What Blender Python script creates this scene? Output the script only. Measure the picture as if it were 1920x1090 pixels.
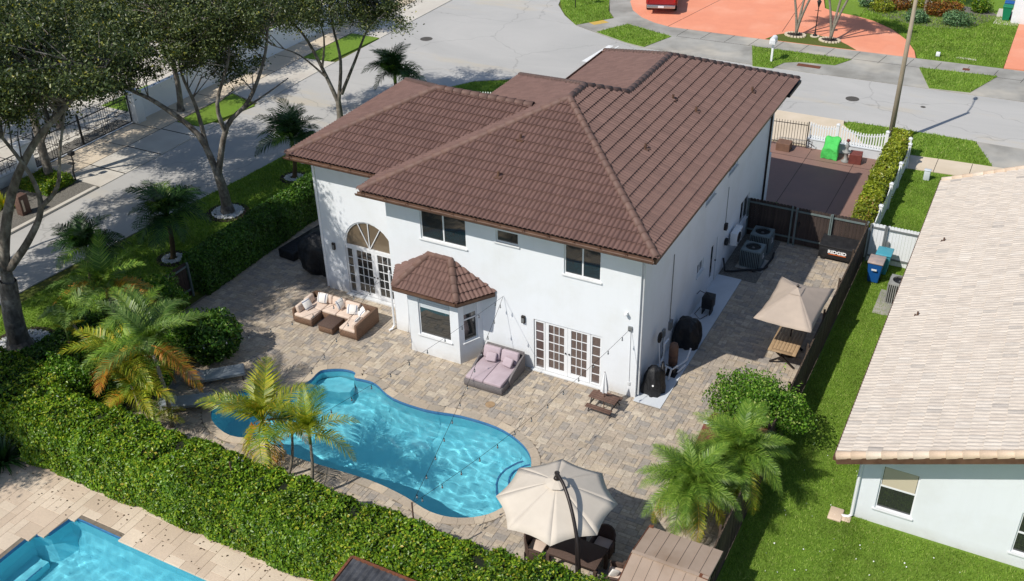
import bpy, bmesh, math, random
import numpy as np
from mathutils import Vector, Matrix
from mathutils.geometry import tessellate_polygon
for o in list(bpy.data.objects): bpy.data.objects.remove(o)
S = bpy.context.scene
C = S.collection
rad = math.radians
random.seed(7); RG = np.random.default_rng(7)

# ------------------------------------------------------------------ camera
cd = bpy.data.cameras.new('camera'); cam = bpy.data.objects.new('camera', cd); C.objects.link(cam)
cd.sensor_width = 36; cd.lens = 1943.85/1920*36; cd.clip_end = 2000; cd.clip_start = .1
p, y, r = rad(31.979), rad(-28.264), rad(-1.372)
fw = Vector((math.sin(y)*math.cos(p), math.cos(y)*math.cos(p), -math.sin(p)))
rt = Vector((math.cos(y), -math.sin(y), 0)); up = rt.cross(fw)
rt2 = rt*math.cos(r)+up*math.sin(r); up2 = up*math.cos(r)-rt*math.sin(r)
cam.matrix_world = Matrix(((rt2.x, up2.x, -fw.x, 9.836), (rt2.y, up2.y, -fw.y, -27.143), (rt2.z, up2.z, -fw.z, 22.357), (0, 0, 0, 1)))
S.camera = cam
# ------------------------------------------------------------------ light
w = bpy.data.worlds.new('World'); S.world = w; w.use_nodes = True
nt = w.node_tree; bg = nt.nodes['Background']
sky = nt.nodes.new('ShaderNodeTexSky'); sky.sky_type = 'NISHITA'; sky.sun_disc = False
sky.sun_elevation = rad(48); sky.sun_rotation = rad(207); sky.air_density = 1.0; sky.dust_density = .6
nt.links.new(sky.outputs[0], bg.inputs[0]); bg.inputs[1].default_value = .105
sl = bpy.data.lights.new('sun', 'SUN'); sun = bpy.data.objects.new('sun', sl); C.objects.link(sun)
sl.energy = 3.9; sl.angle = rad(.5); sl.color = (1, .955, .88); sl.cycles.is_caustics_light = True
sun.rotation_euler = Vector((.408, .80, -1)).to_track_quat('-Z', 'Y').to_euler()
sun.location = (-10, -20, 30)
S.view_settings.view_transform = 'Standard'; S.view_settings.look = 'None'
S.view_settings.exposure = 0.17; S.view_settings.gamma = 1; S.view_settings.use_curve_mapping = False
S.render.engine = 'CYCLES'
S.cycles.transparent_max_bounces = 12

# ------------------------------------------------------------------ materials
def L(c):  # sRGB 0..255 -> linear
    return tuple(((v/255)/12.92 if v/255 <= .04045 else ((v/255+.055)/1.055)**2.4) for v in c)
def newmat(name):
    m = bpy.data.materials.new(name); m.use_nodes = True
    n = m.node_tree; b = n.nodes['Principled BSDF']; return m, n, b
def c4(c): return (c[0], c[1], c[2], 1)
def node(n, t, **k):
    x = n.nodes.new(t)
    for a, v in k.items(): setattr(x, a, v)
    return x
def rndval(n):
    a = node(n, 'ShaderNodeAttribute', attribute_name='rnd'); oi = node(n, 'ShaderNodeObjectInfo')
    s = node(n, 'ShaderNodeMath', operation='ADD'); n.links.new(a.outputs['Fac'], s.inputs[0]); n.links.new(oi.outputs['Random'], s.inputs[1])
    f = node(n, 'ShaderNodeMath', operation='FRACT'); n.links.new(s.outputs[0], f.inputs[0]); return f.outputs[0]
def mixc(n, f, a, b, bt='MIX'):
    x = node(n, 'ShaderNodeMix', data_type='RGBA', blend_type=bt)
    for s, v in ((0, f), (6, a), (7, b)):
        if hasattr(v, 'is_linked') or hasattr(v, 'links'): n.links.new(v, x.inputs[s])
        elif s == 0: x.inputs[0].default_value = v
        else: x.inputs[s].default_value = c4(v)
    return x.outputs[2]
def noise(n, scale, detail=4, coord='obj', rough=.6, stretch=None, dist=0):
    if coord == 'obj': src = node(n, 'ShaderNodeTexCoord').outputs['Object']
    else: src = node(n, 'ShaderNodeNewGeometry').outputs['Position']
    if stretch:
        mp = node(n, 'ShaderNodeMapping'); mp.inputs['Scale'].default_value = stretch; n.links.new(src, mp.inputs[0]); src = mp.outputs[0]
    t = node(n, 'ShaderNodeTexNoise'); t.inputs['Scale'].default_value = scale; t.inputs['Detail'].default_value = detail
    t.inputs['Roughness'].default_value = rough; t.inputs['Distortion'].default_value = dist
    n.links.new(src, t.inputs['Vector']); return t.outputs['Fac']
def ramp(n, f, stops, interp='LINEAR'):
    x = node(n, 'ShaderNodeValToRGB'); x.color_ramp.interpolation = interp
    e = x.color_ramp.elements
    while len(e) < len(stops): e.new(.5)
    for i, (p_, c_) in enumerate(stops):
        e[i].position = p_; e[i].color = c4(c_) if not isinstance(c_, (int, float)) else (c_, c_, c_, 1)
    n.links.new(f, x.inputs[0]); return x.outputs[0]
def bump(n, b, f, strength, dist):
    x = node(n, 'ShaderNodeBump'); x.inputs['Strength'].default_value = strength; x.inputs['Distance'].default_value = dist
    n.links.new(f, x.inputs['Height']); n.links.new(x.outputs[0], b.inputs['Normal'])
def M(name, c1, c2=None, sc=3, rough=.7, bs=0, bsc=60, metal=0, rnd=0, coord='obj', stretch=None, lo=.35, hi=.65, spec=.4, det=5, c3=None, sc3=.6, bd=.01):
    m, n, b = newmat(name)
    c1 = L(c1); col = None
    if c2: col = mixc(n, ramp(n, noise(n, sc, det, coord, stretch=stretch), [(lo, 0.), (hi, 1.)]), c1, L(c2))
    if c3: col = mixc(n, ramp(n, noise(n, sc3, 3, coord), [(.5, 0.), (.72, 1.)]), col if col else c1, L(c3))
    if rnd:
        v = node(n, 'ShaderNodeMapRange'); v.inputs[3].default_value = 1-rnd; v.inputs[4].default_value = 1+rnd
        n.links.new(rndval(n), v.inputs[0])
        cc = node(n, 'ShaderNodeCombineColor')
        for i in range(3): n.links.new(v.outputs[0], cc.inputs[i])
        col = mixc(n, 1., col if col else c1, cc.outputs[0], 'MULTIPLY')
    if col: n.links.new(col, b.inputs['Base Color'])
    else: b.inputs['Base Color'].default_value = c4(c1)
    b.inputs['Roughness'].default_value = rough; b.inputs['Metallic'].default_value = metal
    b.inputs['Specular IOR Level'].default_value = spec
    if bs: bump(n, b, noise(n, bsc, 4, coord), bs, bd)
    return m
def leafmat(name, stops, trans=.35, rough=.45):
    m, n, b = newmat(name)
    col = ramp(n, rndval(n), [(p_, L(c_)) for p_, c_ in stops])
    pn = ramp(n, noise(n, .8, 2, 'pos'), [(.3, .72), (.7, 1.2)])
    col = mixc(n, 1., col, pn, 'MULTIPLY')
    n.links.new(col, b.inputs['Base Color']); b.inputs['Roughness'].default_value = rough
    b.inputs['Specular IOR Level'].default_value = .35
    tr = node(n, 'ShaderNodeBsdfTranslucent'); n.links.new(mixc(n, 1., col, L((250, 255, 120)), 'MULTIPLY'), tr.inputs[0])
    ms = node(n, 'ShaderNodeMixShader'); ms.inputs[0].default_value = trans
    n.links.new(b.outputs[0], ms.inputs[1]); n.links.new(tr.outputs[0], ms.inputs[2])
    n.links.new(ms.outputs[0], n.nodes['Material Output'].inputs[0]); return m
def island(name, cols, rough=.75, sc=14, amt=.35, bs=.3, cellcol=True):
    m, n, b = newmat(name); k = len(cols)
    col = ramp(n, rndval(n), [(i/k, L(c)) for i, c in enumerate(cols)], 'CONSTANT')
    g = ramp(n, noise(n, sc, 6, 'pos', .7), [(.25, 1-amt), (.75, 1+amt*.6)])
    g2 = ramp(n, noise(n, .5, 3, 'pos'), [(.3, .86), (.7, 1.08)])
    col = mixc(n, 1., mixc(n, 1., col, g, 'MULTIPLY'), g2, 'MULTIPLY')
    n.links.new(col, b.inputs['Base Color']); b.inputs['Roughness'].default_value = rough
    b.inputs['Specular IOR Level'].default_value = .3
    bump(n, b, noise(n, sc*3, 4, 'pos'), bs, .01); return m

MT = {}
def stuccomat():
    m, n, b = newmat('white_stucco')
    col = mixc(n, ramp(n, noise(n, .7, 4, 'pos'), [(.45, 0.), (.75, 1.)]), L((226, 229, 232)), L((219, 221, 221)))
    st_ = ramp(n, noise(n, 2.2, 5, 'pos', .7, stretch=(1.6, 1.6, .12)), [(.5, 1.), (.8, .972)])
    sp = node(n, 'ShaderNodeSeparateXYZ'); g = node(n, 'ShaderNodeNewGeometry'); n.links.new(g.outputs['Position'], sp.inputs[0])
    mr = node(n, 'ShaderNodeMapRange'); mr.inputs[1].default_value = .05; mr.inputs[2].default_value = .45; mr.inputs[3].default_value = .6; mr.inputs[4].default_value = 0; n.links.new(sp.outputs[2], mr.inputs[0])
    md = node(n, 'ShaderNodeMath', operation='MULTIPLY'); n.links.new(mr.outputs[0], md.inputs[0]); n.links.new(noise(n, 3, 5, 'pos'), md.inputs[1])
    col = mixc(n, 1., col, st_, 'MULTIPLY'); col = mixc(n, md.outputs[0], col, L((170, 160, 146)))
    n.links.new(col, b.inputs['Base Color']); b.inputs['Roughness'].default_value = .85; b.inputs['Specular IOR Level'].default_value = .3
    bump(n, b, noise(n, 26, 5, 'pos', .7), .45, .014); return m
MT['stucco'] = stuccomat()
MT['white'] = M('white_paint', (228, 229, 230), rough=.45)
MT['trim'] = M('trim_white', (215, 217, 218), (205, 206, 206), 2, .5)
def rooftile(name, a, b_, c_, amt):
    m, n, b = newmat(name)
    col = ramp(n, rndval(n), [(0, L(a)), (.5, L(b_)), (1, L(c_))])
    s = ramp(n, noise(n, 1.6, 6, 'pos', .7), [(.3, .91), (.72, 1.06)])
    s2 = ramp(n, noise(n, 22, 4, 'pos', .7), [(.3, .93), (.7, 1.05)])
    col = mixc(n, 1., mixc(n, 1., col, s, 'MULTIPLY'), s2, 'MULTIPLY')
    n.links.new(col, b.inputs['Base Color']); b.inputs['Roughness'].default_value = .62; b.inputs['Specular IOR Level'].default_value = .3
    bump(n, b, noise(n, 90, 3, 'pos'), .25, .01); return m
MT['tile'] = rooftile('brown_concrete_tile', (107, 82, 75), (113, 87, 79), (118, 91, 83), .2)
MT['cap'] = rooftile('brown_ridge_tile', (116, 90, 80), (108, 84, 76), (119, 94, 84), .2)
def neightile():
    m, n, b = newmat('pale_roof_tile')
    col = ramp(n, rndval(n), [(0, L((198, 186, 173))), (.5, L((204, 193, 180))), (.8, L((195, 184, 172))), (.94, L((206, 196, 184))), (.985, L((186, 177, 167))), (1, L((168, 160, 152)))])
    s = ramp(n, noise(n, 5, 5, 'pos', .75, stretch=(.3, 4.2, 1)), [(.36, .76), (.6, 1.07)])
    col = mixc(n, 1., col, s, 'MULTIPLY')
    n.links.new(col, b.inputs['Base Color']); b.inputs['Roughness'].default_value = .8; b.inputs['Specular IOR Level'].default_value = .2
    bump(n, b, noise(n, 60, 3, 'pos'), .3, .01); return m
MT['ntile'] = neightile()
MT['ncap'] = rooftile('cream_ridge_tile', (212, 190, 166), (205, 180, 156), (219, 203, 184), .2)
MT['gutter'] = M('copper_brown_gutter', (104, 78, 62), (84, 60, 48), 4, .5, rnd=.1)
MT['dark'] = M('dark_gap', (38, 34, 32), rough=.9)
MT['soffit'] = M('soffit', (205, 205, 203), rough=.8)
MT['paver'] = island('travertine_paver', [(181, 166, 148), (172, 160, 145), (188, 173, 152), (163, 154, 143), (178, 163, 143), (183, 170, 153), (157, 149, 140), (174, 162, 148), (194, 181, 162), (168, 155, 139)], amt=.36, sc=11)
MT['coping'] = island('pool_coping', [(196, 180, 158), (180, 165, 146), (170, 158, 142)], amt=.2)
MT['npaver'] = island('neighbour_paver', [(206, 186, 164), (212, 194, 172), (200, 180, 158), (216, 198, 176)], amt=.14)
MT['grout'] = M('patio_sand_joint', (128, 118, 104), (112, 102, 90), 9, .9)
def roadmat():
    m, n, b = newmat('aged_asphalt')
    a = ramp(n, noise(n, .12, 8, 'pos', .65, stretch=(.5, 1, 1), dist=1.2), [(.35, 0.), (.68, 1.)])
    col = mixc(n, a, L((186, 183, 178)), L((170, 168, 164)))
    col = mixc(n, ramp(n, noise(n, .16, 5, 'pos', .7, stretch=(.35, 1.3, 1)), [(.56, 0.), (.7, .7)]), col, L((192, 178, 152)))
    col = mixc(n, ramp(n, noise(n, 1.1, 6, 'pos', .8, stretch=(.12, 2.2, 1)), [(.60, 0.), (.72, .35)]), col, L((140, 138, 135)))
    vo = node(n, 'ShaderNodeTexVoronoi', feature='DISTANCE_TO_EDGE'); vo.inputs['Scale'].default_value = .16
    mp = node(n, 'ShaderNodeNewGeometry'); ad = node(n, 'ShaderNodeVectorMath', operation='ADD'); nz = node(n, 'ShaderNodeTexNoise'); nz.inputs['Scale'].default_value = .9; n.links.new(mp.outputs['Position'], nz.inputs[0]); n.links.new(mp.outputs['Position'], ad.inputs[0]); n.links.new(nz.outputs['Color'], ad.inputs[1]); n.links.new(ad.outputs[0], vo.inputs['Vector'])
    col = mixc(n, ramp(n, vo.outputs['Distance'], [(0., .45), (.006, 0.)]), col, L((120, 118, 114)))
    col = mixc(n, 1., col, ramp(n, noise(n, 40, 4, 'pos', .8), [(.3, .9), (.7, 1.07)]), 'MULTIPLY')
    n.links.new(col, b.inputs['Base Color']); b.inputs['Roughness'].default_value = .92; bump(n, b, noise(n, 90, 3, 'pos'), .3, .01); return m
MT['road'] = roadmat()
MT['concrete'] = M('concrete_walk', (178, 174, 166), (160, 157, 150), .7, .88, .2, 60, coord='pos', det=8)
MT['concold'] = M('weathered_concrete', (168, 165, 158), (138, 135, 128), .45, .9, .2, 60, coord='pos', det=9, c3=(190, 182, 168), sc3=.25)
MT['concpale'] = M('pale_concrete', (206, 200, 188), (192, 184, 172), .6, .85, .15, 60, coord='pos', det=7)
MT['conccream'] = M('cream_concrete', (214, 198, 176), (204, 188, 164), .8, .85, .15, 60, coord='pos', det=7)
MT['slabwhite'] = M('painted_side_slab', (206, 210, 214), (196, 200, 204), 1, .7)
MT['orange'] = M('orange_painted_drive', (230, 150, 118), (222, 142, 112), .8, .85, .2, 40, coord='pos', det=7, c3=(234, 162, 132), sc3=.4)
MT['brownslab'] = M('brown_painted_drive', (142, 110, 98), (132, 104, 94), .7, .7, .1, 40, coord='pos')
MT['yellow'] = M('tactile_yellow', (206, 168, 72), (190, 160, 90), 4, .8)
MT['linewhite'] = M('road_marking', (226, 226, 224), (200, 200, 196), 3, .8, lo=.5, hi=.75)
MT['soil'] = M('dark_mulch', (64, 52, 44), (40, 33, 28), 14, .95, .6, 40, coord='pos')
MT['gravel'] = M('grey_gravel', (126, 122, 114), (92, 88, 82), 26, .95, .8, 50, coord='pos', lo=.42, hi=.58)
def grassmat(name, a, b_, c_):
    m, n, b = newmat(name)
    f = noise(n, 30, 5, 'pos', .75); g = noise(n, .55, 4, 'pos')
    col = mixc(n, ramp(n, f, [(.36, 0.), (.66, 1.)]), L(a), L(b_))
    col = mixc(n, ramp(n, g, [(.4, 0.), (.75, .8)]), col, L(c_))
    n.links.new(col, b.inputs['Base Color']); b.inputs['Roughness'].default_value = .9; b.inputs['Specular IOR Level'].default_value = .15
    bump(n, b, f, 1., .05); return m
MT['grass'] = grassmat('lawn', (98, 130, 44), (130, 160, 60), (118, 142, 58))
MT['grassdk'] = grassmat('lawn_worn', (76, 92, 34), (104, 116, 52), (110, 104, 60))
MT['blade'] = leafmat('grass_blades', [(0, (98, 130, 42)), (.4, (128, 162, 56)), (.8, (148, 176, 70)), (1, (176, 186, 108))], .3, .6)
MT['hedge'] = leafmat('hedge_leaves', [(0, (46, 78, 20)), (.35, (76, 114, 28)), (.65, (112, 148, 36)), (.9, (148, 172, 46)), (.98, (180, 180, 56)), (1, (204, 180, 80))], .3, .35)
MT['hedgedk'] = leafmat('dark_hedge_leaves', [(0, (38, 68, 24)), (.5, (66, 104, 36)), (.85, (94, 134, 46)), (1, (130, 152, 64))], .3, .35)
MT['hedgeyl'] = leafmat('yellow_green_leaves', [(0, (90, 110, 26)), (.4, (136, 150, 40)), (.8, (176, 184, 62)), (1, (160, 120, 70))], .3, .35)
MT['oak'] = leafmat('tree_leaves', [(0, (46, 60, 34)), (.5, (76, 90, 52)), (.85, (104, 116, 70)), (.97, (138, 142, 72)), (1, (170, 160, 60))], .25, .35)
MT['shrub'] = leafmat('shrub_leaves', [(0, (60, 100, 26)), (.5, (96, 142, 40)), (.9, (140, 176, 64)), (1, (190, 200, 120))], .35, .35)
MT['croton'] = leafmat('croton_leaves', [(0, (96, 70, 40)), (.5, (150, 90, 40)), (.8, (180, 130, 50)), (1, (110, 120, 40))], .3, .5)
MT['blueshrub'] = leafmat('blue_green_leaves', [(0, (60, 92, 60)), (.6, (96, 130, 88)), (1, (130, 160, 110))], .2, .5)
MT['fgreen'] = leafmat('palm_green', [(0, (74, 110, 34)), (.5, (112, 146, 50)), (1, (152, 176, 74))], .3, .4)
MT['fdark'] = leafmat('palm_dark', [(0, (32, 60, 30)), (.5, (50, 84, 40)), (1, (78, 112, 54))], .25, .4)
MT['fyel'] = leafmat('palm_yellowing', [(0, (122, 144, 36)), (.5, (158, 168, 46)), (.8, (190, 184, 56)), (1, (216, 176, 52))], .35, .4)
MT['forange'] = leafmat('palm_orange', [(0, (150, 140, 46)), (.5, (196, 152, 50)), (1, (206, 124, 44))], .35, .5)
MT['fgrey'] = leafmat('palm_silver_green', [(0, (70, 102, 46)), (.5, (98, 130, 62)), (1, (140, 162, 92))], .3, .4)
MT['bark'] = M('grey_bark', (128, 120, 110), (84, 76, 68), 6, .95, .8, 30, stretch=(1, 1, .4), c3=(158, 152, 142), sc3=2.5)
MT['palmbark'] = M('palm_trunk', (150, 142, 128), (110, 102, 90), 8, .9, .5, 30, stretch=(.6, .6, 6))
MT['palmbrown'] = M('palm_trunk_brown', (104, 84, 60), (72, 58, 42), 9, .9, .6, 30, stretch=(.6, .6, 5))
MT['shaft'] = M('crown_shaft', (134, 150, 70), (110, 130, 60), 6, .5)
MT['pebble'] = M('white_pebbles', (214, 214, 212), (190, 190, 190), 20, .8, rnd=.12)
MT['core'] = M('hedge_inner', (34, 42, 20), (20, 24, 14), 8, .95)
def glass(name, c, rough=.04):
    m, n, b = newmat(name); b.inputs['Base Color'].default_value = c4(L(c)); b.inputs['Roughness'].default_value = rough
    b.inputs['Specular IOR Level'].default_value = .9; b.inputs['Coat Weight'].default_value = .6; b.inputs['Coat Roughness'].default_value = .02
    bump(n, b, noise(n, 1.2, 2), .05, .05); return m
MT['glass'] = glass('dark_window_glass', (46, 48, 48)); MT['glassbr'] = glass('brown_window_glass', (92, 78, 74)); MT['glassbed'] = glass('tan_window_glass', (112, 98, 80))
MT['curtain'] = M('door_curtain', (126, 112, 112), (96, 84, 86), 10, .8, stretch=(6, 6, .6)); MT['blind'] = M('window_blind', (200, 206, 210), rough=.6)
MT['blindt'] = M('tan_blind', (196, 184, 160), rough=.7)
MT['fence'] = M('dark_brown_plank', (74, 62, 56), (56, 46, 42), 5, .75, .3, 40, rnd=.22, stretch=(1, 1, .3))
MT['fencewood'] = M('weathered_board', (84, 70, 58), (50, 42, 36), 6, .9, .6, 30, rnd=.3, stretch=(1, 1, .25))
MT['fpost'] = M('grey_green_metal', (112, 124, 122), (98, 110, 108), 3, .5)
MT['wicker'] = M('brown_wicker', (132, 104, 84), (92, 70, 56), 60, .75, .8, 120, stretch=(.5, .5, 3), lo=.4, hi=.6)
MT['wickergr'] = M('grey_wicker', (126, 120, 120), (92, 88, 88), 60, .75, .8, 120, stretch=(.5, .5, 3), lo=.4, hi=.6)
MT['wickerdk'] = M('dark_wicker', (100, 80, 70), (64, 50, 44), 60, .75, .8, 120, stretch=(3, 3, .5), lo=.4, hi=.6)
MT['cushion'] = M('cream_cushion', (216, 196, 180), (206, 186, 170), 3, .95, .3, 14)
MT['lilac'] = M('lilac_cushion', (182, 166, 172), (172, 156, 162), 3, .95, .3, 10)
def striped(name, base, stripe, axis, ks):
    m, n, b = newmat(name); tc = node(n, 'ShaderNodeTexCoord'); sp = node(n, 'ShaderNodeSeparateXYZ'); n.links.new(tc.outputs['Object'], sp.inputs[0])
    st = [(0, L(base))]
    for k in ks: st += [(k-.03, L(stripe)), (k+.03, L(base))]
    mr = node(n, 'ShaderNodeMapRange'); mr.inputs[1].default_value = -.25; mr.inputs[2].default_value = .25; n.links.new(sp.outputs[axis], mr.inputs[0])
    n.links.new(ramp(n, mr.outputs[0], st, 'CONSTANT'), b.inputs['Base Color']); b.inputs['Roughness'].default_value = .95; return m
MT['pillow'] = striped('striped_pillow', (226, 222, 216), (84, 96, 128), 0, (.2, .8))
MT['canvas'] = M('cream_canvas', (204, 193, 178), (198, 187, 172), 2, .9, .15, 8)
MT['canvast'] = M('taupe_canvas', (180, 164, 149), (172, 157, 143), 2, .9, .2, 7)
MT['metaldk'] = M('dark_metal', (50, 44, 42), rough=.4, metal=.3)
MT['metalgr'] = M('grey_metal', (136, 138, 138), rough=.45, metal=.4)
MT['acgreen'] = M('condenser_grey_green', (116, 128, 130), (104, 116, 118), 4, .5)
MT['acgrey'] = M('condenser_grey', (150, 150, 146), (138, 138, 134), 4, .6)
MT['black'] = M('black_plastic', (28, 28, 30), (40, 40, 42), 5, .5); MT['blackcloth'] = M('black_cover', (34, 35, 38), (22, 22, 24), 3, .55, .9, 5, bd=.06)
MT['teak'] = M('tan_table_board', (168, 142, 110), (152, 126, 96), 6, .6, .2, 30, rnd=.07, stretch=(1, 1, 1))
MT['tabledk'] = M('table_brown', (110, 84, 72), (92, 70, 60), 8, .7, .2, 30, rnd=.08)
MT['red'] = M('red_truck_paint', (150, 22, 28), rough=.25, spec=.7); MT['chrome'] = M('chrome', (190, 194, 198), rough=.2, metal=.9)
MT['tyre'] = M('tyre', (30, 30, 30), rough=.9); MT['redlamp'] = M('tail_lamp', (176, 30, 30), rough=.2)
MT['greenbin'] = M('green_bin_plastic', (20, 122, 84), rough=.5); MT['bluebin'] = M('blue_bin_plastic', (24, 84, 150), rough=.5); MT['tealbin'] = M('teal_bin_plastic', (70, 150, 168), rough=.5)
MT['lidtan'] = M('faded_bin_lid', (180, 158, 148), (150, 140, 138), 4, .6); MT['greencover'] = M('bright_green_cover', (84, 200, 96), (70, 184, 84), 4, .8, .8, 9, bd=.05)
MT['shed'] = M('tan_metal_roof', (168, 148, 130), (160, 140, 122), 2, .6, .1, 20, c3=(148, 126, 106), sc3=.8); MT['rust'] = M('rusty_edge', (124, 74, 48), (90, 56, 40), 14, .9)
MT['shedred'] = M('red_brown_roof', (120, 62, 54), (104, 52, 46), 5, .7, .2, 30); MT['corr'] = M('corrugated_sheet', (104, 104, 106), (72, 72, 74), 3, .45, metal=.4)
MT['cubebr'] = M('brown_panel', (122, 92, 74), (108, 80, 66), 5, .7, stretch=(1, 1, 1)); MT['iron'] = M('black_iron', (34, 34, 34), rough=.6)
MT['woodpole'] = M('concrete_pole', (158, 146, 126), (140, 128, 108), 6, .9, .2, 40, stretch=(1, 1, .2)); MT['lounger'] = M('grey_lounger_fabric', (150, 158, 164), (136, 144, 150), 4, .8)
MT['logow'] = M('logo_white', (236, 236, 236), rough=.5); MT['logoo'] = M('logo_orange', (226, 108, 40), rough=.5)
MT['plaster'] = M('pool_plaster', (150, 220, 232), (138, 212, 226), 1.5, .8, .2, 20, coord='pos'); MT['bluetile'] = M('pool_tile_band', (80, 128, 172), (62, 108, 154), 14, .4, coord='pos')
MT['leaffall'] = M('fallen_leaf', (92, 66, 40), (60, 44, 30), 4, .9, rnd=.3); MT['manhole'] = M('iron_cover', (92, 88, 82), (70, 66, 62), 20, .8, .6, 60)
MT['flower'] = M('white_flower', (236, 236, 232), rough=.8)
def water():
    m, n, b = newmat('pool_water')
    b.inputs['Base Color'].default_value = (.66, .958, .985, 1); b.inputs['Roughness'].default_value = 0; b.inputs['IOR'].default_value = 1.33; b.inputs['Transmission Weight'].default_value = 1
    return m
MT['water'] = water()

# ------------------------------------------------------------------ mesh helpers
def link(o, parent=None):
    C.objects.link(o)
    if parent: o.parent = parent
    return o
def mesh(name, V, F, mat, smooth=False, rnd=None):
    me = bpy.data.meshes.new(name); me.from_pydata([tuple(v) for v in V], [], [tuple(f) for f in F])
    for m in (mat if isinstance(mat, (list, tuple)) else [mat]): me.materials.append(MT[m] if isinstance(m, str) else m)
    if rnd is not None:
        a = me.attributes.new('rnd', 'FLOAT', 'POINT'); a.data.foreach_set('value', np.asarray(rnd, dtype=np.float32))
    if smooth: me.polygons.foreach_set('use_smooth', [True]*len(me.polygons))
    me.update(); return me
def ob(name, me, parent=None, loc=None, rz=0, mw=None):
    o = bpy.data.objects.new(name, me); link(o, parent)
    if mw is not None: o.matrix_local = mw
    else:
        if loc: o.location = loc
        if rz: o.rotation_euler = (0, 0, rz)
    return o
def thing(name, label, cat, loc=(0, 0, 0), rz=0, group=None):
    o = bpy.data.objects.new(name, None); link(o); o.location = loc; o.rotation_euler = (0, 0, rz); o.empty_display_size = .2
    o['label'] = label; o['category'] = cat
    if group: o['group'] = group
    return o
def tag(o, label, cat, group=None):
    o['label'] = label; o['category'] = cat
    if group: o['group'] = group
    return o
def kind(o, k='structure'): o['kind'] = k; return o
class MB:
    def __init__(s): s.V = []; s.F = []; s.R = []; s.mi = []; s.m = 0; s.r = 0.
    def add(s, V, F):
        n = len(s.V); s.V += [tuple(v) for v in V]; s.F += [tuple(i+n for i in f) for f in F]; s.R += [s.r]*len(V); s.mi += [s.m]*len(F); return s
    def box(s, x0, y0, z0, x1, y1, z1, M_=None):
        V = [(x0, y0, z0), (x1, y0, z0), (x1, y1, z0), (x0, y1, z0), (x0, y0, z1), (x1, y0, z1), (x1, y1, z1), (x0, y1, z1)]
        if M_ is not None: V = [M_ @ Vector(v) for v in V]
        return s.add(V, [(0, 3, 2, 1), (4, 5, 6, 7), (0, 1, 5, 4), (1, 2, 6, 5), (2, 3, 7, 6), (3, 0, 4, 7)])
    def bar(s, a, b, w, h=None, upv=(0, 0, 1)):
        a = Vector(a); b = Vector(b); d = (b-a); l = d.length; d.normalize(); h = h or w
        u = Vector(upv); sd = d.cross(u)
        if sd.length < 1e-4: sd = Vector((1, 0, 0))
        sd.normalize(); u = sd.cross(d)
        M_ = Matrix(((sd.x, d.x, u.x, a.x), (sd.y, d.y, u.y, a.y), (sd.z, d.z, u.z, a.z), (0, 0, 0, 1)))
        return s.box(-w/2, 0, -h/2, w/2, l, h/2, M_)
    def tube(s, pts, rs, n=8, cap=True):
        pts = [Vector(q) for q in pts]; rs = rs if isinstance(rs, (list, tuple)) else [rs]*len(pts)
        V = []; F = []; prev = None
        for i, q in enumerate(pts):
            d = (pts[min(i+1, len(pts)-1)]-pts[max(i-1, 0)]).normalized()
            a = prev if prev is not None else (Vector((1, 0, 0)) if abs(d.x) < .9 else Vector((0, 1, 0)))
            a = (a-d*a.dot(d)).normalized(); b = d.cross(a); prev = a
            for k in range(n):
                t = 2*math.pi*k/n; V.append(q+(a*math.cos(t)+b*math.sin(t))*rs[i])
        for i in range(len(pts)-1):
            for k in range(n): F.append((i*n+k, i*n+(k+1) % n, (i+1)*n+(k+1) % n, (i+1)*n+k))
        if cap: F.append(tuple(range(n-1, -1, -1))); F.append(tuple((len(pts)-1)*n+k for k in range(n)))
        return s.add(V, F)
    def lathe(s, prof, c=(0, 0, 0), n=16):
        V = []; F = []
        for r_, z in prof:
            for k in range(n): t = 2*math.pi*k/n; V.append((c[0]+r_*math.cos(t), c[1]+r_*math.sin(t), c[2]+z))
        for i in range(len(prof)-1):
            for k in range(n): F.append((i*n+k, i*n+(k+1) % n, (i+1)*n+(k+1) % n, (i+1)*n+k))
        F.append(tuple(range(n-1, -1, -1))); F.append(tuple((len(prof)-1)*n+k for k in range(n)))
        return s.add(V, F)
    def prism(s, poly, z0, z1, bottom=False):
        n = len(poly); A = sum(poly[i][0]*poly[(i+1) % n][1]-poly[(i+1) % n][0]*poly[i][1] for i in range(n))
        if A < 0: poly = poly[::-1]
        V = [(x, y_, z0) for x, y_ in poly]+[(x, y_, z1) for x, y_ in poly]
        T = tessellate_polygon([[Vector((x, y_, 0)) for x, y_ in poly]])
        F = []
        for t in T:
            a, b, c = [Vector((*poly[i], 0)) for i in t]
            if (b-a).cross(c-a).z < 0: t = t[::-1]
            F.append(tuple(i+n for i in t))
            if bottom: F.append(tuple(t[::-1]))
        for i in range(n): j = (i+1) % n; F.append((i, j, n+j, n+i))
        return s.add(V, F)
    def me(s, name, mat, smooth=False):
        m = mesh(name, s.V, s.F, mat, smooth, s.R if any(s.R) else None)
        if any(s.mi): m.polygons.foreach_set('material_index', s.mi)
        return m
    def ob(s, name, mat, parent=None, loc=None, rz=0, smooth=False): return ob(name, s.me(name, mat, smooth), parent, loc, rz)
def bev(o, wd=.02, seg=2):
    m = o.modifiers.new('bevel', 'BEVEL'); m.width = wd; m.segments = seg; m.limit_method = 'ANGLE'; m.angle_limit = rad(40); return o
def soft(o, wd, seg=3):
    bev(o, wd, seg); o.data.polygons.foreach_set('use_smooth', [True]*len(o.data.polygons)); return o
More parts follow.
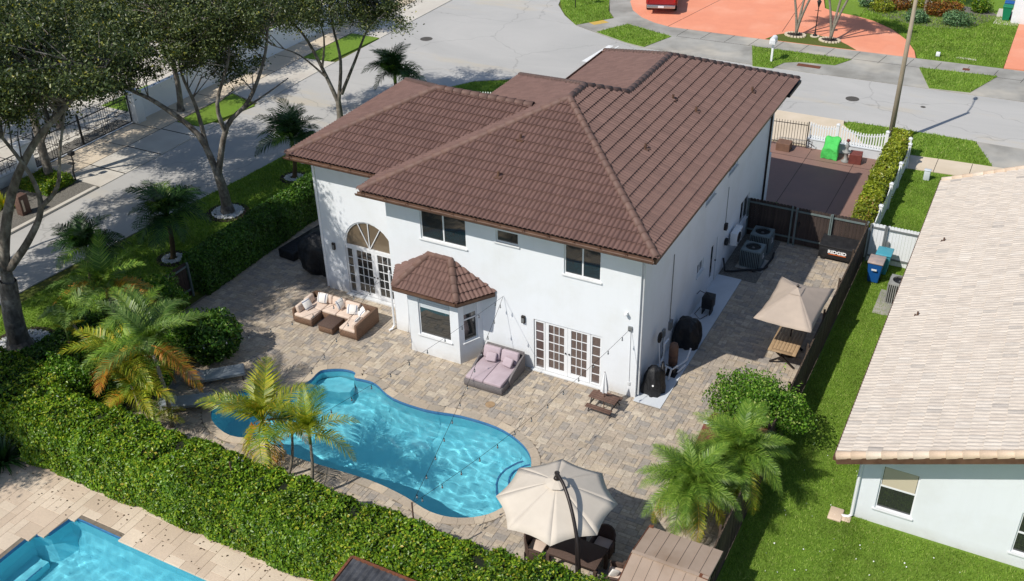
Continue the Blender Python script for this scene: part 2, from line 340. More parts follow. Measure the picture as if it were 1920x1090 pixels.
def arr_mesh(name, V, loops, totals, mat, rnd=None):
    me = bpy.data.meshes.new(name); me.vertices.add(len(V)); me.vertices.foreach_set('co', V.astype(np.float32).ravel())
    me.loops.add(len(loops)); me.loops.foreach_set('vertex_index', loops.astype(np.int32))
    me.polygons.add(len(totals)); me.polygons.foreach_set('loop_start', np.concatenate([[0], np.cumsum(totals)[:-1]]).astype(np.int32))
    me.polygons.foreach_set('loop_total', totals.astype(np.int32))
    if rnd is not None: a = me.attributes.new('rnd', 'FLOAT', 'POINT'); a.data.foreach_set('value', rnd.astype(np.float32))
    me.materials.append(MT[mat]); me.update(); me.validate(); return me
def unit(a): return a/np.maximum(np.linalg.norm(a, axis=1, keepdims=True), 1e-9)
def leaves(name, P, size, mat, N=None, bias=.6, aspect=.5, rnd=None):
    """folded two-triangle leaves at P; N preferred facing direction"""
    n = len(P); P = np.asarray(P); nr = RG.normal(size=(n, 3))
    if N is not None: nr = nr*(1-bias)+np.asarray(N)*bias*1.6
    else: nr[:, 2] = np.abs(nr[:, 2])+.2
    nr = unit(nr); t = unit(np.cross(nr, RG.normal(size=(n, 3)))); b = np.cross(nr, t)
    s = (size*RG.uniform(.65, 1.25, n))[:, None]
    V = np.empty((n, 4, 3)); V[:, 0] = P-t*s*.5; V[:, 1] = P+b*s*aspect*.5+nr*s*.1; V[:, 2] = P+t*s*.5; V[:, 3] = P-b*s*aspect*.5+nr*s*.1
    base = np.arange(n)[:, None]*4
    loops = (base+np.array([[0, 2, 1, 0, 3, 2]])).ravel()
    rr = np.repeat(RG.random(n) if rnd is None else rnd, 4)
    return arr_mesh(name, V.reshape(-1, 3), loops, np.full(2*n, 3), mat, rr)
def noise3(P, f):  # cheap smooth pseudo noise in -1..1
    P = P*f
    return (np.sin(P[:, 0]*1.7+np.sin(P[:, 1]*2.3+1))+np.sin(P[:, 1]*1.9+np.sin(P[:, 2]*2.9+2))+np.sin(P[:, 2]*2.1+np.sin(P[:, 0]*2.7+.5)))/3
def inpoly(x, y_, poly):
    c = np.zeros(len(x), bool); n = len(poly)
    for i in range(n):
        x1, y1 = poly[i]; x2, y2 = poly[(i+1) % n]
        if y1 == y2: continue
        k = ((y1 > y_) != (y2 > y_)) & (x < (x2-x1)*(y_-y1)/(y2-y1)+x1); c ^= k
    return c
def smooth_poly(pts, k=6):
    n = len(pts); out = []
    for i in range(n):
        p0, p1, p2, p3 = [np.array(pts[(i+j-1) % n]) for j in range(4)]
        for t in np.arange(k)/k:
            out.append(tuple(.5*((2*p1)+(-p0+p2)*t+(2*p0-5*p1+4*p2-p3)*t*t+(-p0+3*p1-3*p2+p3)*t**3)))
    return out
def sheet(name, poly, z, mat, z0=-.12, parent=None):
    o = MB().prism(poly, z0, z).ob(name, mat, parent)
    return kind(o) if not parent else o
def rect(x0, y0, x1, y1): return [(x0, y0), (x1, y0), (x1, y1), (x0, y1)]
def holed(name, outer, holes, z, mat):
    allp = [Vector((x, y_, 0)) for r_ in [outer]+holes for x, y_ in r_]
    T = tessellate_polygon([[Vector((x, y_, 0)) for x, y_ in r_] for r_ in [outer]+holes]); F = []
    for t in T:
        a, b, c = [allp[i] for i in t]
        F.append(tuple(t if (b-a).cross(c-a).z > 0 else t[::-1]))
    me = mesh(name, [(v.x, v.y, z) for v in allp], F, mat); return ob(name, me)

# ------------------------------------------------------------------ ground, streets, paving
POOL = smooth_poly([(-10.88, -4.3), (-10.88, -3.68), (-10.78, -3.42), (-10.3, -3.12), (-9.85, -3.03), (-9.62, -3.1), (-9.5, -3.32), (-9.1, -3.27), (-8.6, -3.3), (-7.6, -3.72), (-6.2, -3.76), (-5.0, -3.52), (-3.6, -3.5), (-2.55, -3.83), (-1.85, -4.4), (-1.5, -5.3), (-1.5, -6.4), (-1.85, -7.25), (-2.6, -7.8), (-3.5, -7.95), (-4.6, -7.72), (-5.8, -7.6), (-7, -7.66), (-8.6, -7.76), (-9.4, -7.72), (-10.3, -7.55), (-11.4, -7.85), (-12.5, -7.5), (-13.05, -6.75), (-12.85, -5.95), (-12.3, -5.5), (-11.7, -5.6), (-11.35, -5.35)], 4)
POOL2 = [(-13.75, -18.5), (-13.75, -14.35), (-13.72, -14.1), (-13.5, -13.95), (-13.3, -13.8), (-13.22, -13.1), (-13.05, -12.97), (-12.8, -12.95), (-5.2, -13.05), (-5.0, -13.3), (-5.0, -18.5)]
g_ = holed('ground', rect(-900, -900, 900, 900), [POOL, POOL2], -.05, 'grassdk'); kind(g_)
RB = [(-29.9, -60), (-25.6, -60), (-25.4, -4), (-24.7, 3), (-24.1, 8), (-23.6, 16), (-22.6, 20.5), (-20.2, 24.6), (-16.5, 27.0), (-13, 27.6), (40, 27.7), (90, 27.7), (90, 34.6), (40, 34.6), (9.5, 34.45), (-6, 34.1), (-13.3, 34.3), (-15.6, 35.1), (-17.3, 35.95), (-19, 36.75), (-20.7, 38.5), (-22.2, 40.6), (-23, 43), (-23.5, 60), (-24, 160), (-30.2, 160), (-29.9, 38)]
sheet('road', RB, 0.0, 'road')
sheet('stop_line', [(-15.75, 30.4), (-15.35, 30.4), (-15.05, 33.9), (-15.4, 33.9)], .004, 'linewhite', -.01)
sheet('lane_mark', [(-15.0, 31.2), (-14.93, 31.2), (-14.7, 34), (-14.78, 34)], .005, 'linewhite', -.01)
# far side walks and verges
sheet('far_pavement', [(-13.3, 34.32), (-6, 34.12), (9.5, 34.47), (40, 34.62), (90, 34.62), (90, 40.2), (9.5, 39.6), (3, 39.32), (-6.5, 39.02), (-9.3, 38.99), (-13, 38.98), (-14.36, 39.44), (-15.58, 40.21), (-16.76, 41.49), (-17.74, 43.41), (-18.4, 50), (-20.2, 50), (-19.3, 43.2), (-18.15, 40.6), (-17.25, 39.3), (-19.03, 36.8), (-17.3, 36.0), (-15.6, 35.12)], .03, 'concold')
def slab_joints(name, segs, z, w_=.025, parent=None):
    b = MB()
    for (x0, y0), (x1, y1) in segs: b.bar((x0, y0, z), (x1, y1, z), w_, .008)
    o = b.ob(name, 'dark', parent); return o
jt = slab_joints('pavement_joint', [((x, 37.45), (x+.25, 39.1)) for x in np.arange(-12, 30, 1.62)]+[((-12, 37.3), (30, 38.4))], .031); kind(jt)
sheet('driveway', [(-18.4, 50), (-17.74, 43.41), (-16.76, 41.49), (-15.58, 40.21), (-14.36, 39.44), (-13.03, 38.99), (-9.3, 39.0), (-6.5, 39.03), (.66, 39.24), (2.89, 39.34), (2.6, 40.63), (1.81, 42.55), (.59, 44.39), (-.85, 45.7), (-2.14, 46.35), (-3.8, 46.75), (-4.56, 47.3), (-5.3, 50)], .045, 'orange')
dj = slab_joints('driveway_joint', [((-13.2, 39.0), (-11.2, 50)), ((-5.9, 41.0), (-6.5, 50))], .046, .03); kind(dj)
sheet('driveway_right', [(7.93, 39.7), (7.96, 48.7), (7.98, 60), (14, 60), (14, 40)], .047, 'orange')
sheet('front_lawn', [(3, 39.33), (2.7, 40.63), (1.9, 42.55), (.67, 44.5), (-.8, 45.8), (-2.1, 46.45), (-3.75, 46.85), (-4.5, 47.4), (-5.2, 50), (-5, 62), (7.95, 62), (7.95, 48.7), (7.9, 39.7)], .05, 'grass')
VERGES = [[(-6.87, 37.33), (-5.83, 33.9), (-4.6, 33.98), (-4.2, 35.2), (-3.4, 35.7), (-1.3, 36.0), (-.59, 37.41)],
          [(3.38, 37.64), (7.76, 37.96), (6.64, 34.63), (4.45, 34.4)],
          [(-17.14, 35.95), (-15.88, 38.34), (-12.26, 37.06), (-13.14, 34.4), (-14.6, 34.8)],
          [(-22.9, 42.3), (-21.4, 39.6), (-19.03, 36.8), (-17.3, 39.2), (-18.2, 40.42), (-19.3, 43.2), (-20.2, 50), (-21, 60), (-23.4, 60)],
          [(1.2, 27.02), (1.4, 27.5), (3.8, 27.6), (7.77, 27.6), (8.89, 24.83), (4.99, 24.51), (3.6, 24.3), (3.2, 24.2)]]
for v in VERGES: sheet('grass_verge', v, .06, 'grass')
sheet('island_bed', [(-6.5, 39.05), (-6.05, 40.23), (-5.4, 40.92), (-4.08, 41.3), (-2.36, 40.88), (-1.37, 39.98), (-.7, 39.25)], .062, 'grassdk')
sheet('tactile_paving', [(-18.6, 37.7), (-17.9, 37.3), (-17.2, 38.2), (-17.9, 38.6)], .036, 'yellow', .03)
sheet('near_pavement', [(4.9, 22.85), (4.95, 24.55), (9.8, 24.85), (40, 25.4), (40, 23.6), (9.8, 23.25)], .04, 'conccream')
kind(slab_joints('pavement_joint', [((x, 22.9+.03*(x-5)), (x, 24.6+.03*(x-5))) for x in (6.4, 8.0)], .041))
sheet('near_apron', [(8.89, 24.83), (7.77, 27.62), (40, 27.7), (40, 25.4)], .03, 'concold')
sheet('driveway_apron', [(-12, 23.5), (-12, 27.55), (1.1, 27.6), (1.2, 27.02), (3.2, 24.2), (3.2, 23.45)], .03, 'conccream')
sheet('corner_lawn', [(-24.6, -8), (-24.7, 3), (-24.1, 8), (-23.6, 16), (-22.6, 20.4), (-20.2, 24.3), (-16.5, 26.6), (-12, 27.2), (-12, 9), (-14, 9), (-19.2, 9), (-19.2, -8)], .03, 'grass')
sheet('brown_driveway', [(-9, 13.2), (-9, 23.3), (4.2, 23.3), (4.6, 22), (4.9, 13.2)], .035, 'brownslab')
kind(slab_joints('driveway_joint', [((.4, 13.4), (.45, 23.2)), ((2.7, 13.4), (2.75, 23.2)), ((-2, 21.9), (4.2, 21.9))], .036, .02))
sheet('side_lawn', [(5.12, -60), (5.12, 22.85), (9.8, 23.2), (40, 23.5), (40, -60)], .02, 'grass')
# left side of the left street
sheet('left_pavement', [(-34.4, 4.3), (-34.4, 160), (-32.3, 160), (-32.3, 4.3)], .03, 'conccream')
sheet('left_apron', [(-32.3, 4.16), (-32.3, 12.0), (-30.64, 12.0), (-30.3, 12.8), (-29.9, 12.9), (-29.88, 4.16)], .032, 'concpale')
kind(slab_joints('apron_joint', [((-32.3, 5.78), (-29.9, 5.78)), ((-32.3, 8.32), (-29.9, 8.32)), ((-32.3, 10.9), (-29.9, 10.9))], .033, .07))
kind(slab_joints('pavement_joint', [((-32.32, 4.3), (-32.32, 40)), ((-34.38, 4.3), (-34.38, 40))]+[((-34.4, y_), (-32.3, y_)) for y_ in np.arange(5.8, 40, 2.5)], .034, .03))
sheet('left_apron_far', [(-32.3, 16.8), (-32.3, 23.5), (-30.1, 23.7), (-29.9, 23.8), (-29.75, 16.1)], .032, 'concpale')
sheet('left_apron_end', [(-32.3, 29), (-32.3, 60), (-29.95, 60), (-29.92, 29)], .032, 'concpale')
for v in ([(-32.2, 12.05), (-30.64, 12.04), (-30.34, 12.87), (-29.75, 15.75), (-32.2, 16.7)], [(-32.25, 23.55), (-30.29, 23.85), (-29.95, 28.85), (-32.2, 28.9)], [(-38, 22), (-34.5, 22), (-34.5, 33), (-38, 33)], [(-38, 12), (-34.6, 12), (-34.6, 15.6), (-38, 15.6)]):
    sheet('grass_verge', v, .055, 'grass')
sheet('gravel_bed', [(-34.3, -30), (-34.3, 4.25), (-32.3, 4.25), (-29.9, 4.1), (-29.95, -30)], .025, 'gravel')
sheet('left_courtyard', rect(-75, -60, -34.5, 60), .02, 'concpale')
kind(slab_joints('courtyard_joint', [((-70, y_), (-34.6, y_)) for y_ in np.arange(-10, 40, 2.4)]+[((x, -10), (x, 40)) for x in np.arange(-60, -35, 2.4)], .021, .06))
b = MB()
for i in range(14): b.r = random.random(); b.box(-30.12, 3.9-1.25*(i+1)+.02, -.05, -29.9, 3.9-1.25*i, .09)
kb = thing('kerb', 'long pale kerb edging the gravel bed on the left street', 'kerb', (-30, 0, 0)); kb.location = (0, 0, 0)
for i in range(10): q = MB().box(-30.12, 3.95-1.25*(i+1)+.02, -.05, -29.9, 3.95-1.25*i, .1).ob('kerb_stone', 'concpale', kb)
sheet('gravel_strip', rect(-35.6, 4.4, -34.5, 10.9), .024, 'gravel')
# ------------------------------------------------------------------ patio pavers
PB = kind(holed('patio', [(-18.3, -10.4), (5.1, -10.4), (5.1, 13.1), (-.5, 13.1), (-.5, .5), (-12, .5), (-12, 9.2), (-18.3, 9.2)], [POOL], -.012, 'grout'))
def pavers(allow, x0, y0, x1, y1, g, sizes, mat, parent, hole=None, n_ind=300, score=None, z=.0, th=.05, gap=.007, name='paver', jit=.0022):
    nx = int((x1-x0)/g); ny = int((y1-y0)/g)
    cx = x0+(np.arange(nx)+.5)*g; cy = y0+(np.arange(ny)+.5)*g
    X, Y = np.meshgrid(cx, cy, indexing='ij'); ok = allow(X.ravel(), Y.ravel()).reshape(nx, ny)
    free = ok.copy(); P = []
    rr = random.Random(5)
    for j in range(ny):
        for i in range(nx):
            if not free[i, j]: continue
            for (a, b_) in rr.sample(sizes, len(sizes))+[(1, 1)]:
                if i+a <= nx and j+b_ <= ny and free[i:i+a, j:j+b_].all():
                    free[i:i+a, j:j+b_] = False; P.append((x0+i*g, y0+j*g, a*g, b_*g)); break
    sc = sorted(range(len(P)), key=lambda k: score(P[k])); ind = set(sc[:n_ind])
    cache = {}; V = []; F = []; R = []
    def blk(a, b_, z):
        h = gap/2; c = .006
        return [(h, h, z-th), (a-h, h, z-th), (a-h, b_-h, z-th), (h, b_-h, z-th), (h, h, z-c), (a-h, h, z-c), (a-h, b_-h, z-c), (h, b_-h, z-c), (h+c, h+c, z), (a-h-c, h+c, z), (a-h-c, b_-h-c, z), (h+c, b_-h-c, z)]
    FF = [(8, 9, 10, 11)]+[(k, (k+1) % 4, (k+1) % 4+4, k+4) for k in range(4)]+[(k+4, (k+1) % 4+4, (k+1) % 4+8, k+8) for k in range(4)]
    for k, (x, y_, a, b_) in enumerate(P):
        dz = rr.uniform(-jit, jit)
        if k in ind:
            key = (round(a, 3), round(b_, 3))
            if key not in cache: cache[key] = mesh(name, blk(a, b_, 0), FF, mat)
            o = ob(name, cache[key], parent, (x, y_, z+dz))
        else:
            n = len(V); V += [(q[0]+x, q[1]+y_, q[2]+z+dz) for q in blk(a, b_, 0)]; F += [tuple(t+n for t in f) for f in FF]; R += [rr.random()]*12
    if V: kind(ob(name+'_field', mesh(name+'_field', V, F, mat, rnd=R), parent), 'stuff')
def off_poly(poly, d):
    n = len(poly); A = sum(poly[i][0]*poly[(i+1) % n][1]-poly[(i+1) % n][0]*poly[i][1] for i in range(n)); sg = 1 if A > 0 else -1; out = []
    for i in range(n):
        a = np.array(poly[i-1]); c_ = np.array(poly[(i+1) % n]); t = c_-a; t = t/np.linalg.norm(t)
        out.append((poly[i][0]+sg*t[1]*d, poly[i][1]-sg*t[0]*d))
    return out
POOLC = off_poly(POOL, .3)
def allow_p(x, y_):
    ok = (y_ > -10.3) & (x > -18.1) & (x < 5.0)
    ok &= ~((x > -14.02) & (x < 0) & (y_ > 1.35)) & ~((x > -9.84) & (x < 0.0) & (y_ > -.02)) & (y_ < 12.95) & ~((x < -12) & (y_ > 9))
    ok &= ~((x > 0) & (x < 1.0) & (y_ > -.16) & (y_ < 9.2)) & ~((x > 0) & (x < .55) & (y_ >= 9.2))
    ok &= ~((x > -8.45) & (x < -6.55) & (y_ > -.95) & (y_ < 0))
    ok &= ~inpoly(x, y_, POOLC); return ok
def sc_p(q):
    x, y_ = q[0], q[1]; d = math.dist((x, y_), (9.8, -27))-4*(q[2]*q[3])*10
    if x > 2.6 and y_ < 0: d += 50
    if y_ < -8.7: d += 50
    if (x-.3)**2+(y_+7.7)**2 < 2.6: d += 50
    if x < -2 and y_ < -7.5: d += 30
    return d
pavers(allow_p, -18.3, -10.35, 5.1, 13.05, .135, [(2, 1), (2, 1), (2, 1), (1, 2), (2, 2), (3, 1), (3, 2)], 'paver', PB, score=sc_p)
# pool basins with a blue waterline band, coping and water
WAVE = .019
def pool(outline, depth, wl, name):
    V = []; F = []; n = len(outline); bottom = off_poly(outline, -.35)
    A = sum(outline[i][0]*outline[(i+1) % n][1]-outline[(i+1) % n][0]*outline[i][1] for i in range(n))
    if A < 0: outline = outline[::-1]; bottom = bottom[::-1]
    rings = [(outline, 0.0), (outline, -.15), (outline, -.75), (bottom, -depth)]
    for ring, z in rings: V += [(x, y_, z) for x, y_ in ring]
    for k in range(3):
        for i in range(n): j = (i+1) % n; F.append((k*n+j, k*n+i, (k+1)*n+i, (k+1)*n+j))
    T = tessellate_polygon([[Vector((x, y_, 0)) for x, y_ in bottom]])
    for t in T:
        a, b_, c_ = [Vector((*bottom[i], 0)) for i in t]; t = t if (b_-a).cross(c_-a).z > 0 else t[::-1]; F.append(tuple(i+3*n for i in t))
    me = mesh(name, V, F, ['plaster', 'bluetile']); mi = [1]*n+[0]*(len(F)-n); me.polygons.foreach_set('material_index', mi)
    o = kind(ob(name, me))
    wv = [(x, y_, wl) for x, y_ in outline]; wt = tessellate_polygon([[Vector(v) for v in wv]]); wf = []
    for t in wt:
        a, b_, c_ = [Vector(wv[i]) for i in t]; wf.append(tuple(t) if (b_-a).cross(c_-a).z > 0 else tuple(t[::-1]))
    wm = mesh('water', wv, wf, 'water'); bm = bmesh.new(); bm.from_mesh(wm)
    xs = [v[0] for v in wv]; ys = [v[1] for v in wv]
    for x in np.arange(min(xs)+.05, max(xs), .09): bmesh.ops.bisect_plane(bm, geom=bm.verts[:]+bm.edges[:]+bm.faces[:], plane_co=(x, 0, 0), plane_no=(1, 0, 0))
    for y_ in np.arange(min(ys)+.05, max(ys), .09): bmesh.ops.bisect_plane(bm, geom=bm.verts[:]+bm.edges[:]+bm.faces[:], plane_co=(0, y_, 0), plane_no=(0, 1, 0))
    from mathutils import noise as mn
    for v in bm.verts:
        q_ = Vector((v.co.x*1.7+.6*math.sin(v.co.y*1.1), v.co.y*1.7+.5*math.sin(v.co.x*.9), .3)); v.co.z += WAVE*(mn.noise(q_)+.5*mn.noise(q_*2.3+Vector((4, 1, 0)))+.22*mn.noise(q_*4.7))
    bm.to_mesh(wm); bm.free(); wm.polygons.foreach_set('use_smooth', [True]*len(wm.polygons))
    wo_ = kind(ob('water', wm)); wo_.cycles.is_caustics_caster = True; o.cycles.is_caustics_receiver = True
    return o
b1 = pool(POOL, 1.5, -.09, 'pool_basin')
b2 = pool(POOL2, 1.5, -.09, 'pool_basin')
def arc(c_, r_, a0, a1, n=10): return [(c_[0]+r_*math.cos(rad(a0+(a1-a0)*i/n)), c_[1]+r_*math.sin(rad(a0+(a1-a0)*i/n))) for i in range(n+1)]
for i, (rr_, dz) in enumerate(((1.25, -.95), (.85, -.65), (.48, -.35))):   # curved entry steps, blue nosing
    m_ = MB(); cen = (-1.42, -4.95); ar = arc(cen, rr_, 118, 262, 12)
    m_.prism([(-1.2, -4.2)]+ar+[(-1.2, -5.8)], -1.5, dz); st = m_.ob('pool_step', 'plaster', b1)
    q = MB(); q.tube([(x, y_, dz+.012) for x, y_ in ar], .035, 6); q.ob('step_nosing', 'bluetile', st)
q = MB().prism([(-10.86, -3.7), (-10.7, -3.45), (-10.3, -3.16), (-9.7, -3.1), (-9.5, -3.4), (-9.45, -3.75), (-9.8, -3.95), (-10.3, -4.05), (-10.86, -4.1)], -1.5, -.55); q.ob('pool_bench', 'plaster', b1)
q = MB().box(-13.74, -18.4, -1.5, -13.05, -14.25, -1.05); q.ob('pool_bench', 'plaster', b2)
q = MB().tube([(-13.05, y_, -1.04) for y_ in np.arange(-18, -14, .5)], .02, 5); q.ob('bench_nosing', 'bluetile', b2)
q = MB().tube([(-8.2, -15.2, -.05), (-8.6, -14.9, -.02), (-9.1, -15.0, -.03), (-9.4, -15.3, -.05)], .04, 6); q.ob('cleaner_hose', 'white', b2)
cp = b1
OUT = off_poly(POOL, .3); n = len(POOL); acc = 0; st = 0
segs = []
for i in range(n):
    acc += math.dist(POOL[i], POOL[(i+1) % n])
    if acc > .42 or i == n-1: segs.append((st, i+1)); st = i+1; acc = 0
for a, b_ in segs:
    inn = [POOL[k % n] for k in range(a, b_+1)]; ou = [OUT[k % n] for k in range(a, b_+1)]
    ring = inn+ou[::-1]; cx = sum(v[0] for v in ring)/len(ring); cy = sum(v[1] for v in ring)/len(ring)
    ring = [(cx+(x-cx)*.985, cy+(y_-cy)*.985) for x, y_ in ring]
    MB().prism(ring, -.06, .012).ob('coping_stone', 'coping', cp)
# raised spill edge of the spa nook
q = MB().box(-9.75, -8.1, -.02, -9.1, -7.75, .16, None); o = q.ob('spa_ledge', 'coping'); kind(o)
NP = kind(holed('neighbour_patio', rect(-40, -30, 6, -11.6), [POOL2], -.014, 'grout'))
P2C = off_poly(POOL2, .02)
def allow_n(x, y_): return (x > -19.5) & (x < 0) & (y_ < -11.62) & (y_ > -17) & ~inpoly(x, y_, P2C)
pavers(allow_n, -19.6, -17, 0, -11.6, .3, [(2, 1), (2, 1), (2, 2), (1, 2), (3, 2)], 'npaver', NP, score=lambda q: abs(q[1]+12.6)+.12*abs(q[0]+8), n_ind=160, gap=.006, jit=.001)
fl = []
for _ in range(150):
    x = random.uniform(-18, -4); yy = -11.9-abs(random.gauss(0, .9)); fl.append((x, yy, .012))
fl = np.array([f for f in fl if not inpoly(np.array([f[0]]), np.array([f[1]]), POOL2)[0]])
kind(ob('fallen_leaves', leaves('fallen_leaves', fl, .075, 'leaffall', N=np.tile([0, 0, 1.], (len(fl), 1)), bias=.9)), 'stuff')
for ch in list(b1.children_recursive)+list(b2.children_recursive): ch.cycles.is_caustics_receiver = True
sheet('side_slab', [(.0, -.18), (1.0, -.18), (1.0, 9.2), (0, 9.2)], .02, 'slabwhite')
sheet('condenser_gravel', rect(0, 9.2, 1.6, 13.0), .022, 'gravel', -.02)
# ------------------------------------------------------------------ lawn blades
def blades(name, polys, n, size, z):
    P = []; A = [0.5*abs(sum(q[i][0]*q[(i+1) % len(q)][1]-q[(i+1) % len(q)][0]*q[i][1] for i in range(len(q)))) for q in polys]
    for q, a in zip(polys, A):
        k = int(n*a/sum(A)); xs = [v[0] for v in q]; ys = [v[1] for v in q]
        x = RG.uniform(min(xs), max(xs), 3*k); yv = RG.uniform(min(ys), max(ys), 3*k); m = inpoly(x, yv, q); P.append(np.stack([x[m], yv[m]], 1)[:k])
    P = np.concatenate(P); m = len(P); a = RG.uniform(0, 2*math.pi, m); s = size*RG.uniform(.5, 1.4, m)
    V = np.zeros((m, 3, 3)); d = np.stack([np.cos(a), np.sin(a)], 1)
    V[:, 0, :2] = P-d*.22*s[:, None]; V[:, 1, :2] = P+d*.22*s[:, None]; V[:, 2, :2] = P+RG.normal(0, .45, (m, 2))*s[:, None]; V[:, :, 2] = z; V[:, 2, 2] = z+s
    return kind(ob(name, arr_mesh(name, V.reshape(-1, 3), np.arange(3*m), np.full(m, 3), 'blade', np.repeat(RG.random(m), 3))), 'stuff')
blades('lawn_grass', [rect(5.2, -9, 8.4, 22.8), rect(7.8, -9, 14, -2.6)], 200000, .055, .015)
blades('verge_grass', VERGES, 30000, .1, .055)
blades('corner_grass', [[(-24.6, -8), (-24.7, 3), (-24.1, 8), (-23.6, 14), (-19.2, 14), (-19.2, -8)], [(-22.2, 20.4), (-20.2, 24.3), (-16.5, 26.6), (-12, 27.2), (-12, 20)]], 50000, .09, .025)
blades('front_grass', [[(3, 39.33), (2.7, 40.63), (1.9, 42.55), (.67, 44.5), (-.8, 45.8), (-2, 46.45), (-2, 50), (7.9, 50), (7.9, 39.7)]], 30000, .1, .045)
q = RG.uniform(0, 1, (130, 3)); q[:, 0] = 6+q[:, 0]*6; q[:, 1] = -8+q[:, 1]*9; q[:, 2] = .08
q = q[(q[:, 0] < 7.8) | (q[:, 1] < -3)]
kind(ob('white_weed_flowers', leaves('white_weed_flowers', q, .045, 'flower', aspect=1.)), 'stuff')
#==HOUSE==
# ------------------------------------------------------------------ roofs
HE, SL, OV = 6.15, .42, .724
def clipmesh(bm, planes):
    for (px, py), (nx, ny) in planes:   # keep the side towards which n points
        bmesh.ops.bisect_plane(bm, geom=bm.verts[:]+bm.edges[:]+bm.faces[:], plane_co=(px, py, 0), plane_no=(nx, ny, 0), clear_inner=True)
def side(p_, n_, x, y_): return (x-p_[0])*n_[0]+(y_-p_[1])*n_[1]
def tile_mesh(name, pitch, ex, amp, mat, flat=.0, th=.04, low=False):
    K = 7; V = []; F = []; L_ = ex+.05
    for j, (vy, h) in enumerate(((-.02, th+.012), (L_, .012))):
        for i in range(K):
            t = i/(K-1); x = t*pitch
            z = amp*max(0, math.sin(math.pi*min(1, t/.84))**.75) if t < .84 else 0
            V.append((x, vy, h+z))
    for i in range(K): V.append((V[i][0], -.012, V[i][2]-.02))
    for i in range(K-1): F.append((i, i+1, K+i+1, K+i)); F.append((2*K+i, 2*K+i+1, i+1, i))
    F.append((0, K, 2*K)); F.append((K-1, 3*K-1, 2*K-1))
    return mesh(name, V, F, mat, False)
def tile_field(parent, O, u, slope, run, Lu, planes, pitch, ex, amp, mat, n_max=0, pick=None, name='roof_tile', th=.055):
    u = Vector((u[0], u[1], 0)); vh = Vector((-u.y, u.x, 0)); cs = 1/math.sqrt(1+slope*slope)
    v = Vector((vh.x*cs, vh.y*cs, slope*cs)); nrm = u.cross(v)
    tm = tile_mesh(name, pitch, ex, amp, mat, th=th); tv = [x.co.copy() for x in tm.vertices]; tf = [tuple(p_.vertices) for p_ in tm.polygons]
    nv = int(math.ceil(run/cs/ex)); nu = int(math.ceil(Lu/pitch)); rr = random.Random(3)
    ind = []; rest = []
    for j in range(nv):
        for i in range(nu):
            b0 = Vector(O)+u*(i*pitch)+v*(j*ex)
            cor = [b0, b0+u*pitch, b0+v*(ex+.05), b0+u*pitch+v*(ex+.05)]
            ds = [[side(pp, nn, c_.x, c_.y) for c_ in cor] for pp, nn in planes]
            if any(max(d) <= 0 for d in ds): continue
            full = all(min(d) >= -.001 for d in ds)
            e = rr.uniform(-.003, .004)
            Mx = Matrix(((u.x, v.x, nrm.x, b0.x+nrm.x*e), (u.y, v.y, nrm.y, b0.y+nrm.y*e), (u.z, v.z, nrm.z, b0.z+nrm.z*e), (0, 0, 0, 1)))
            (ind if full and (pick is None or pick(b0+v*ex/2+u*pitch/2)) else rest).append(Mx)
    ind.sort(key=lambda m: (m.translation-Vector((9.8, -27, 22))).length)
    rest += ind[n_max:]; ind = ind[:n_max]
    for Mx in ind: ob(name, tm, parent, mw=Mx)
    if rest:
        bm = bmesh.new(); lay = bm.verts.layers.float.new('rnd')
        for Mx in rest:
            r_ = rr.random(); vs = []
            for q in tv: w_ = bm.verts.new(Mx @ q); w_[lay] = r_; vs.append(w_)
            for f in tf: bm.faces.new([vs[k] for k in f])
        clipmesh(bm, planes)
        me = bpy.data.meshes.new(name+'_field'); bm.to_mesh(me); bm.free(); me.materials.append(MT[mat])
        kind(ob(name+'_field', me, parent), 'stuff')
    return len(ind)
def cap_mesh(name, L_, r1, r2, mat):
    V = []; F = []; n = 8
    for (y_, r_) in ((0, r1), (L_, r2)):
        for t in range(n+1): a = math.pi*(-.12+1.24*t/n); V.append((math.cos(a)*r_, y_, math.sin(a)*r_*.95))
    for t in range(n+1): a = math.pi*(-.12+1.24*t/n); V.append((math.cos(a)*(r1-.022), .0, math.sin(a)*(r1-.022)*.95))
    for t in range(n): F.append((t+1, t, n+1+t, n+2+t)); F.append((t, t+1, 2*n+3+t, 2*n+2+t))
    return mesh(name, V, F, mat, True)
def caps(parent, a, b, mat='cap', L_=.36, r_=.15, name='ridge_cap', lift=.03):
    a = Vector(a); b = Vector(b); d = b-a; T = d.length; d.normalize(); k = max(1, round(T/L_)); st = T/k
    me = cap_mesh(name, st+.05, r_, r_*.80, mat); sd = d.cross(Vector((0, 0, 1))).normalized(); upv = sd.cross(d)
    for i in range(k):
        q = a+d*(i*st)+upv*lift
        ob(name, me, parent, mw=Matrix(((sd.x, d.x, upv.x, q.x), (sd.y, d.y, upv.y, q.y), (sd.z, d.z, upv.z, q.z), (0, 0, 0, 1))))
def deck(parent, name, polys, drop=.02, mat='dark'):
    V = []; F = []
    for q in polys:
        n = len(V); V += [(x, y_, z-drop) for x, y_, z in q]; F.append(tuple(range(n, n+len(q))))
    return ob(name, mesh(name, V, F, mat), parent)

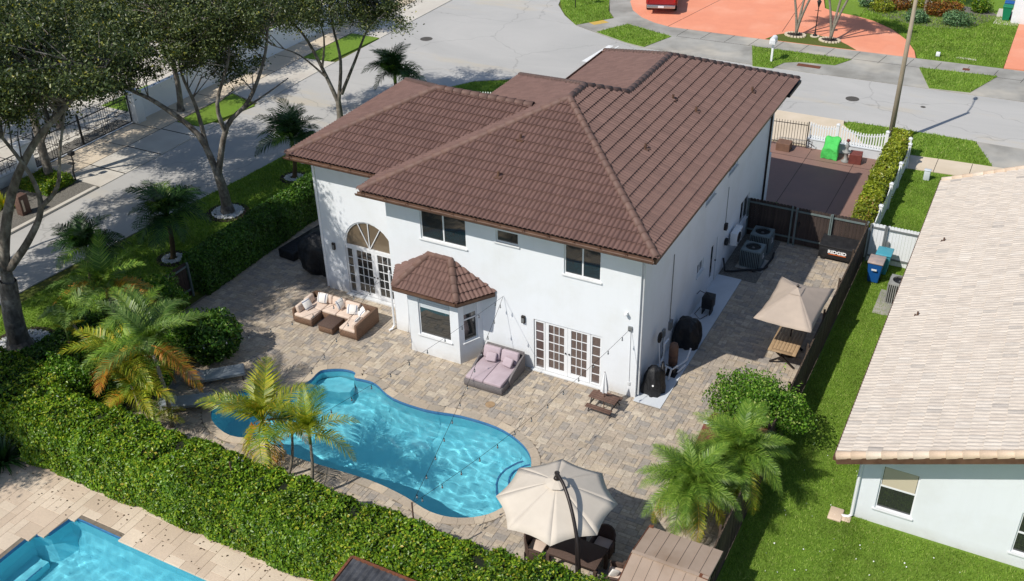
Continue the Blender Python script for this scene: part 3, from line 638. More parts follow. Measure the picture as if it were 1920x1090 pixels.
H = thing('house', 'white two-storey stucco house with brown tiled hip roofs beside the curved pool', 'house')
RF = MB()
P_, Q_ = (-10.38, -.724), (.724, -.724)
A_ = (-4.83, 4.83, 8.48); B_ = (-4.83, 6.18, 8.48); Cc = (-3.61, 7.4, 7.97); D_ = (-3.61, 11.95, 7.97); E_ = (-8.5, 16.84, 5.92); R_ = (.724, 16.29, 6.15)
NW = (-10.38, 11.74, 6.15); VC = (-7.95, 11.74, 6.15); W_ = (-10.41, 4.87, 7.96)
polys = [[(*P_, HE), (*Q_, HE), A_], [(*Q_, HE), R_, D_, Cc, B_, A_], [(*P_, HE), A_, B_, NW], [B_, Cc, VC, NW], [Cc, D_, E_, (-8.5, 12.29, 5.92)], [D_, R_, E_],
         [(-14.64, .644, HE), (-10.3, .644, HE), (-6.07, 4.87, 7.93), W_], [(-14.64, .644, HE), W_, (-14.64, 9.11, HE)], [W_, (-6.07, 4.87, 7.93), (-10.3, 9.11, HE), (-14.64, 9.11, HE)]]
roof = deck(H, 'roof', polys, .015)
sof = MB(); sof.box(-10.3, -.66, 5.93, .66, 11.7, 5.97); sof.box(-8.4, 11.7, 5.93, .66, 16.3, 5.97); sof.box(-14.58, .7, 5.93, -10.3, 9.05, 5.972)
sof.ob('soffit', 'soffit', roof)
fa = MB()
for a, b_ in (((-10.36, -.70), (.70, -.70)), ((.70, -.70), (.70, 16.27)), ((.70, 16.27), (-8.46, 16.27)), ((-14.62, .664), (-10.36, .664)), ((-14.62, .664), (-14.62, 9.09)), ((-14.62, 9.09), (-10.3, 9.09)), ((-10.36, -.70), (-10.36, .664)), ((-8.46, 12), (-8.46, 16.27))):
    fa.bar((*a, 6.03), (*b_, 6.03), .03, .2)
fa.ob('fascia', 'gutter', roof)
s2 = (.7071, -.7071)
# south planes: eave runs east (u=+x); slope rises north
def camkey(c_): return True
tile_field(roof, (-10.38, -.76, HE), (1, 0), SL, 5.6, 11.2, [(P_, (.7071, -.7071)), (Q_, (-.7071, -.7071))], .167, .405, .05, 'tile', 230, camkey)
tile_field(roof, (-14.64, .61, HE), (1, 0), SL, 4.26, 9, [((-14.64, .644), (.7071, -.7071)), ((-10.30, .644), (-.7071, .7071)), ((-6, 4.87), (0, -1))], .167, .405, .05, 'tile', 0)
# east plane: u=+y, rises west
def east():
    # one plane, cut along its hips and the stepped ridge: split in three strips
    e0 = [(Q_, (.7071, .7071)), ((0, 6.18), (0, -1)), ((-4.83, 0), (1, 0))]
    tile_field(roof, (.76, -.724, HE), (0, 1), SL, 5.62, 17.1, e0, .167, .405, .05, 'tile', 0)
    e1 = [((0, 6.18), (0, 1)), ((0, 7.4), (0, -1)), ((-4.83, 6.18), (.7071, -.7071))]
    tile_field(roof, (.76, -.724, HE), (0, 1), SL, 5.62, 17.1, e1, .167, .405, .05, 'tile', 0)
    e2 = [((0, 7.4), (0, 1)), ((-3.61, 0), (1, 0)), (R_[:2], (.7071, -.7071))]
    e2[2] = ((-3.61, 11.95), (.7071, -.7071))
    tile_field(roof, (.76, -.724, HE), (0, 1), SL, 5.62, 17.1, e2, .167, .405, .05, 'tile', 0)
east()
# west planes: u=-y, rises east
tile_field(roof, (-14.68, 9.11, HE), (0, -1), SL, 4.3, 8.5, [((-14.64, .644), (-.7071, .7071)), ((-14.64, 9.11), (-.7071, -.7071))], .167, .405, .05, 'tile', 0)
tile_field(roof, (-10.42, 11.74, HE), (0, -1), SL, 5.6, 12.5, [(P_, (-.7071, .7071)), (NW[:2], (-.7071, -.7071)), ((-4.83, 0), (-1, 0))], .167, .405, .05, 'tile', 0)
tile_field(roof, (-8.54, 16.84, 5.92), (0, -1), SL, 4.95, 9.6, [((-3.61, 0), (-1, 0)), ((-3.61, 11.95), (-.7071, -.7071)), ((-3.61, 7.4), (.7071, .7071))], .167, .405, .05, 'tile', 0)
for a, b_ in (((*P_, HE), A_), ((*Q_, HE), A_), (B_, A_), (NW, B_), (Cc, B_), (D_, Cc), (E_, D_), (R_, D_), ((-14.64, .644, HE), W_), ((-14.64, 9.11, HE), W_), ((-6.3, 4.87, 7.93), W_)):
    caps(roof, a, b_)
def vent(x, y_, z, par):
    q = MB(); q.tube([(x, y_, z-.05), (x, y_, z+.22)], .045, 8); q.box(x-.14, y_-.14, z-.01, x+.14, y_+.1, z+.02); q.ob('roof_vent_pipe', 'gutter', par)
for x, y_, z in ((-5.67, 2.62, 7.56), (-5.68, .94, 6.86), (-2.27, 8.71, 7.41), (-1.74, 4.51, 7.19), (-1.37, 8.85, 7.03), (-.32, 12.82, 6.6)): vent(x, y_, z+.05, roof)
def gutter(x0, x1, y_, z, par):
    q = MB(); a = [(math.cos(math.pi*(1+t/6))*.085, math.sin(math.pi*(1+t/6))*.13) for t in range(7)]
    V = []; F = []
    for x in (x0, x1): V += [(x, y_+c_[0], z+c_[1]) for c_ in a]+[(x, y_+c_[0]*.86, z+c_[1]*.86+.002) for c_ in a[::-1]]
    n = 14
    for k in range(n-1): F.append((k, k+1, n+k+1, n+k))
    F.append((n-1, 0, n, 2*n-1)); F.append(tuple(range(n))[::-1]); F.append(tuple(range(n, 2*n)))
    q.add(V, F)
    x = x0+.3
    while x < x1: q.box(x-.012, y_-.08, z-.005, x+.012, y_+.08, z+.01); x += .9
    return q.ob('gutter', 'gutter', par)
gutter(-10.45, .66, -.82, 6.11, roof); gutter(-14.7, -10.5, .55, 6.11, roof)
q = MB(); q.box(.72, 14.5, 5.98, .86, 16.4, 6.1); q.ob('gutter', 'black', roof)
# ------------------------------------------------------------------ walls with real openings
def wall_holes(name, x0, x1, z0, z1, y_, holes, parent, depth=.12, mat='stucco', axis='y', arch=None):
    """outer face at y_ (or x when axis=='x'); holes = (a0,a1,b0,b1); reveals go inward"""
    hp = [[(a0, b0), (a1, b0), (a1, b1), (a0, b1)] for a0, a1, b0, b1 in holes]
    if arch: hp.append(arch)
    rings = [[(x0, z0), (x1, z0), (x1, z1), (x0, z1)]]+hp
    pts = [q for r_ in rings for q in r_]
    T = tessellate_polygon([[Vector((a, b_, 0)) for a, b_ in r_] for r_ in rings])
    sgn = 1
    def tr(a, b_, d): return (a, y_+d, b_) if axis == 'y' else (y_-d, a, b_)
    V = [tr(a, b_, 0) for a, b_ in pts]; F = [tuple(t) for t in T]
    for r_ in hp:
        n = len(V); k = len(r_); V += [tr(a, b_, 0) for a, b_ in r_]+[tr(a, b_, depth) for a, b_ in r_]
        for i in range(k): F.append((n+i, n+(i+1) % k, n+k+(i+1) % k, n+k+i))
    me = mesh(name, V, F, mat)
    bm = bmesh.new(); bm.from_mesh(me); bmesh.ops.recalc_face_normals(bm, faces=bm.faces); bm.to_mesh(me); bm.free()
    return ob(name, me, parent)
wl = wall_holes('wall', -9.82, 0, 0, 5.95, 0, [(-8.40, -6.53, 4.35, 5.72), (-5.34, -4.47, 4.95, 5.42), (-2.76, -1.42, 4.33, 5.72), (-3.92, -1.31, .02, 2.17)], H)
AR = [(-12.98, .05), (-10.62, .05), (-10.62, 2.3)]+[(-11.8+1.18*math.cos(rad(a)), 2.3+1.22*math.sin(rad(a))) for a in range(12, 180, 12)]+[(-12.98, 2.3)]
ww = wall_holes('wall', -14, -9.82, 0, 5.95, 1.368, [], H, arch=AR)
we = wall_holes('wall', 0, 15.9, 0, 5.95, 0, [(6.55, 7.65, 4.45, 5.4), (9.35, 10.5, 4.45, 5.4), (11.75, 13.05, .95, 2.1), (6.15, 6.95, 1.5, 2.05), (7.75, 8.7, .03, 2.1), (3.3, 3.35, 3, 3.01)], H, axis='x')
wo = MB(); wo.box(-13.99, 1.55, 0, -9.83, 8.4, 5.94); wo.box(-9.81, .18, 0, -.16, 11.6, 5.94); wo.box(-7.8, 11.6, 0, -.16, 15.89, 5.942); wo.box(-9.84, .01, 0, -9.80, 1.367, 5.94); wo.box(-14, 1.37, 0, -13.97, 8.4, 5.94); wo.box(-.2, 15.86, 0, -.002, 15.9, 5.94)
wo.box(-1.5, 15.9, 0, -.01, 16.25, 2.6)
wo.ob('inner_wall', 'stucco', H)
def window(par, x0, x1, z0, z1, y_, axis='y', split=1, hs=False, mat='glass', sill=True, name='window', fr=.045):
    def T(a, d, b_): return (a, y_+d, b_) if axis == 'y' else (y_-d, a, b_)
    def bx(q, a0, a1, d0, d1, b0, b1):
        p0 = T(a0, d0, b0); p1 = T(a1, d1, b1); q.box(min(p0[0], p1[0]), min(p0[1], p1[1]), min(p0[2], p1[2]), max(p0[0], p1[0]), max(p0[1], p1[1]), max(p0[2], p1[2]))
    f = MB(); bx(f, x0, x1, .05, .1, z0, z0+fr); bx(f, x0, x1, .05, .1, z1-fr, z1); bx(f, x0, x0+fr, .052, .1, z0+fr, z1-fr); bx(f, x1-fr, x1, .052, .1, z0+fr, z1-fr)
    xs = [x0+fr]; cells = []
    if split == 2:
        xm = (x0+x1)/2; bx(f, xm-.025, xm+.025, .045, .1, z0+fr, z1-fr); cells = [(x0+fr, xm-.025, z0+fr, z1-fr), (xm+.025, x1-fr, z0+fr, z1-fr)]
    elif hs:
        zm = z0+(z1-z0)*hs; bx(f, x0+fr, x1-fr, .045, .1, zm-.025, zm+.025); cells = [(x0+fr, x1-fr, z0+fr, zm-.025), (x0+fr, x1-fr, zm+.025, z1-fr)]
    else: cells = [(x0+fr, x1-fr, z0+fr, z1-fr)]
    fo = f.ob(name, 'white', par)
    for c_ in cells:
        q = MB(); bx(q, c_[0], c_[1], .07, .085, c_[2], c_[3]); q.ob('pane', mat, fo)
    if sill: q = MB(); bx(q, x0-.06, x1+.06, -.05, .06, z0-.06, z0+.001); bev(q.ob('sill', 'trim', fo), .008, 1)
    return fo
window(H, -8.40, -6.53, 4.35, 5.72, 0, split=2); window(H, -5.34, -4.47, 4.95, 5.42, 0, mat='glass'); window(H, -2.76, -1.42, 4.33, 5.72, 0, split=2, mat='glass')
window(H, 6.55, 7.65, 4.45, 5.4, 0, 'x', split=2); window(H, 9.35, 10.5, 4.45, 5.4, 0, 'x', split=2); window(H, 11.75, 13.05, .95, 2.1, 0, 'x', split=2); window(H, 6.15, 6.95, 1.5, 2.05, 0, 'x', split=2)
q = MB(); q.box(-.07, 7.8, .05, -.04, 8.65, 2.08); dr = q.ob('side_door', 'white', H); q = MB(); q.box(-.038, 8.0, .5, -.03, 8.2, 1.9); q.ob('pane', 'glass', dr); q = MB(); q.tube([(-.035, 8.58, 1.02), (.02, 8.58, 1.02)], .03, 8); q.ob('handle', 'metaldk', dr)
def french(par, x0, x1, z0, z1, y_, side_w, mat, sides=(1, 1), rows=5):
    """double door of 3x5 panes with narrow sidelights"""
    def leaf(a0, a1, cols, st, tag_):
        f = MB(); br = .17 if cols > 1 else .06
        f.box(a0, y_+.04, z0, a1, y_+.09, z0+br); f.box(a0, y_+.04, z1-.09, a1, y_+.09, z1)
        f.box(a0, y_+.041, z0+br, a0+st, y_+.09, z1-.09); f.box(a1-st, y_+.041, z0+br, a1, y_+.09, z1-.09)
        gx0, gx1, gz0, gz1 = a0+st, a1-st, z0+br, z1-.09; mw_ = .022
        for c_ in range(1, cols): xm = gx0+(gx1-gx0)*c_/cols; f.box(xm-mw_/2, y_+.048, gz0, xm+mw_/2, y_+.08, gz1)
        for r_ in range(1, rows): zm = gz0+(gz1-gz0)*r_/rows; f.box(gx0, y_+.046, zm-mw_/2, gx1, y_+.08, zm+mw_/2)
        o = f.ob(tag_, 'white', par)
        for c_ in range(cols):
            for r_ in range(rows):
                q = MB(); q.box(gx0+(gx1-gx0)*c_/cols+.012, y_+.066, gz0+(gz1-gz0)*r_/rows+.012, gx0+(gx1-gx0)*(c_+1)/cols-.012, y_+.074, gz0+(gz1-gz0)*(r_+1)/rows-.012); q.ob('pane', mat, o)
        return o
    a, b_ = x0+(side_w if sides[0] else 0), x1-(side_w if sides[1] else 0); m_ = (a+b_)/2
    if sides[0]: leaf(x0, a-.02, 1, .05, 'sidelight')
    if sides[1]: leaf(b_+.02, x1, 1, .05, 'sidelight')
    l1 = leaf(a, m_-.004, 3, .13, 'french_door'); l2 = leaf(m_+.004, b_, 3, .13, 'french_door')
    for l_, s_ in ((l1, -1), (l2, 1)): q = MB(); q.lathe([(.0, 0), (.03, .01), (.035, .03), (.02, .05)], (0, 0, 0), 8); k = q.ob('door_knob', 'metaldk', l_); k.rotation_euler = (rad(90), 0, 0); k.location = (m_+s_*.07, y_+.04, z0+1.0)
french(H, -3.9, -1.33, .04, 2.15, 0, .42, 'glassbr')
french(H, -12.96, -10.64, .07, 2.22, 1.368, .36, 'glass', (1, 0))
q = MB(); q.box(-4.0, -.12, 0, -1.25, .02, .035); q.ob('door_step', 'trim', H); q = MB(); q.box(-13.05, 1.2, 0, -10.5, 1.38, .06); q.ob('door_step', 'trim', H)
# fan light over the wing door
f = MB(); f.box(-12.98, 1.40, 2.22, -10.62, 1.46, 2.31); ac = (-11.8, 2.3)
pts = [(ac[0]+1.15*math.cos(rad(a)), 1.43, ac[1]+1.19*math.sin(rad(a))) for a in range(0, 181, 12)]; 
for i in range(len(pts)-1): f.bar(pts[i], pts[i+1], .06, .05, (0, 1, 0))
for a in (60, 90+25, 28, 152): f.bar((ac[0], 1.425, ac[1]), (ac[0]+1.13*math.cos(rad(a)), 1.425, ac[1]+1.16*math.sin(rad(a))), .03, .03, (0, 1, 0)) if a in (60, 115) else None
f.bar((ac[0], 1.425, ac[1]), (ac[0], 1.425, ac[1]+1.17), .03, .03, (0, 1, 0))
fo = f.ob('fan_window', 'white', H)
for a0, a1 in ((0, 58), (62, 88), (92, 113), (117, 180)):
    ring = [(ac[0], ac[1]+.02)]+[(ac[0]+1.14*math.cos(rad(a0+(a1-a0)*i/6)), ac[1]+1.18*math.sin(rad(a0+(a1-a0)*i/6))) for i in range(7)]
    ob('pane', mesh('pane', [(x, 1.455, z) for x, z in ring], [tuple(range(len(ring)))], 'glassbed'), fo)
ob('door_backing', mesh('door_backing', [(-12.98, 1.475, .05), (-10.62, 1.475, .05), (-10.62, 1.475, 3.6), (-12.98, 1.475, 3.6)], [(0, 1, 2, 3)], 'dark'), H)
# ------------------------------------------------------------------ bay window with its own small roof
BX = [(-8.57, -.93), (-6.46, -.93), (-6.0, -.001), (-9.0, -.001)]
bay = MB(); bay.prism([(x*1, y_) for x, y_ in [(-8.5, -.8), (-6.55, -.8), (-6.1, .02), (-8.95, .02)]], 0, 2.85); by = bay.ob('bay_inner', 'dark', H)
wb = wall_holes('bay_wall', -8.57, -6.46, 0, 2.9, -.93, [(-8.14, -6.8, .85, 2.72)], H, depth=.1)
def slant(o, p0, p1):
    d = Vector((p1[0]-p0[0], p1[1]-p0[1], 0)); o.rotation_euler = (0, 0, math.atan2(d.y, d.x)); o.location = (p0[0], p0[1], 0); return o
LR = math.dist(BX[1], BX[2])
sb = wall_holes('bay_wall', 0, LR, 0, 2.9, 0, [(.22, LR-.22, .85, 2.72)], H, depth=.1); slant(sb, BX[1], BX[2])
sw = window(H, .22, LR-.22, .85, 2.72, 0, hs=.5); slant(sw, BX[1], BX[2])
q = MB(); q.box(.27, .06, 2.0, LR-.27, .069, 2.67); slant(q.ob('blind', 'blind', H), BX[1], BX[2])
lb = wall_holes('bay_wall', 0, LR, 0, 2.9, 0, [(.22, LR-.22, .85, 2.72)], H, depth=.1); slant(lb, BX[3], BX[0])
lw = window(H, .22, LR-.22, .85, 2.72, 0, hs=.5); slant(lw, BX[3], BX[0])
bw = window(H, -8.14, -6.8, .85, 2.72, -.93)
for k in range(7): q = MB(); q.box(-8.08, -.93+.055, 2.02+.09*k, -6.86, -.93+.068, 2.1+.09*k); q.ob('blind_slat', 'blind', bw)
EB = 2.86
br = [(-9.32, -.0), (-8.85, -1.28), (-6.3, -1.28), (-5.42, -.0)]; pk = (-8.15, -.0, 3.78); pk2 = (-7.35, -.0, 3.78)
br = [(-9.55, .0), (-8.9, -1.25), (-6.3, -1.25), (-5.45, .0)]
sb_ = (3.74-EB)/1.25*.98
deck(H, 'bay_roof', [[(*br[1], EB), (*br[2], EB), (-7.2, -.01, 3.74), (-8.1, -.01, 3.74)], [(*br[0], EB), (*br[1], EB), (-8.1, -.01, 3.74)], [(*br[2], EB), (*br[3], EB), (-7.2, -.01, 3.74)]], .01)
bro = H.children[-1]
def plane_tiles(parent, p0, p1, top, n_max):
    """tiles on the plane through eave p0->p1 (outward side to the right) and top point"""
    u = Vector((p1[0]-p0[0], p1[1]-p0[1], 0)); Lu = u.length; u.normalize(); vh = Vector((-u.y, u.x, 0)); t = Vector(top)-Vector((*p0, EB)); run = t.dot(vh); sl_ = t.z/run
    return u, vh, Lu, run, sl_
u, vh, Lu, run, sl_ = plane_tiles(bro, br[1], br[2], (-7.2, -.01, 3.74), 0)
def pn(a, b_):  # normal to the left of a->b in plan
    d = Vector((b_[0]-a[0], b_[1]-a[1])).normalized(); return (-d.y, d.x)
kk = 0
kk += tile_field(bro, (br[1][0]-.8, br[1][1]-.02, EB), (1, 0), sl_, 1.24, 4.5, [(br[1], tuple(-v for v in pn(br[1], (-8.1, 0)))), (br[2], pn(br[2], (-7.2, 0))), ((0, 0), (0, -1))], .167, .34, .042, 'tile', 40)
u, vh, Lu, run, sl_ = plane_tiles(bro, br[2], br[3], (-7.2, -.01, 3.74), 0)
tile_field(bro, (br[2][0]-u.x*.4-vh.x*.02, br[2][1]-u.y*.4-vh.y*.02, EB), (u.x, u.y), sl_, 1.7, Lu+1, [(br[2], tuple(-v for v in pn(br[2], (-7.2, 0)))), ((0, 0), (0, -1))], .167, .34, .042, 'tile', 20)
u, vh, Lu, run, sl_ = plane_tiles(bro, br[0], br[1], (-8.1, -.01, 3.74), 0)
tile_field(bro, (br[0][0]-u.x*.4-vh.x*.02, br[0][1]-u.y*.4-vh.y*.02, EB), (u.x, u.y), sl_, 1.7, Lu+1, [(br[1], pn(br[1], (-8.1, 0))), ((0, 0), (0, -1))], .167, .34, .042, 'tile', 5)
caps(bro, (*br[1], EB), (-8.1, -.03, 3.74)); caps(bro, (*br[2], EB), (-7.2, -.03, 3.74)); caps(bro, (-8.15, -.06, 3.76), (-7.15, -.06, 3.76), r_=.11)
q = MB()
for a, b_ in ((br[0], br[1]), (br[1], br[2]), (br[2], br[3])): q.bar((*a, EB-.09), (*b_, EB-.09), .05, .16)
q.prism(br, EB-.18, EB-.16); q.ob('fascia', 'gutter', bro)
q = MB()
for a, b_ in ((br[0], br[1]), (br[1], br[2]), (br[2], br[3])): q.bar((a[0], a[1]-.06, EB-.04), (b_[0], b_[1]-.06, EB-.04), .1, .09)
q.ob('gutter', 'gutter', bro)
# small fittings on the walls
def lamp(x, y_, z, par=H):
    q = MB(); q.box(x-.07, y_-.09, z-.14, x+.07, y_-.001, z+.16); o = q.ob('wall_lamp', 'metaldk', par); bev(o, .015, 2); g_ = MB(); g_.box(x-.045, y_-.1, z-.1, x+.045, y_-.085, z+.08); g_.ob('lamp_glass', 'metalgr', o)
lamp(-4.31, 0, 2.05); lamp(-13.5, 1.368, 2.08)
q = MB(); q.lathe([(.0, -.02), (.06, 0), (.065, .05), (.04, .09), (.0, .1)], (-.43, -.12, 3.38), 12); q.box(-.46, -.12, 3.4, -.40, 0, 3.45); q.ob('security_camera', 'white', H)
q = MB(); q.lathe([(.0, -.02), (.05, 0), (.055, .05), (.0, .08)], (-.28, -.3, 5.8), 10); q.ob('security_camera', 'white', H)
q = MB(); q.box(-.36, -.06, 2.75, -.22, 0, 2.92); q.tube([(-.3, -.04, 2.8), (-.3, -.1, 2.8)], .02, 6); q.ob('outlet_box', 'metalgr', H)
q = MB(); q.tube([(-.27, -.02, 2.74), (-.25, -.02, .6)], .008, 5); q.box(-.29, -.04, .5, -.21, 0, .62); q.ob('conduit', 'trim', H)
q = MB(); q.tube([(-9.95, .1, 5.95), (-9.95, 1.28, 5.6)], .01, 4); q = MB(); q.tube([(-9.92, -.05, 2.6), (-9.9, -.05, .2), (-9.95, -.15, .06), (-10.0, -.28, .05)], .045, 8); q.ob('downspout', 'white', H, loc=(.0, 0, 0))
q = MB(); q.tube([(.06, .12, 5.9), (.06, .12, .1)], .035, 8); q.ob('downspout', 'trim', H)
q = MB(); q.tube([(.05, 15.3, 5.9), (.05, 15.3, .1)], .045, 8); q.ob('downspout', 'metaldk', H)
q = MB(); q.tube([(.02, 3.2, 4.1), (.02, 3.2, 1.1)], .015, 5); q.box(0, 3.1, .95, .1, 3.35, 1.3); q.box(0, 2.4, 1.05, .09, 2.6, 1.35); q.tube([(.05, 2.5, 1.05), (.06, 2.4, .7), (.06, 2.55, .4), (.06, 2.35, .2)], .015, 5); q.ob('conduit', 'metalgr', H)
q = MB(); q.tube([(.02, 9.5, 3.9), (.02, 9.5, 2.3)], .012, 5); q.ob('conduit', 'metalgr', H)
q = MB(); q.box(0, 9.38, 2.0, .12, 9.55, 2.28); q.ob('wall_lamp', 'metaldk', H)
q = MB(); q.box(-.0, 15.95, .0, .03, 16.1, 2.4)
q = MB(); q.tube([(-14.35, .75, 5.93), (-14.2, 1.0, 5.75), (-14.04, 1.32, 5.6), (-14.03, 1.35, .1)], .05, 8); q.ob('downspout', 'white', H)
# ------------------------------------------------------------------ neighbour house on the right
N = thing('neighbour_house', 'white single-storey house with pale cream tiled roof at the right edge', 'house')
nr0 = 7.29; nsl = .392; nez = 2.66
nro = deck(N, 'roof', [[(nr0, -3.3, nez), (18.5, -3.3, nez+nsl*11.21), (18.5, 16.4, nez+nsl*11.21), (nr0, 16.4, nez)], [(18.5, -3.3, nez+nsl*11.21), (29, -3.3, nez), (29, 16.4, nez), (18.5, 16.4, nez+nsl*11.21)]], .02)
tile_field(nro, (nr0-.03, 16.3, nez), (0, -1), nsl, 8, 19.5, [((0, -3.2), (0, 1))], .165, .43, .026, 'ntile', 300, lambda c_: c_.x < 14, th=.03)
caps(nro, (nr0, -3.22, nez+.0), (15.5, -3.22, nez+nsl*8.2), 'ncap', .42, .14, 'rake_tile'); caps(nro, (nr0, 16.32, nez), (13, 16.32, nez+nsl*5.7), 'ncap', .42, .14, 'rake_tile')
q = MB(); q.bar((nr0, -3.32, nez-.1), (18.5, -3.32, nez-.1+nsl*11.21), .03, .2); q.bar((nr0, 16.42, nez-.1), (18.5, 16.42, nez-.1+nsl*11.21), .03, .2); q.ob('barge_board', 'gutter', nro)
q = MB(); q.box(nr0-.1, -3.3, nez-.1, nr0-.01, 16.4, nez+.02); q.ob('gutter', 'gutter', nro)
for x, y_, k in ((8.15, 10.2, 1), (8.12, 4.6, 1)):
    vent(x, y_, nez+nsl*(x-nr0)+.04, nro); vq = nro.children[-1]; vq.data.transform(Matrix.Translation((-x, -y_, -(nez+nsl*(x-nr0)+.04)))); vq.location = (x, y_, nez+nsl*(x-nr0)+.04); vq.scale = (.7, .7, .7)
nw = wall_holes('wall', 7.87, 18.5, 0, 2.75, -2.5, [(8.5, 9.53, .6, 2.2), (12.22, 13.3, .5, 1.98)], N)
def gable():
    V = [(7.87, -2.5, 2.75), (18.5, -2.5, 2.75), (18.5, -2.5, 6.9), (7.87, -2.5, 2.82)]; ob('gable_wall', mesh('gable_wall', V, [(0, 1, 2, 3)], 'stucco'), N)
gable()
q = MB(); q.box(7.87, -2.49, 0, 7.9, 15.9, 2.7); q.box(7.95, -2.2, 0, 18.4, 15.8, 2.6); q.ob('side_wall', 'stucco', N)
a_ = window(N, 8.5, 9.53, .6, 2.2, -2.5, hs=.53); q = MB(); q.box(8.56, -2.5+.055, 1.48, 9.47, -2.5+.068, 2.14); q.ob('blind', 'blindt', a_)
window(N, 12.22, 13.3, .5, 1.98, -2.5, hs=.5)
q = MB(); q.tube([(7.93, -2.56, 2.6), (7.93, -2.56, .12), (7.85, -2.62, .06), (7.65, -2.66, .05)], .045, 8); q.ob('downspout', 'white', N)
q = MB(); q.box(7.8, -3.0, 2.3, 7.88, -2.52, 2.42)
q = MB(); q.box(7.3, -2.95, .0, 7.7, -2.4, .09); q.box(7.6, -2.85, 0, 7.95, -2.55, .06); tag(soft(q.ob('splash_block', 'ncap'), .03, 2), 'small pinkish splash stone below the neighbour downspout', 'stone')
q = MB(); q.box(9.1, 17.0, 2.0, 16, 19.0, 2.05); o = q.ob('porch_roof', 'shedred', N)
#==YARD==
# ------------------------------------------------------------------ fences and gates
def plank_fence(name, label, a, b, h, pw, mat, rail=True, dog=True, group=None, cat='fence', posts=True, railside=1, z=0.0, postmat='fpost', jag=.0, th=.025, every=1.9, loc=None):
    a = Vector((*a, z)); b = Vector((*b, z)); d = b-a; L_ = d.length; ang = math.atan2(d.y, d.x)
    t = thing(name, label, cat, a, ang, group); n = int(L_/pw); pw = L_/n; cache = []
    for v in range(4):
        hh = h+random.uniform(-jag, jag); q = MB()
        pr = [(.003, .04), (pw-.003, .04), (pw-.003, hh-.03), (pw*.75, hh), (pw*.25, hh), (.003, hh-.03)] if dog else [(.003, .04), (pw-.003, .04), (pw-.003, hh), (.003, hh)]
        k = len(pr); q.add([(x, 0, zz) for x, zz in pr]+[(x, th, zz) for x, zz in pr], [tuple(range(k)), tuple(range(2*k-1, k-1, -1))]+[(i, k+i, k+(i+1) % k, (i+1) % k) for i in range(k)])
        m_ = q.me('plank', mat); bm = bmesh.new(); bm.from_mesh(m_); bmesh.ops.recalc_face_normals(bm, faces=bm.faces); bm.to_mesh(m_); bm.free(); cache.append(m_)
    for i in range(n): ob('plank', random.choice(cache), t, (i*pw, random.uniform(-.006, .006), 0))
    if rail:
        y0, y1 = (-.05, -.007) if railside > 0 else (th+.007, th+.05)
        for zz in (.28, h-.2): MB().box(0, y0, zz, L_, y1, zz+.07).ob('rail', postmat, t)
    if posts:
        x = 0
        while x <= L_+.05: MB().box(x-.035, -.12 if railside > 0 else th+.05, 0, x+.035, -.052 if railside > 0 else th+.12, h+.01).ob('post', postmat, t); x += every
    return t
FXX = 5.1
t = plank_fence('side_fence', 'long dark weathered board fence running between the patio and the neighbour lawn', (5.1, -11.2), (5.1, 12.95), 1.78, .145, 'fencewood', jag=.03, postmat='fencewood', railside=-1, every=2.4)
t = plank_fence('dark_fence', 'dark brown board fence panel between the house wall and the side gate', (.02, 13.05), (2.05, 13.05), 1.8, .14, 'fence')
t = plank_fence('dark_gate', 'dark brown board gate with a grey metal frame beyond the condensers', (2.13, 13.05), (3.55, 13.05), 1.78, .14, 'fence', cat='gate', every=1.42)
MB().box(.1, -.14, .95, .16, -.06, 1.15).ob('latch', 'black', t)
t = plank_fence('dark_fence', 'dark brown board fence panel behind the black tool chest', (3.6, 13.05), (5.08, 13.05), 1.8, .14, 'fence', every=1.46)
t = plank_fence('white_fence', 'narrow white board fence beside the end of the dark fence', (5.2, 12.95), (5.78, 12.95), 1.8, .12, 'white', postmat='metalgr', every=.58)
t = plank_fence('white_gate', 'white board gate closing the passage beside the neighbour house', (5.84, 12.95), (7.35, 12.95), 1.8, .12, 'white', cat='gate', postmat='metalgr', every=1.5)
MB().box(.06, -.12, .9, .18, -.05, 1.12).ob('latch', 'metalgr', t)
t = plank_fence('small_dark_gate', 'small dark slatted gate with a pale frame in the gap of the street hedge', (-18.75, -3.0), (-18.75, -1.6), 1.55, .12, 'fence', cat='gate', every=1.4, dog=False)
def picket_fence(label, a, b, scallop, h, z, n_, group=None, posts=(1, 1)):
    a = Vector((*a, 0)); b = Vector((*b, 0)); d = b-a; L_ = d.length; t = thing('picket_fence', label, 'fence', a, math.atan2(d.y, d.x), group)
    for i in range(n_):
        x = (i+.5)*L_/n_; hh = h-scallop*math.sin(math.pi*x/L_); q = MB(); q.box(x-.035, -.012, z+.06, x+.035, .012, hh-.05)
        q.add([(x-.035, -.012, hh-.05), (x+.035, -.012, hh-.05), (x+.035, .012, hh-.05), (x-.035, .012, hh-.05), (x, 0, hh)], [(0, 1, 4), (1, 2, 4), (2, 3, 4), (3, 0, 4)]); q.ob('picket', 'white', t)
    q = MB(); m_ = 10
    for k in range(m_):
        f = lambda s_: (s_*L_/m_, .03, h-.17-scallop*math.sin(math.pi*s_/m_)); q.bar(f(k), f(k+1), .03, .06)
    q.ob('rail', 'white', t); MB().box(0, .013, z+.1, L_, .045, z+.2).ob('rail', 'white', t)
    for k, x in enumerate((0, L_)):
        if posts[k]:
            q = MB(); q.box(x-.07, -.07, 0, x+.07, .07, h+.02); q.box(x-.09, -.09, h+.02, x+.09, .09, h+.06); q.box(x-.05, -.05, h+.06, x+.05, .05, h+.1); q.ob('post', 'white', t)
    return t
q = MB(); q.box(.1, 23.25, 0, 4.3, 23.42, .5); q.box(.08, 23.22, .5, 4.3, 23.45, .55); tag(q.ob('low_wall', 'slabwhite'), 'low white wall under the picket fence at the end of the brown driveway', 'wall')
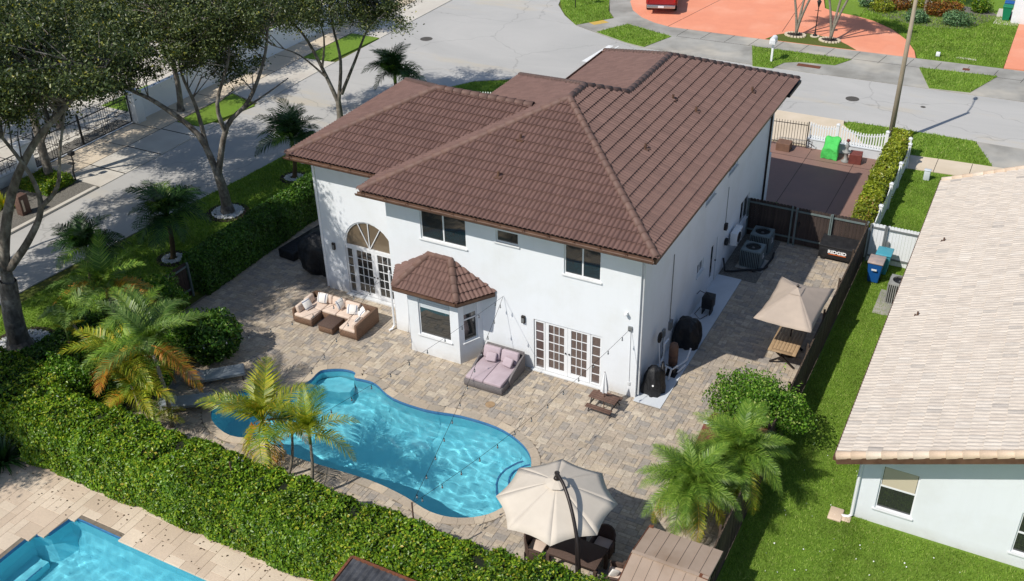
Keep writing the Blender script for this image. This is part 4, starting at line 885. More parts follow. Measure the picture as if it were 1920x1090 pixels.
picket_fence('white picket fence section on the low wall beside the brown railing', (.15, 23.34), (1.55, 23.34), .12, 1.45, .5, 11, posts=(0, 1))
picket_fence('white picket fence section sagging between two posts beside the pole', (1.7, 23.34), (3.95, 23.34), .22, 1.5, .5, 17, posts=(0, 1))
picket_fence('short white picket fence section behind the top of the yellow-green hedge', (4.02, 23.34), (5.05, 23.34), .1, 1.35, .1, 7, posts=(0, 1))
for i, (y0, y1, lb) in enumerate(((13.3, 15.7, 'nearest white scalloped fence section beside the driveway hedge'), (15.7, 18.1, 'second white scalloped fence section along the driveway hedge'), (18.1, 20.5, 'third white scalloped fence section along the driveway hedge'), (20.5, 22.9, 'farthest white scalloped fence section near the street corner of the hedge'))):
    t = picket_fence(lb, (5.12, y0), (5.12, y1), .22, 1.25, 0, 30, posts=(1, i == 3))
q = MB()
t = thing('railing_gate', 'dark brown metal railing gate beside the house at the driveway end', 'gate', (-1.9, 22.95, 0), rad(4))
for i in range(15): MB().bar((i*.14, 0, .08), (i*.14, 0, 1.45), .022).ob('baluster', 'metaldk', t)
MB().bar((0, 0, .25), (2.0, 0, .25), .03).ob('rail', 'metaldk', t); MB().bar((0, 0, 1.3), (2.0, 0, 1.3), .03).ob('rail', 'metaldk', t)
q = MB(); q.bar((2.05, -.0, .1), (2.05, 0, 1.5), .05); q.bar((2.05, 0, .5), (2.3, -.15, .5), .03); q.bar((2.05, 0, .2), (2.35, -.2, .2), .03); q.bar((2.35, -.2, .2), (2.35, -.2, .55), .03); q.ob('latch_frame', 'metaldk', t)
t = picket_fence('white picket fence at the street corner behind the wing roof', (-19.0, 20.2), (-13.5, 21.9), .0, 1.15, 0, 40, posts=(1, 1))
# ------------------------------------------------------------------ hedges
def hedge(name, label, x0, y0, x1, y1, h, mat, n, size, rz=0, loc=None, rough=.12, group=None, cat='hedge', roundness=.0, inner=True):
    t = thing(name, label, cat, ((x0+x1)/2, (y0+y1)/2, 0), rz, group); a = (x1-x0)/2; b = (y1-y0)/2
    At = 4*a*b; As = 2*h*2*b; Af = 2*h*2*a; tot = At+As+Af; P = []; N_ = []
    def put(k, f): P.append(f(RG.uniform(-1, 1, k), RG.uniform(0, 1, k), RG.uniform(-1, 1, k)))
    k = int(n*At/tot); u, v = RG.uniform(-a, a, k), RG.uniform(-b, b, k); P.append(np.stack([u, v, np.full(k, h)], 1)); N_.append(np.tile([0, 0, 1.], (k, 1)))
    for sg in (-1, 1):
        k = int(n*Af/tot/2); P.append(np.stack([RG.uniform(-a, a, k), np.full(k, sg*b), RG.uniform(.05, h, k)], 1)); N_.append(np.tile([0, sg*.8, .5], (k, 1)))
        k = int(n*As/tot/2); P.append(np.stack([np.full(k, sg*a), RG.uniform(-b, b, k), RG.uniform(.05, h, k)], 1)); N_.append(np.tile([sg*.8, 0, .5], (k, 1)))
    P = np.concatenate(P); N_ = np.concatenate(N_); Pw = P+np.array([t.location.x, t.location.y, 0])
    d = noise3(Pw, 1.1)*rough*.8+noise3(Pw, 2.9)*rough*.6+noise3(Pw, 7.)*.05-np.abs(RG.normal(0, 1, len(P)))*.06+(RG.random(len(P)) < .06)*RG.uniform(0, .14, len(P))
    # rounded shoulders
    ex = np.clip((np.abs(P[:, 0])-(a-.35))/.35, 0, 1); ey = np.clip((np.abs(P[:, 1])-(b-.35))/.35, 0, 1); ez = np.clip((P[:, 2]-(h-.35))/.35, 0, 1)
    P[:, 2] -= .3*np.maximum(ex, ey)**2*(N_[:, 2] > .9); P[:, 1] -= np.sign(P[:, 1])*.18*ez**2*(np.abs(N_[:, 1]) > .1); P[:, 0] -= np.sign(P[:, 0])*.18*ez**2*(np.abs(N_[:, 0]) > .1)
    P = P+N_*d[:, None]
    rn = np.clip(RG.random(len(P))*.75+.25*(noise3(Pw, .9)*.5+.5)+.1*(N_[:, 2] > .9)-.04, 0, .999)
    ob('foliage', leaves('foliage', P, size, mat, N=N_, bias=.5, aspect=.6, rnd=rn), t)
    if inner: q = MB(); q.box(-a+.2, -b+.2, .02, a-.2, b-.2, h-.25); q.ob('inner_branches', 'core', t)
    return t
hedge('boundary_hedge', 'long bright green boundary hedge between the two pools', -16.5, -11.85, 1.2, -9.98, 2.12, 'hedge', 115000, .105, rough=.26)
hedge('boundary_hedge_end', 'right end of the bright green hedge, next to the wicker chairs and tan shed', 1.0, -11.5, 3.15, -9.72, 2.2, 'hedge', 15000, .105, rough=.2)
hedge('corner_hedge', 'dark green wide hedge at the left end between the street tree and the pool hedge', -22.5, -11.7, -16.3, -9.3, 2.1, 'hedge', 32000, .11)
hedge('street_hedge', 'dark green clipped hedge along the patio beside the left street, next to the house', -19.25, -1.35, -18.05, 8.6, 1.75, 'hedgedk', 46000, .11)
hedge('street_hedge_near', 'dark green hedge below the small dark gate, beside the white pebble ring', -19.6, -9.4, -18.2, -3.3, 1.7, 'hedgedk', 26000, .11)
hedge('driveway_hedge', 'yellow-green clipped hedge along the right side of the brown driveway', 4.1, 16.4, 5.02, 24.2, 1.5, 'hedgeyl', 19000, .13, rough=.1)
hedge('driveway_hedge_near', 'yellow-green hedge end beside the dark fence corner', 4.15, 13.6, 5.0, 16.45, 1.35, 'hedgeyl', 8000, .13, rough=.1)
def bush(name, label, c_, r_, mat, n, size, cat='shrub', group=None, shell=.45):
    t = thing(name, label, cat, (c_[0], c_[1], 0), 0, group); u = unit(RG.normal(size=(n, 3))); rr_ = 1-RG.random(n)**1.6*shell
    P = u*rr_[:, None]; lump = 1+.26*noise3(u+len(label)*.13, 2.6)+.16*noise3(u, 5.1); P = P*lump[:, None]*np.array(r_)+np.array([0, 0, c_[2]]); m_ = P[:, 2] > .03
    ob('foliage', leaves('foliage', P[m_], size, mat, N=u[m_], bias=.4, aspect=.55), t)
    q = MB()
    for k in range(5): a = k*1.3; q.tube([(0, 0, 0), (math.cos(a)*r_[0]*.3, math.sin(a)*r_[1]*.3, c_[2]*.8), (math.cos(a)*r_[0]*.6, math.sin(a)*r_[1]*.6, c_[2]+r_[2]*.4)], [.03, .02, .008], 5)
    q.ob('stems', 'bark', t); return t
bush('patio_shrub', 'glossy green leafy shrub at the left edge of the patio beside the orange palms', (-14.9, -4.5, .95), (1.05, .95, .95), 'hedgedk', 6500, .15)
for i, (x, y_, z, rx, lb) in enumerate(((-16.1, -5.3, .8, .9, 'leafy shrub behind the glossy patio shrub'), (-16.8, -6.6, .9, 1.0, 'broad leafy shrub under the leaning palms'), (-15.5, -7.2, .6, .8, 'low leafy shrub between the leaning palm stems'), (-17.4, -4.9, .9, .95, 'leafy shrub between the gate shrub and the leaning palms'), (-17.9, -7.6, .8, .9, 'leafy shrub by the pebble ring of the massive tree'), (-16.2, -8.6, .6, .8, 'low shrub at the hedge foot below the leaning palms'))):
    bush('garden_shrub', lb, (x, y_, z), (rx, rx*.85, z), 'hedgedk' if i % 2 else 'shrub', 4200, .13)
bush('gate_shrub', 'round green shrub just below the small dark gate', (-18.2, -3.6, 1.1), (1.0, .9, .9), 'shrub', 6000, .12)
bush('palm_base_shrub', 'pale green shrub among the leaning palm trunks', (-17.0, -8.2, .5), (.9, .7, .5), 'shrub', 3500, .12)
bush('hedge_foot_shrub', 'small light green shrub on top of the corner hedge', (-16.9, -9.3, 1.6), (.9, .6, .7), 'shrub', 3500, .11)
t = bush('loose_shrub', 'large loose bright green shrub leaning over the dark fence near the umbrella table', (4.25, -.45, 1.5), (1.55, 1.25, .95), 'shrub', 17000, .1, shell=.8)
P = []
for k in range(46):
    a = random.uniform(0, 6.28); l_ = random.uniform(.7, 1.25); e = random.uniform(.0, .9); s0 = Vector((random.uniform(-.7, .7), random.uniform(-.4, .4), 1.6)); d = Vector((math.cos(a)*math.cos(e)*1.2, math.sin(a)*math.cos(e), math.sin(e))).normalized()
    for s_ in np.linspace(.3, l_, 20): q = s0+d*s_; P.append((q.x+random.gauss(0, .035), q.y+random.gauss(0, .035), q.z+random.gauss(0, .03)))
ob('shoots', leaves('shoots', np.array(P), .1, 'shrub', bias=.2), t)
bush('corner_plant', 'small green bush in the shade beside the house corner on the brown driveway', (.75, 14.1, .5), (.5, .6, .65), 'shrub', 1600, .12)
t = hedge('round_hedge', 'low clipped oval hedge around the street tree by the iron gate', -33.4, 2.2, -31.4, 3.9, .55, 'hedge', 9000, .09, rough=.05)
bush('front_shrub', 'round blue-green shrub in the far flower bed, left one', (1.7, 46.6, .35), (.75, .6, .55), 'blueshrub', 2200, .12); bush('front_shrub', 'round blue-green shrub at the right end of the far flower bed', (4.2, 47.0, .4), (1.0, .7, .65), 'blueshrub', 2600, .12)
for i, (x, y_, m_, lb) in enumerate(((-.8, 48.0, 'hedgeyl', 'yellow-green low bush at the left of the far flower bed'), (-1.9, 48.9, 'blueshrub', 'green bush beside the far driveway edge'), (.2, 49.0, 'croton', 'rusty orange croton bush at the left of the far bed'), (2.6, 48.5, 'croton', 'rusty orange croton bush in the middle of the far bed'), (3.6, 48.7, 'croton', 'orange croton bush behind the right blue-green shrub'), (1.4, 50.2, 'hedgeyl', 'yellow-green hedge bush at the back of the far bed'), (3.4, 50.4, 'hedgeyl', 'bright yellow-green hedge bush behind the crotons'), (5.3, 50.6, 'hedge', 'green hedge bush at the back right of the far bed'))):
    bush('bed_bush', lb, (x, y_, .5), (.75, .55, .65), m_, 1500, .14)
sheet('flower_bed', smooth_poly([(-2.2, 49), (-.8, 47.2), (1.6, 46.0), (4.4, 46.2), (5.6, 47.6), (6, 51), (-2, 52)], 4), .058, 'gravel')
# ------------------------------------------------------------------ broad-leaved trees
def limb(q, pts, r0, r1):
    pts = [Vector(p_) for p_ in pts]; out = []
    for i in range(len(pts)-1):
        for k in range(4):
            t = k/4; p0 = pts[max(i-1, 0)]; p1 = pts[i]; p2 = pts[i+1]; p3 = pts[min(i+2, len(pts)-1)]
            out.append(.5*((2*p1)+(p2-p0)*t+(2*p0-5*p1+4*p2-p3)*t*t+(3*p1-p0-3*p2+p3)*t**3))
    out.append(pts[-1]); n = len(out); q.tube(out, [r0+(r1-r0)*(i/(n-1))**.8 for i in range(n)], 8 if r0 > .08 else 5, cap=False); return out
def tree(label, base, trunk, limbs, crown, nclu, nleaf, size, mat='oak', name='street_tree', group=None, twig=.9, seed=1, r0=.28):
    rr = random.Random(seed); g = np.random.default_rng(seed); t = thing(name, label, 'tree', (*base, 0), 0, group)
    q = MB(); tp = limb(q, trunk, r0*1.0, r0*.72)
    q.lathe([(r0*1.5, -.05), (r0*1.25, .12), (r0*1.0, .45)], (trunk[0][0], trunk[0][1], 0), 10); q.ob('trunk', 'bark', t, smooth=True)
    nodes = []
    for L_ in limbs:
        q = MB(); o_ = limb(q, L_[0], L_[1], L_[2]); q.ob('limb', 'bark', t, smooth=True); nodes += o_[len(o_)//3:]
    clu = []
    tw = MB()
    for (c_, r_) in crown:
        k = int(nclu*r_[0]*r_[1]*r_[2]/sum(a[1][0]*a[1][1]*a[1][2] for a in crown))
        for _ in range(k):
            u = Vector((rr.gauss(0, 1), rr.gauss(0, 1), rr.gauss(0, 1))).normalized()*(rr.random()**.4)
            clu.append(Vector((c_[0]+u.x*r_[0], c_[1]+u.y*r_[1], c_[2]+u.z*r_[2])))
    for c_ in clu:
        nn = min(nodes, key=lambda v: (v-c_).length+rr.uniform(0, .8)); md = nn.lerp(c_, .5)+Vector((rr.gauss(0, .2), rr.gauss(0, .2), rr.uniform(-.1, .35)))
        tw.tube([nn, md, c_], [.035, .022, .008], 4, cap=False)
    tw.ob('branches', 'bark', t)
    k = nleaf//len(clu); P = []
    for c_ in clu:
        s_ = rr.uniform(.35, .75)*twig; P.append(g.normal(size=(k, 3))*np.array([s_, s_, s_*.6])*.62+np.array(c_))
    P = np.concatenate(P); ob('crown', leaves('crown', P, size, mat), t); return t
def rel(b, pts): return [(p_[0]-b[0], p_[1]-b[1], p_[2]) for p_ in pts]
b1_ = (-22.26, 4.7)
tree('large forked grey street tree in a white pebble ring beside the long hedge', b1_, rel(b1_, [(-22.26, 4.7, 0), (-22.3, 4.7, 1.1), (-22.4, 4.65, 2.0)]),
     [(rel(b1_, [(-22.4, 4.65, 1.9), (-23.0, 4.5, 3.9), (-24.3, 3.7, 5.5), (-25.4, 3.3, 6.1), (-26.6, 2.8, 7.0)]), .17, .05), (rel(b1_, [(-22.7, 4.6, 3.0), (-23.2, 4.9, 5.0), (-23.3, 4.5, 6.9), (-23.8, 5.2, 9.0)]), .12, .03),
      (rel(b1_, [(-22.4, 4.65, 1.9), (-21.7, 5.0, 4.3), (-20.7, 5.6, 5.5), (-20.0, 6.2, 7.3), (-19.6, 6.4, 9.0)]), .16, .04), (rel(b1_, [(-21.8, 5.0, 4.0), (-21.6, 4.6, 5.6), (-21.0, 5.2, 7.7), (-20.9, 5.0, 9.6)]), .12, .03), (rel(b1_, [(-21.4, 5.2, 4.8), (-20.3, 6.2, 5.6), (-19.4, 6.9, 6.3)]), .07, .02)],
     [((-1.6, .2, 8.6), (3.8, 3.4, 1.9)), ((1.6, 1.0, 9.4), (2.6, 2.6, 1.3)), ((-4.0, -1.6, 7.2), (2.6, 2.4, 1.1)), ((-1, 2, 6.9), (2.8, 1.8, .9)), ((-6, 0, 8.2), (2.6, 3, 1.3)), ((-5, -5.2, 8.6), (3.2, 3, 1.3))], 380, 105000, .135, seed=11, r0=.27)
b2_ = (-22.0, -7.4)
tree('massive dark-trunked street tree at the left edge with white pebbles at its foot', b2_, rel(b2_, [(-22, -7.4, 0), (-21.9, -7.35, 1.6), (-21.75, -7.2, 3.0)]),
     [(rel(b2_, [(-21.8, -7.2, 2.8), (-21.6, -7.1, 4.2), (-20.7, -6.7, 6.6), (-19.6, -6.1, 8.4), (-18.2, -5.5, 9.8), (-16.8, -4.7, 11.2)]), .24, .06), (rel(b2_, [(-21.6, -7.1, 3.5), (-20.7, -6.7, 4.6), (-20.0, -6.3, 5.9), (-19.9, -6.4, 7.3), (-20.4, -6.8, 9.0)]), .17, .05),
      (rel(b2_, [(-19.95, -6.3, 6.0), (-19.2, -6.0, 6.8), (-18.8, -5.8, 8.2), (-18.6, -5.2, 9.8)]), .1, .03), (rel(b2_, [(-21.7, -7.2, 3.2), (-22.4, -7.6, 5.4), (-23.0, -8.0, 7.6), (-23.3, -8.2, 9.8)]), .18, .05)],
     [((2.2, 1.6, 11.3), (4.0, 3.4, 1.6)), ((-1.2, -.4, 10.8), (3.4, 3.4, 2.0)), ((4.4, 3.2, 10.9), (1.5, 1.5, .8)), ((.8, 2.4, 9.6), (2.6, 2.4, 1.2)), ((-6, 3.4, 9), (3.2, 3, 1.4))], 370, 95000, .135, seed=5, r0=.42)
b3_ = (-23.57, 15.58)
tree('grey multi-stemmed street tree beside the road above the wing roof', b3_, rel(b3_, [(-23.57, 15.58, 0), (-23.6, 15.6, .8), (-23.6, 15.6, 1.4)]),
     [(rel(b3_, [(-23.6, 15.6, 1.3), (-24.2, 15.3, 3.3), (-24.9, 14.9, 5.2), (-26.0, 14.4, 6.4)]), .13, .04), (rel(b3_, [(-23.6, 15.6, 1.3), (-23.3, 15.8, 3.6), (-23.4, 15.6, 5.6), (-23.8, 16, 7.4)]), .12, .03), (rel(b3_, [(-23.4, 15.7, 1.8), (-22.6, 16.1, 3.6), (-21.8, 16.5, 5.4), (-20.9, 17.0, 6.4)]), .11, .03), (rel(b3_, [(-24.2, 15.3, 3.2), (-23.9, 15.4, 5.0), (-24.2, 15.2, 6.6)]), .08, .02), (rel(b3_, [(-24.0, 15.3, 2.8), (-25.2, 14.8, 4.0), (-26.4, 14.1, 4.6)]), .07, .02)],
     [((-.8, -.4, 7.0), (3.4, 3.4, 1.2)), ((2.6, 1.2, 6.3), (2.1, 2.1, .8)), ((-3, -1.4, 6.1), (1.8, 1.8, .8)), ((0, 1.4, 8.2), (3.2, 3.0, 1.3))], 300, 60000, .13, seed=23, r0=.2)
b4_ = (-32.46, 3.4)
tree('pale-trunked tree standing in the round clipped hedge by the white pillar', b4_, rel(b4_, [(-32.46, 3.4, 0), (-32.6, 3.5, 1.5), (-32.7, 3.6, 3.2), (-32.9, 3.8, 5.0)]),
     [(rel(b4_, [(-32.6, 3.5, 2.0), (-31.6, 4.1, 3.8), (-30.6, 4.6, 5.4), (-29.6, 5.2, 6.6)]), .1, .03), (rel(b4_, [(-32.9, 3.8, 4.8), (-33.6, 4.6, 6.6), (-34.2, 5.0, 8.2)]), .11, .03), (rel(b4_, [(-32.9, 3.8, 4.8), (-32.2, 3.2, 6.6), (-31.6, 3.0, 8.0)]), .09, .03)],
     [((0, 0, 8.3), (3.6, 3.6, 1.6)), ((2.4, 1.8, 6.9), (1.8, 1.8, .9)), ((-3.6, .8, 7.6), (2.8, 3.0, 1.5))], 260, 56000, .14, seed=31, r0=.24)
for i, (x, y_, lb, s_) in enumerate(((-37.5, 8.5, 'dark leafy garden tree behind the iron gate', 41), (-33.2, 13.4, 'leafy verge tree with pale trunk right of the white pillar', 42), (-36.5, 17.5, 'garden tree behind the white wall beyond the pillar', 43), (-37.0, -2.5, 'garden tree behind the low railing at the far left', 44), (-35.5, 25.5, 'garden tree at the top of the left pavement', 45), (-42.0, 3.0, 'dense garden tree in the far left corner', 46))):
    bb = (x, y_); tree(lb, bb, [(0, 0, 0), (.1, .05, 1.5), (.0, .1, 3)], [([(0, .1, 2.8), (-.9, .2, 4.2), (-1.6, .6, 5.6)], .12, .03), ([(0, .1, 2.8), (.8, .4, 4.2), (1.4, .2, 5.6)], .12, .03), ([(0, .1, 2.8), (.1, -.6, 4.4), (.3, -.9, 6)], .1, .03)],
        [((0, 0, 6.2), (2.9, 2.9, 1.6)), ((.8, .6, 7.4), (2, 2, 1))] if i != 1 else [((0, 0, 5.4), (1.7, 1.7, 1.1))], 100 if i != 1 else 50, 20000 if i != 1 else 9000, .14, seed=s_, r0=.18, name='garden_tree')
for lb, x, y_, cr, s_ in (('street tree beyond the left edge shading the loungers, behind the corner hedge', -22.0, -14.0, [((-1.5, -.5, 9.2), (2.8, 2.6, 1.3)), ((.5, 4.3, 9.8), (2.6, 2.2, 1.2))], 61), ('roadside tree beyond the left edge shading the left street', -29.8, -7.5, [((1.6, 3.2, 9.0), (4.4, 4.2, 1.7)), ((1, -2.5, 8.4), (3.4, 3, 1.4))], 62), ('garden tree beyond the left edge shading the neighbour pool terrace', -24.5, -19.0, [((3.0, 1.6, 7.4), (3.0, 2.8, 1.4))], 63)):
    tree(lb, (x, y_), [(0, 0, 0), (.1, .05, 2), (.2, .3, 4)], [([(.2, .3, 3.6), (1.2, .8, 6), (2.4, 1.4, 8.6)], .15, .04), ([(.2, .3, 3.6), (-.6, 1.6, 6), (.2, 3.6, 8.6)], .13, .03), ([(.2, .3, 3.6), (1.4, -.6, 6), (1.8, -1.2, 8)], .12, .03)], cr, 170, 42000, .15, seed=s_, r0=.26, name='shade_tree')
# pebble rings
def ring(label, c_, r_, n):
    t = thing('pebble_ring', label, 'pebbles', (*c_, 0)); V = [(math.cos(a)*(r_+.28), math.sin(a)*(r_+.24), 0) for a in np.linspace(0, 2*math.pi, 24, endpoint=False)]
    MB().prism([(v[0], v[1]) for v in V], .0, .065).ob('mulch', 'soil', t)
    ms = []
    for k in range(4): q = MB(); bm = bmesh.new(); bmesh.ops.create_icosphere(bm, subdivisions=1, radius=1); me = bpy.data.meshes.new('pebble'); [setattr(v, 'co', Vector((v.co.x*random.uniform(.8, 1.3), v.co.y*random.uniform(.8, 1.2), v.co.z*.6))) for v in bm.verts]; bm.to_mesh(me); bm.free(); me.materials.append(MT['pebble']); ms.append(me)
    bm = bmesh.new(); V = []; F = []; R = []
    for k in range(n):
        a = random.uniform(0, 6.283); rr_ = r_*math.sqrt(random.uniform(.2, 1)); s_ = random.uniform(.035, .06); me = ms[k % 4]; n0 = len(V); c2 = random.uniform(0, 6.28)
        V += [(rr_*math.cos(a)+(v.co.x*math.cos(c2)-v.co.y*math.sin(c2))*s_, rr_*math.sin(a)+(v.co.x*math.sin(c2)+v.co.y*math.cos(c2))*s_, .075+v.co.z*s_+random.uniform(0, .02)) for v in me.vertices]; F += [tuple(i+n0 for i in p_.vertices) for p_ in me.polygons]; R += [random.random()]*len(me.vertices)
    kind(ob('pebble_field', mesh('pebble_field', V, F, 'pebble', rnd=R), t), 'stuff')
ring('white pebble ring around the large forked street tree', (-22.26, 4.7), .72, 500); ring('white pebble ring around the massive tree at the left edge', (-21.95, -7.35), 1.15, 900)
ring('white pebble ring around the dark palm beside the hedge', (-21.53, .28), .45, 240); ring('white pebble ring around the palm near the wing roof', (-21.74, 9.03), .45, 240)
#==PALMS==
# ------------------------------------------------------------------ palms
def frond(name, L_, mat, nl=34, ll=.42, droop=.55, lw=.035, vang=.6, seed=1, fold=.35, rise=.5):
    g = random.Random(seed); V = []; F = []; R = []
    def rp(t): return Vector((L_*t*(1-.12*t*t*droop), 0, rise*L_*t-droop*L_*t*t))
    n = 10; prev = []
    for i in range(n+1):
        t = i/n; c_ = rp(t); w_ = (.032 if t < .25 else .018)*(1-t)+.004; k = len(V); V += [tuple(c_+Vector((0, w_, 0))), tuple(c_+Vector((0, 0, w_*.9))), tuple(c_+Vector((0, -w_, 0)))]; R += [.45]*3
        if i: F += [(k-3, k, k+1, k-2), (k-2, k+1, k+2, k-1)]
    for i in range(nl):
        t = .14+.86*i/(nl-1); c_ = rp(t); tg = (rp(min(1, t+.02))-rp(t-.02)).normalized(); l_ = ll*(math.sin(math.pi*min(1, (t-.02)*.92+.12))**.6+.08)*g.uniform(.78, 1.12); rv = g.random()
        for sg in (-1, 1):
            sd = Vector((0, sg, 0)); upv = tg.cross(sd) if sg < 0 else sd.cross(tg); upv = Vector((0, 0, 1)) if upv.length < .1 else upv.normalized(); upv = upv if upv.z > 0 else -upv
            fwd = .35+.75*t; d = (sd*1.0+tg*fwd+upv*(fold+g.uniform(-.32, .28))).normalized(); d2 = (d+Vector((0, 0, -.55-.35*vang))).normalized()
            a = c_; m_ = a+d*l_*.5; e = m_+d2*l_*.5; wv = tg*lw*(1-.4*t); k = len(V)
            V += [tuple(a-wv*.3), tuple(a+wv*.3), tuple(m_+wv*.5), tuple(m_-wv*.5), tuple(e)]; R += [rv]*5; F += [(k, k+1, k+2, k+3), (k+3, k+2, k+4)]
    return mesh(name, V, F, mat, rnd=R)
FR = {}
def fm(kind_, mat, seed):
    key = (kind_, mat, seed)
    if key not in FR:
        if kind_ == 'areca': FR[key] = frond('frond', 1.75, mat, 48, .54, .72, .042, .6, seed, .45, .28)
        elif kind_ == 'date': FR[key] = frond('frond', 1.4, mat, 78, .38, .82, .020, .9, seed, .3, .48)
        elif kind_ == 'robust': FR[key] = frond('frond', 1.6, mat, 40, .56, .95, .052, .9, seed, .3, .62)
        elif kind_ == 'big': FR[key] = frond('frond', 2.3, mat, 60, .58, .72, .046, .6, seed, .45, .28)
    return FR[key]
def crown(t, top, specs, kind_, sc=1., seed=1):
    rr = random.Random(seed); i = 0; n = sum(s[1] for s in specs)
    for mat, cnt, el0, el1 in specs:
        for k in range(cnt):
            az = i*2.39996+rr.uniform(-.2, .2); el = rad(rr.uniform(el0, el1)); s_ = sc*rr.uniform(.85, 1.12); o = ob('frond', fm(kind_, mat, rr.choice((1, 2))), t)
            o.location = top; o.rotation_euler = (rr.uniform(-.25, .25), -el, az); o.scale = (s_, s_, s_); i += 1
def palm(name, label, base, top, specs, kind_, sc=1., r_=.07, bark='palmbark', seed=1, shaft=True, bend=.12, group=None, cat='palm tree'):
    t = thing(name, label, cat, (*base, 0), 0, group); top = Vector((top[0]-base[0], top[1]-base[1], top[2])); q = MB(); pts = []; rs = []
    for i in range(15): f = i/14; pts.append(Vector((top.x*f**1.0+bend*math.sin(math.pi*f), top.y*f-bend*.5*math.sin(math.pi*f), top.z*f))); rs.append(r_*(1.25-.45*f)*(1.06 if i % 2 else .96))
    q.tube(pts, rs, 8); q.ob('trunk', bark, t, smooth=True)
    if shaft: q = MB(); q.tube([top-Vector((0, 0, .05)), top+Vector((0, 0, .22)), top+Vector((0, 0, .45))], [r_*.95, r_*1.0, r_*.45], 8); q.ob('crown_shaft', 'shaft', t, smooth=True)
    crown(t, top+Vector((0, 0, .35 if shaft else .05)), specs, kind_, sc, seed); return t
palm('yellow_palm', 'wide yellowing palm leaning over the spa end of the pool', (-9.0, -8.75), (-8.95, -8.7, 1.75), [('fyel', 7, 30, 82), ('fgreen', 1, 60, 80), ('fyel', 3, -10, 20), ('forange', 2, -75, -50)], 'areca', 1.22, .06, seed=3)
palm('yellow_palm', 'slim palm with yellow-green fronds standing beside the long side of the pool', (-7.2, -9.0), (-7.0, -8.85, 2.1), [('fyel', 6, 25, 82), ('fgreen', 2, 30, 60), ('fyel', 2, -30, 5)], 'areca', .95, .05, seed=8)
palm('tired_palm', 'small brownish palm between the two yellow palms at the pool edge', (-8.4, -8.55), (-8.2, -8.3, 1.6), [('fgreen', 4, 20, 70), ('forange', 2, -10, 30)], 'areca', .7, .045, seed=13)
palm('leaning_palm', 'leaning grey-stemmed palm with large silvery arching fronds left of the loungers', (-13.5, -8.35), (-13.75, -8.2, 2.85), [('fgrey', 7, 25, 80), ('fgreen', 5, 10, 65), ('forange', 2, -25, 10)], 'big', 1.0, .07, seed=21, bend=.3)
palm('leaning_palm', 'tall palm with arching green fronds and orange lower ones above the small dark gate', (-18.0, -5.9), (-18.1, -6.0, 2.6), [('fgreen', 6, 30, 80), ('fgrey', 5, 10, 60), ('forange', 3, -15, 25)], 'big', 1.0, .06, seed=34)
palm('leaning_palm', 'palm with bright green crown shaft and few fronds leaning away from the massive tree', (-17.95, -6.95), (-18.4, -7.5, 2.3), [('fgreen', 4, 20, 70), ('fgrey', 3, 0, 45)], 'areca', 1.05, .055, seed=44, bend=.1)
palm('leaning_palm', 'thin brown-stemmed palm with small yellow-green crown in front of the pebble ring', (-18.33, -8.12), (-18.2, -7.96, 1.95), [('fyel', 4, 10, 60), ('fgreen', 2, 30, 70)], 'areca', .45, .04, 'palmbrown', seed=47)
palm('leaning_palm', 'palm with orange drooping fronds in front of the leaning grey palm', (-14.3, -8.7), (-15.0, -8.4, 2.1), [('forange', 4, -25, 20), ('fyel', 4, 20, 60), ('fgreen', 5, 20, 70)], 'areca', 1.1, .05, seed=26, bend=-.15)
palm('leaning_palm', 'mid-height palm behind the leaning grey palm with silvery fronds toward the patio', (-15.9, -6.5), (-15.9, -6.6, 2.3), [('fgrey', 5, 25, 75), ('fgreen', 4, 10, 50), ('fyel', 2, 0, 30)], 'big', .8, .055, seed=55)
palm('leaning_palm', 'low yellow palm among the trunks beside the loungers', (-14.05, -8.62), (-14.2, -8.87, 1.3), [('fyel', 6, 15, 65), ('forange', 2, -20, 20), ('fgreen', 4, 20, 75)], 'areca', 1.0, .045, seed=29)
palm('foot_palm', 'bright yellow-green young palm at the foot of the leaning palms', (-13.6, -8.9), (-13.6, -8.9, .7), [('fyel', 4, 20, 70), ('fgreen', 3, 30, 60)], 'areca', .6, .045, seed=52, shaft=False)
for lb, b_, h_, sc_, sd in (('dark palm in a white pebble ring between the street and the hedge', (-21.53, .28), 1.75, 1.25, 61), ('dark palm in a white pebble ring just left of the wing roof', (-21.74, 9.03), 1.7, 1.25, 62), ('dark twin-crowned palm behind the wing roof beside the road', (-22.0, 18.6), 1.7, 1.25, 63), ('dark low palm at the roadside left of the dark gate', (-23.4, -2.6), 1.1, 1.1, 64)):
    palm('dark_palm', lb, b_, (b_[0]+.1, b_[1]+.1, h_), [('fdark', 22, -10, 80), ('fgreen', 2, 20, 60)], 'robust', sc_, .1, 'palmbrown', sd, group='dark palms along the left street')
t = palm('date_palm', 'bushy fine-leaved palm beside the fence, right of the pair', (4.45, -3.1), (4.6, -3.35, 1.75), [('fgreen', 34, 5, 85), ('fgreen', 18, -20, 40), ('fyel', 8, -45, -15)], 'date', 1.22, .13, 'palmbrown', 71, False, .02)
t = palm('date_palm', 'bushy fine-leaved palm above the tan metal shed, left of the pair', (3.7, -4.9), (3.75, -5.25, 1.7), [('fgreen', 34, 5, 85), ('fgreen', 18, -20, 40), ('fyel', 8, -45, -15)], 'date', 1.2, .13, 'palmbrown', 72, False, .02)
